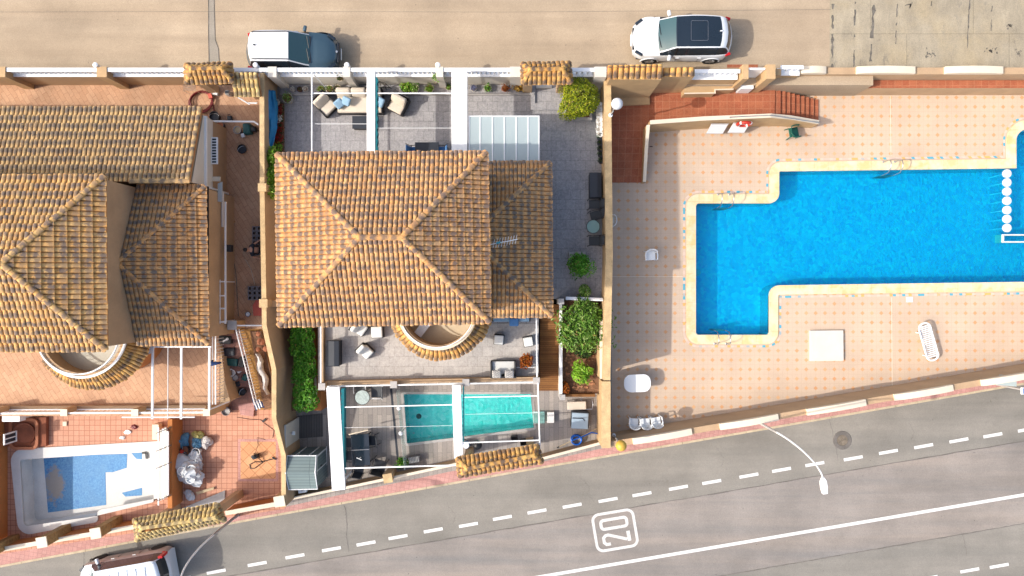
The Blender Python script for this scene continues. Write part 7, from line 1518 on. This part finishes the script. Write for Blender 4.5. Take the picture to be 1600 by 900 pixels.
t = thing('red_hose', 'dark red hose coiled in a big loop between gate and roof', 'hose', (V(310, 0, 1.8).x, V(0, 158, 1.8).y, ZU)); c_ = V(309, 156, 2.0)
for j in range(3):
    pts = [(c_.x + (.5 - .02 * j + .05 * sin(2 * a + j)) * cos(a) + .05 * j, c_.y + (.42 + .03 * j) * sin(a) - .02 * j, ZU + .05 + .05 * j + .03 * sin(a * 2 + j)) for a in [2 * pi * k / 30 for k in range(31)]]
    if j == 2: pts += [(c_.x + .62, c_.y - .3, ZU + .1), (c_.x + .66, c_.y - .65, ZU + .08), (c_.x + .5, c_.y - .95, ZU + .05)]
    MB().tube(pts, .032, 7).build('hose_loop', m_maroon, t, smooth=True, world=True)
MB().obox((c_.x + .5, c_.y + .2, ZU + .18), (.16, .22, .08), .3).build('hose_tag', m_orange, t, world=True)
t = thing('drying_rack', 'small grey wire rack by the first tiled gate', 'rack', (V(300, 0, 2).x, V(0, 139, 2).y, ZU)); 
for k in range(8): MB().tube([(-.3, -.14 + k * .04, .5 + .02 * (k % 2)), (.28, -.14 + k * .04, .52)], .008, 4).build('wire', m_chrome, t)
legs(t, [(-.28, -.14), (.28, -.14), (-.28, .14), (.28, .14)], .5, .01, m_chrome)
t = thing('junction_box', 'pale metal box on the floor right of the red hose', 'box', (V(333, 0, 2).x, V(0, 143, 2).y, ZU), R(-8)); MB().box(-.15, .15, -.11, .11, 0, .16).build('box_body', m_potgrey, t, bevel=.01); MB().box(-.13, .13, -.09, .09, .161, .17).build('box_lid', m_white, t)
t = thing('recycling_bin', 'small grey blue bin beside the lean-to roof corner', 'bin', (V(356, 0, 2).x, V(0, 145, 2).y, ZU)); MB().rbox((0, 0, .2), (.2, .2, .4), 0, .04).build('bin_body', m_potgrey, t, smooth=True); MB().obox((0, 0, .41), (.15, .13, .02)).build('bin_lid', m_anthra, t)
def blocks(label, px, py, nx, ny, z=ZU, ang=0):
    q = V(px, py, z + .2); t = thing('block_stack', label, 'blocks', (q.x, q.y, z), ang)
    for i in range(nx):
        for j in range(ny):
            b = MB(); x, y = (i - (nx - 1) / 2) * .21, (j - (ny - 1) / 2) * .21
            for bb in ((x - .1, x + .1, y - .1, y - .06), (x - .1, x + .1, y + .06, y + .1), (x - .1, x - .06, y - .06, y + .06), (x + .06, x + .1, y - .06, y + .06)): b.box(*bb, 0, .2)
            b.build('block', m_blockgrey, t)
blocks('grey hollow blocks beside the wall north of the bending man', 401, 368, 2, 4); blocks('grey hollow blocks stacked above the orange red board', 398, 458, 3, 3)
t = thing('red_board', 'flat orange red board leaning at the wall above the stairs', 'board', (V(402, 0, 1.9).x, V(0, 481, 1.9).y, ZU + .02)); MB().prism([(-.22, -.36), (.22, -.36), (.22, .36), (-.1, .36), (-.26, .1)], 0, .05).build('board', m_orange, t)
bucket('small grey tin with white rim near the red board', 387.5, 491, ZU, .11, .16, m_blockgrey, m_white, handle=False)
for (pp, lab, mt) in ((((366, 349), (365, 362), (359, 368), (352, 377), (364, 400), (369, 430), (371, 470), (373, 500)), 'thin greenish hose snaking down the passage floor', m_tealdark), (((383, 405), (392, 420), (397, 440), (398, 446)), 'thin pale cable on the passage floor near the man', m_cream)):
    t = thing('floor_cable', lab, 'cable', (V(*pp[0], ZU).x, V(*pp[0], ZU).y, ZU)); pts = [V(a, b, ZU + .015) for a, b in pp]; fine = []
    for i in range(len(pts) - 1):
        for k in range(5): fine.append(pts[i].lerp(pts[i + 1], k / 5))
    MB().tube(fine, .01, 5).build('cable', mt, t, world=True)
t = thing('hand_tool', 'rusty yellow hand tool lying at the end of the green hose', 'tool', (V(362, 0, ZU).x, V(0, 357, ZU).y, ZU)); MB().tube([(.05, .25, .02), (.02, -.05, .03), (-.12, -.3, .02)], .02, 6).build('tool_shaft', m_chip, t); MB().obox((.08, .26, .03), (.2, .06, .04), .6).build('tool_head', m_chip, t)

# the man by the wall: one skinned body, hands, head, hair, shirt and trousers
def skin_chain(name, verts, edges, radii, mat, parent, sub=2):
    me = bpy.data.meshes.new(name); me.from_pydata([tuple(v) for v in verts], edges, []); o = bpy.data.objects.new(name, me); C.objects.link(o); o.parent = parent; me.materials.append(mat)
    m_ = o.modifiers.new('skin', 'SKIN'); m_.use_smooth_shade = True
    for i, r in enumerate(radii): me.skin_vertices[0].data[i].radius = (r, r) if not isinstance(r, tuple) else r
    me.skin_vertices[0].data[0].use_root = True
    s_ = o.modifiers.new('sub', 'SUBSURF'); s_.levels = sub; s_.render_levels = sub; return o
q = V(404, 391, ZU + .5); mn = thing('person', 'man in a dark shirt kneeling by the sand wall and reaching along it', 'person', (q.x, q.y, ZU), R(90))
# local frame: +y is the way he leans (to the west in the place), x along the wall
bv = [(0, 0, .32), (0, .08, .50), (0, .20, .66), (0, .27, .74), (0, .31, .79), (0, .35, .84),
      (.17, .22, .72), (.30, .12, .58), (.42, -.02, .50), (-.17, .22, .72), (-.30, .20, .52), (-.34, .02, .42),
      (.11, 0, .28), (.15, .38, .17), (.14, .06, .07), (.14, -.08, .06), (-.11, 0, .28), (-.15, .38, .17), (-.14, .06, .07), (-.14, -.08, .06)]
be = [(0, 1), (1, 2), (2, 3), (3, 4), (4, 5), (3, 6), (6, 7), (7, 8), (3, 9), (9, 10), (10, 11), (0, 12), (12, 13), (13, 14), (14, 15), (0, 16), (16, 17), (17, 18), (18, 19)]
br_ = [(.15, .12), (.15, .11), (.17, .11), (.10, .09), .055, .05, .065, .045, .032, .065, .045, .032, .09, .075, .055, .045, .09, .075, .055, .045]
skin_chain('body', bv, be, br_, m_skin, mn)
sh = [0, 1, 2, 3, 6, 9]; sv = [bv[i] for i in sh] + [(.27, .15, .62), (-.26, .2, .57)]
skin_chain('shirt', sv, [(0, 1), (1, 2), (2, 3), (3, 4), (3, 5), (4, 6), (5, 7)], [(.18, .15), (.19, .15), (.215, .155), (.16, .125), .105, .105, .075, .075], m_shirt, mn)
tr_ = [0, 12, 13, 14, 16, 17, 18]; skin_chain('trousers', [bv[i] for i in tr_], [(0, 1), (1, 2), (2, 3), (0, 4), (4, 5), (5, 6)], [(.165, .135), .105, .09, .065, .105, .09, .065], M('grey_trousers', A(110, 112, 118), .9, .1, 3, .1, 20), mn)
hdm = MB(); hc = Vector((0, .40, .88)); hdm.lathe([(.02, -.125), (.055, -.115), (.068, -.07), (.078, -.01), (.082, .04), (.07, .09), (.04, .12), (.005, .128)], (0, 0, 0), 16, sy=1.18)
hm = Matrix.Translation(hc) @ Matrix.Rotation(-.75, 4, 'X'); mb = MB().add([hm @ Vector(v) for v in hdm.v], hdm.f); hd_ = mb.build('head', m_skin, mn, smooth=True)
hr = MB().lathe([(.083, .0), (.089, .05), (.078, .1), (.045, .13), (.004, .138)], (0, -.008, 0), 16, sy=1.18); MB().add([hm @ Vector(v) for v in hr.v], hr.f).build('hair', m_hair, mn, smooth=True)
ft = MB().obox((0, .1, -.01), (.022, .035, .045), taper=.6); MB().add([hm @ Vector(v) for v in ft.v], ft.f).build('nose', m_skin, hd_)
for s_ in (1, -1):
    e_ = MB().ball((s_ * .032, .086, .015), .012, 8); MB().add([hm @ Vector(v) for v in e_.v], e_.f).build('eye', m_hair, hd_, smooth=True); e_ = MB().rbox((s_ * .082, 0, .0), (.016, .035, .055), 0, .007); MB().add([hm @ Vector(v) for v in e_.v], e_.f).build('ear', m_skin, hd_, smooth=True)
e_ = MB().rbox((0, .085, -.055), (.045, .012, .012), 0, .005); MB().add([hm @ Vector(v) for v in e_.v], e_.f).build('mouth', m_red, hd_)
for (w_, d_) in ((Vector(bv[8]), (Vector(bv[8]) - Vector(bv[7])).normalized()), (Vector(bv[11]), (Vector(bv[11]) - Vector(bv[10])).normalized())):
    side = d_.cross(Vector((0, 0, 1))).normalized(); dn = side.cross(d_).normalized(); hv = [w_, w_ + d_ * .05, w_ + d_ * .09]; he = [(0, 1), (1, 2)]; hr_ = [.03, (.04, .018), (.038, .015)]
    hnd = skin_chain('hand', hv, he, hr_, m_skin, mn, 1)
    for k in range(4):
        b = w_ + d_ * .085 + side * (.027 - .018 * k); l = (.062, .072, .066, .05)[k]; fm = MB().tube([b, b + d_ * l * .5 - dn * -.004, b + d_ * l * .85 - dn * .02, b + d_ * l - dn * .045], [.009, .0085, .008, .006], 6); fm.build('finger', m_skin, hnd, smooth=True)
    b = w_ + d_ * .03 + side * .035; MB().tube([b, b + d_ * .03 + side * .025, b + d_ * .06 + side * .022 - dn * .02], [.011, .01, .007], 6).build('thumb', m_skin, hnd, smooth=True)
for s_ in (1, -1): MB().rbox((s_ * .14, -.12, .05), (.1, .26, .09), 0, .035).build('shoe', m_black, mn, smooth=True)
# ---------------------------------------------------------------- lower left yard
t = thing('workshop_wall', 'orange wall with a small window at the left edge beside the drained pool', 'wall', (V(0, 0, 1).x, -9.5, 0)); x_ = V(12, 760, 0).x; MB().box(x_ - 2.4, x_, V(0, 838, 0).y, V(0, 655, 1).y, -.2, 1.55).build('wall', m_wallbrown, t, world=True)
MB().box(x_ - 2.4, x_ + .05, V(0, 699, 0).y, V(0, 655, 1).y + .02, 1.552, 1.6).build('coping', m_cap, t, world=True); w__ = window(t, V(5, 0, 1).x + .3, V(0, 684, 1).y, .6, 1.4, .5, 0)
t = thing('outdoor_sink', 'white wall cabinet above the stone basin at the left edge', 'cabinet', (V(25, 0, 1).x, V(0, 652, 1.3).y, 0)); MB().box(-.42, .38, -.2, .16, .9, 1.3).build('cabinet_body', m_white, t, bevel=.01); MB().box(-.4, .36, -.12, .14, 0, .899).build('cabinet_base', m_wallwhite, t)
m_clay = M('brown_clay', A(165, 98, 70), .9, .3, 2, .2, 20)
t = thing('stone_basin', 'square brown clay basin with a raised rim above the drained pool', 'basin', (V(34, 0, .4).x, V(0, 679, .4).y, 0)); rb = rounded([(-.55, -.6), (.55, -.6), (.55, .6), (-.55, .6)], .18, 6); rb = [Vector(p) for p in rb]; ring_top(t, 'rim', [p + Vector((t.location.x, t.location.y)) for p in rb], [p + Vector((t.location.x, t.location.y)) for p in offset(rb, .14)], 0, .3, m_potgrey if False else m_pot)
MB().lathe([(.01, .08), (.3, .1), (.5, .25), (.53, .28), (.53, .0), (.01, .0)], (0, 0, 0), 24).build('bowl', m_clay, t, smooth=True)
struct(MB().box(V(0, 0, .1).x - 5, V(72, 0, .2).x, V(0, 697, .2).y, V(0, 652, .2).y, 0, .2).build('raised_clay_floor', m_clay), 'raised reddish floor around the stone basin')
o = MB().box(V(97, 0, .1).x, V(103, 0, .1).x, V(0, 666, .1).y, V(0, 659, .1).y, .001, .06).build('floor_drain_cover', m_cream); tag(o, 'small pale square drain cover on the salmon tiles', 'drain cover')
for k, (x, y, mt, lab) in enumerate(((210, 667, m_maroon, 'crumpled dark red cloth on the salmon tiles'), (200, 675, m_white, 'small white rag left of the timber frame'), (192, 684, m_white, 'larger white rag nearest the pool edge'))):
    mb = MB().ball((0, 0, 0), .13 - .02 * k, 9, .35); rn = random.Random(20 + k); mb.v = [(a * rn.uniform(.7, 1.9), b * rn.uniform(.6, 1.2), c * rn.uniform(.7, 1.3)) for a, b, c in mb.v]; o = mb.build('rag', mt); q = V(x, y, 0); o.location = (q.x, q.y, .04); tag(o, lab, 'rag')
# timber frame at the right end of the drained pool and the orange wall behind
t = thing('pool_divider_wall', 'orange rendered retaining wall right of the drained pool', 'wall', (V(270, 0, .6).x, V(0, 725, .6).y, 0)); MB().box(V(262, 0, 1.0).x, V(269, 0, 1.0).x, V(0, 790, .6).y, V(0, 655, 1).y, -.2, 1.0).build('wall', m_wallbrown, t, world=True)
t = thing('board_frame', 'stack of long white boards on a frame at the end of the drained pool', 'boards', (V(254, 0, 1.2).x, V(0, 730, 1.2).y, 0))
for k, (xa, xb, ya, yb_) in enumerate(((246, 248, 790, 668), (249.5, 252.5, 782, 672), (253, 256.5, 780, 670), (257, 260, 778, 668), (260.5, 263.5, 774, 674))): MB().box(V(xa, 0, 1.15).x, V(xb, 0, 1.15).x, V(0, ya, 1.15).y, V(0, yb_, 1.15).y, 1.1, 1.13 + .01 * k).build('board', m_white if k % 2 == 0 else m_wallwhite, t, world=True)
for y in (672, 700, 727, 778): a, b = V(244, y + 5, 1.2), V(268, y - 5, 1.2); MB().tube([a, b], .016, 5).build('brace', m_black, t, world=True)
for (x, y) in ((247, 672), (262, 672), (247, 784), (262, 772)): q = V(x, y, 1.1); MB().tube([(q.x, q.y, 0), (q.x, q.y, 1.1)], .02, 5).build('leg', m_chrome, t, world=True)
MB().box(V(236, 0, .5).x, V(246, 0, .5).x, V(0, 688, .5).y, V(0, 664, .5).y, .06, .4).build('crate', m_cream, t, world=True)
# rubbish heap: bags, buckets, plastic film
def bag(label, px, py, z, r, mat, seed, sz=.7, name='rubbish_bag', cat='bag', knot=True):
    rn = random.Random(seed); q = V(px, py, z + r * .6); t = thing(name, label, cat, (q.x, q.y, z)); mb = MB().ball((0, 0, r * sz), r, 20, sz); dirs = [Vector((rn.gauss(0, 1), rn.gauss(0, 1), rn.gauss(0, 1))).normalized() for _ in range(26)]; am = [rn.uniform(-.6, .9) for _ in dirs]
    vs = []
    for v in mb.v:
        d = (Vector(v) - Vector((0, 0, r * sz))); n_ = d.normalized(); k = 1 + sum(a * max(0, n_.dot(u) - .6) for a, u in zip(am, dirs)); vs.append(Vector((0, 0, r * sz)) + d * k * rn.uniform(.84, 1.14))
    MB().add([(v.x, v.y, max(0, v.z)) for v in vs], mb.f).build('sack', mat, t, smooth=False)
    if knot: MB().lathe([(.02, 0), (.045, .05), (.03, .08), (.07, .14)], (0, 0, r * sz * 1.85), 8).build('knot', mat, t)
    return t
m_film = M('wrinkled_clear_film', (.55, .58, .6), .25, .2, 6, .2, 30, spec=.8); m_bagb = M('printed_blue_bag', A(110, 170, 205), .5, .35, 9, .3, 30); m_bagy = M('printed_yellow_bag', A(215, 205, 120), .5, .4, 10, .3, 30); m_bagw = M('white_sack', A(222, 215, 210), .7, .25, 7, .2, 30)
bag('blue printed cement bag, top left of the rubbish heap', 284, 688, 0, .24, m_bagb, 1, .5, 'cement_bag'); bag('yellow and white printed bag, top right of the rubbish heap', 311, 681, 0, .22, m_bagy, 2, .5, 'cement_bag'); bag('pale blue printed bag just below the yellow one', 307, 692, 0, .22, m_bagb, 3, .55, 'cement_bag'); bag('crumpled white paper sack at the right of the heap', 322, 694, 0, .26, m_bagw, 4, .5, 'paper_sack')
bucket('black paint bucket with white contents at the left of the heap', 276, 705, 0, .2, .34, m_black, m_white); bucket('black bucket next to the red lid in the rubbish heap', 290, 702, 0, .17, .3, m_black, m_pot); bucket('black bucket with pink residue below the paint bucket', 279, 724, 0, .24, .36, m_black, m_bagw); bucket('white bucket with dark inside in the middle of the heap', 307, 706, 0, .19, .34, m_whitep, m_black)
o = MB().lathe([(.01, 0), (.09, 0), (.09, .05), (.01, .051)], (0, 0, 0), 16).build('red_dish', m_red); q = V(285, 705, .3); o.location = (q.x, q.y, .34); tag(o, 'round red dish lying among the black buckets', 'dish')
bag('large clear plastic bag stuffed with white pails, biggest in the heap', 296, 740, 0, .62, m_film, 5, .55, 'plastic_bag', knot=False); bag('grey plastic sheet bundle leaning on the white bucket', 305, 719, 0, .34, m_film, 6, .5, 'plastic_bundle', knot=False); bag('small clear plastic bag at the lower end of the heap', 292, 771, 0, .22, m_film, 7, .45, 'plastic_bag', knot=False)
for k, (x, y, lab) in enumerate(((285, 736, 'left white pail wrapped in clear plastic'), (300, 733, 'right white pail wrapped in clear plastic'), (298, 748, 'lower white pail wrapped in clear plastic'))): bucket(lab, x, y, .5, .2, .24, m_whitep, M('milky_film%d' % k, (.62, .66, .7), .3, .2, 8, .2, 30) if k == 0 else bpy.data.materials['milky_film0'], handle=False)
# diagonal tile inset, small machine with hose
struct(MB().prism([V(372, 686, 0).xy, V(435, 686, 0).xy, V(435, 752, 0).xy, V(372, 752, 0).xy], .001, .008).build('inset_border', m_pink), 'pale border of the tile inset'); struct(MB().prism([V(376, 690, 0).xy, V(431, 690, 0).xy, V(431, 748, 0).xy, V(376, 748, 0).xy], .001, .013).build('diagonal_tile_inset', m_orgrid), 'square inset of diagonal orange tiles')
q = V(398, 714, .3); t = thing('water_pump', 'small dark pump with a looped black hose on the diagonal tiles', 'pump', (q.x, q.y, 0)); MB().rbox((0, 0, .2), (.26, .2, .34), .3, .05).build('pump_body', m_anthra, t, smooth=True); MB().lathe([(.01, .38), (.07, .38), (.08, .45), (.01, .46)], (-.04, .04, 0), 12).build('cap', m_black, t, smooth=True); legs(t, [(.12, .1), (-.12, .1), (.12, -.1)], .15, .02, m_black)
MB().tube([(.1, -.05, .2), (.3, -.3, .05), (.1, -.45, .03), (-.1, -.6, .03), (-.3, -.62, .03), (-.34, -.42, .03), (-.1, -.3, .03), (.25, -.3, .04), (.6, -.2, .04), (.8, -.15, .04)], .022, 6).build('hose', m_black, t, smooth=True); MB().tube([(.0, .1, .3), (.06, .5, .04), (.0, .85, .03), (.4, .75, .03)], .009, 5).build('cable', m_black, t, smooth=True); MB().obox((.82, -.13, .05), (.2, .05, .06), -.6).build('spanner', m_black, t)
struct(MB().prism([V(270, 800, 0).xy, V(352, 766, 0).xy, V(352, 790, 0).xy, V(290, 806, 0).xy], .002, .05).build('pale_threshold', m_potgrey), 'pale threshold behind the golden gate roof')
o = MB().prism([V(306, 769, .1).xy, V(334, 761, .1).xy, V(334, 765, .1).xy, V(308, 773, .1).xy], .06, .1).build('loose_plank', m_tan); tag(o, 'short loose plank lying by the gate threshold', 'plank')
for k, (x, y, z0_) in enumerate(((388, 668, 0), (421, 668, 0))):
    pass
t = thing('black_cable', 'thin black cable lying along the top of the lower yard', 'cable', (V(400, 0, 0).x, V(0, 655, 0).y, 0)); MB().tube([V(*p, .02) for p in ((370, 652), (390, 655), (407, 656), (414, 662), (428, 672), (426, 684))], .01, 5).build('cable', m_black, t, world=True); q = V(412, 657, .1); MB().obox((q.x, q.y, .05), (.2, .08, .08), .7).build('plug', m_black, t, world=True)
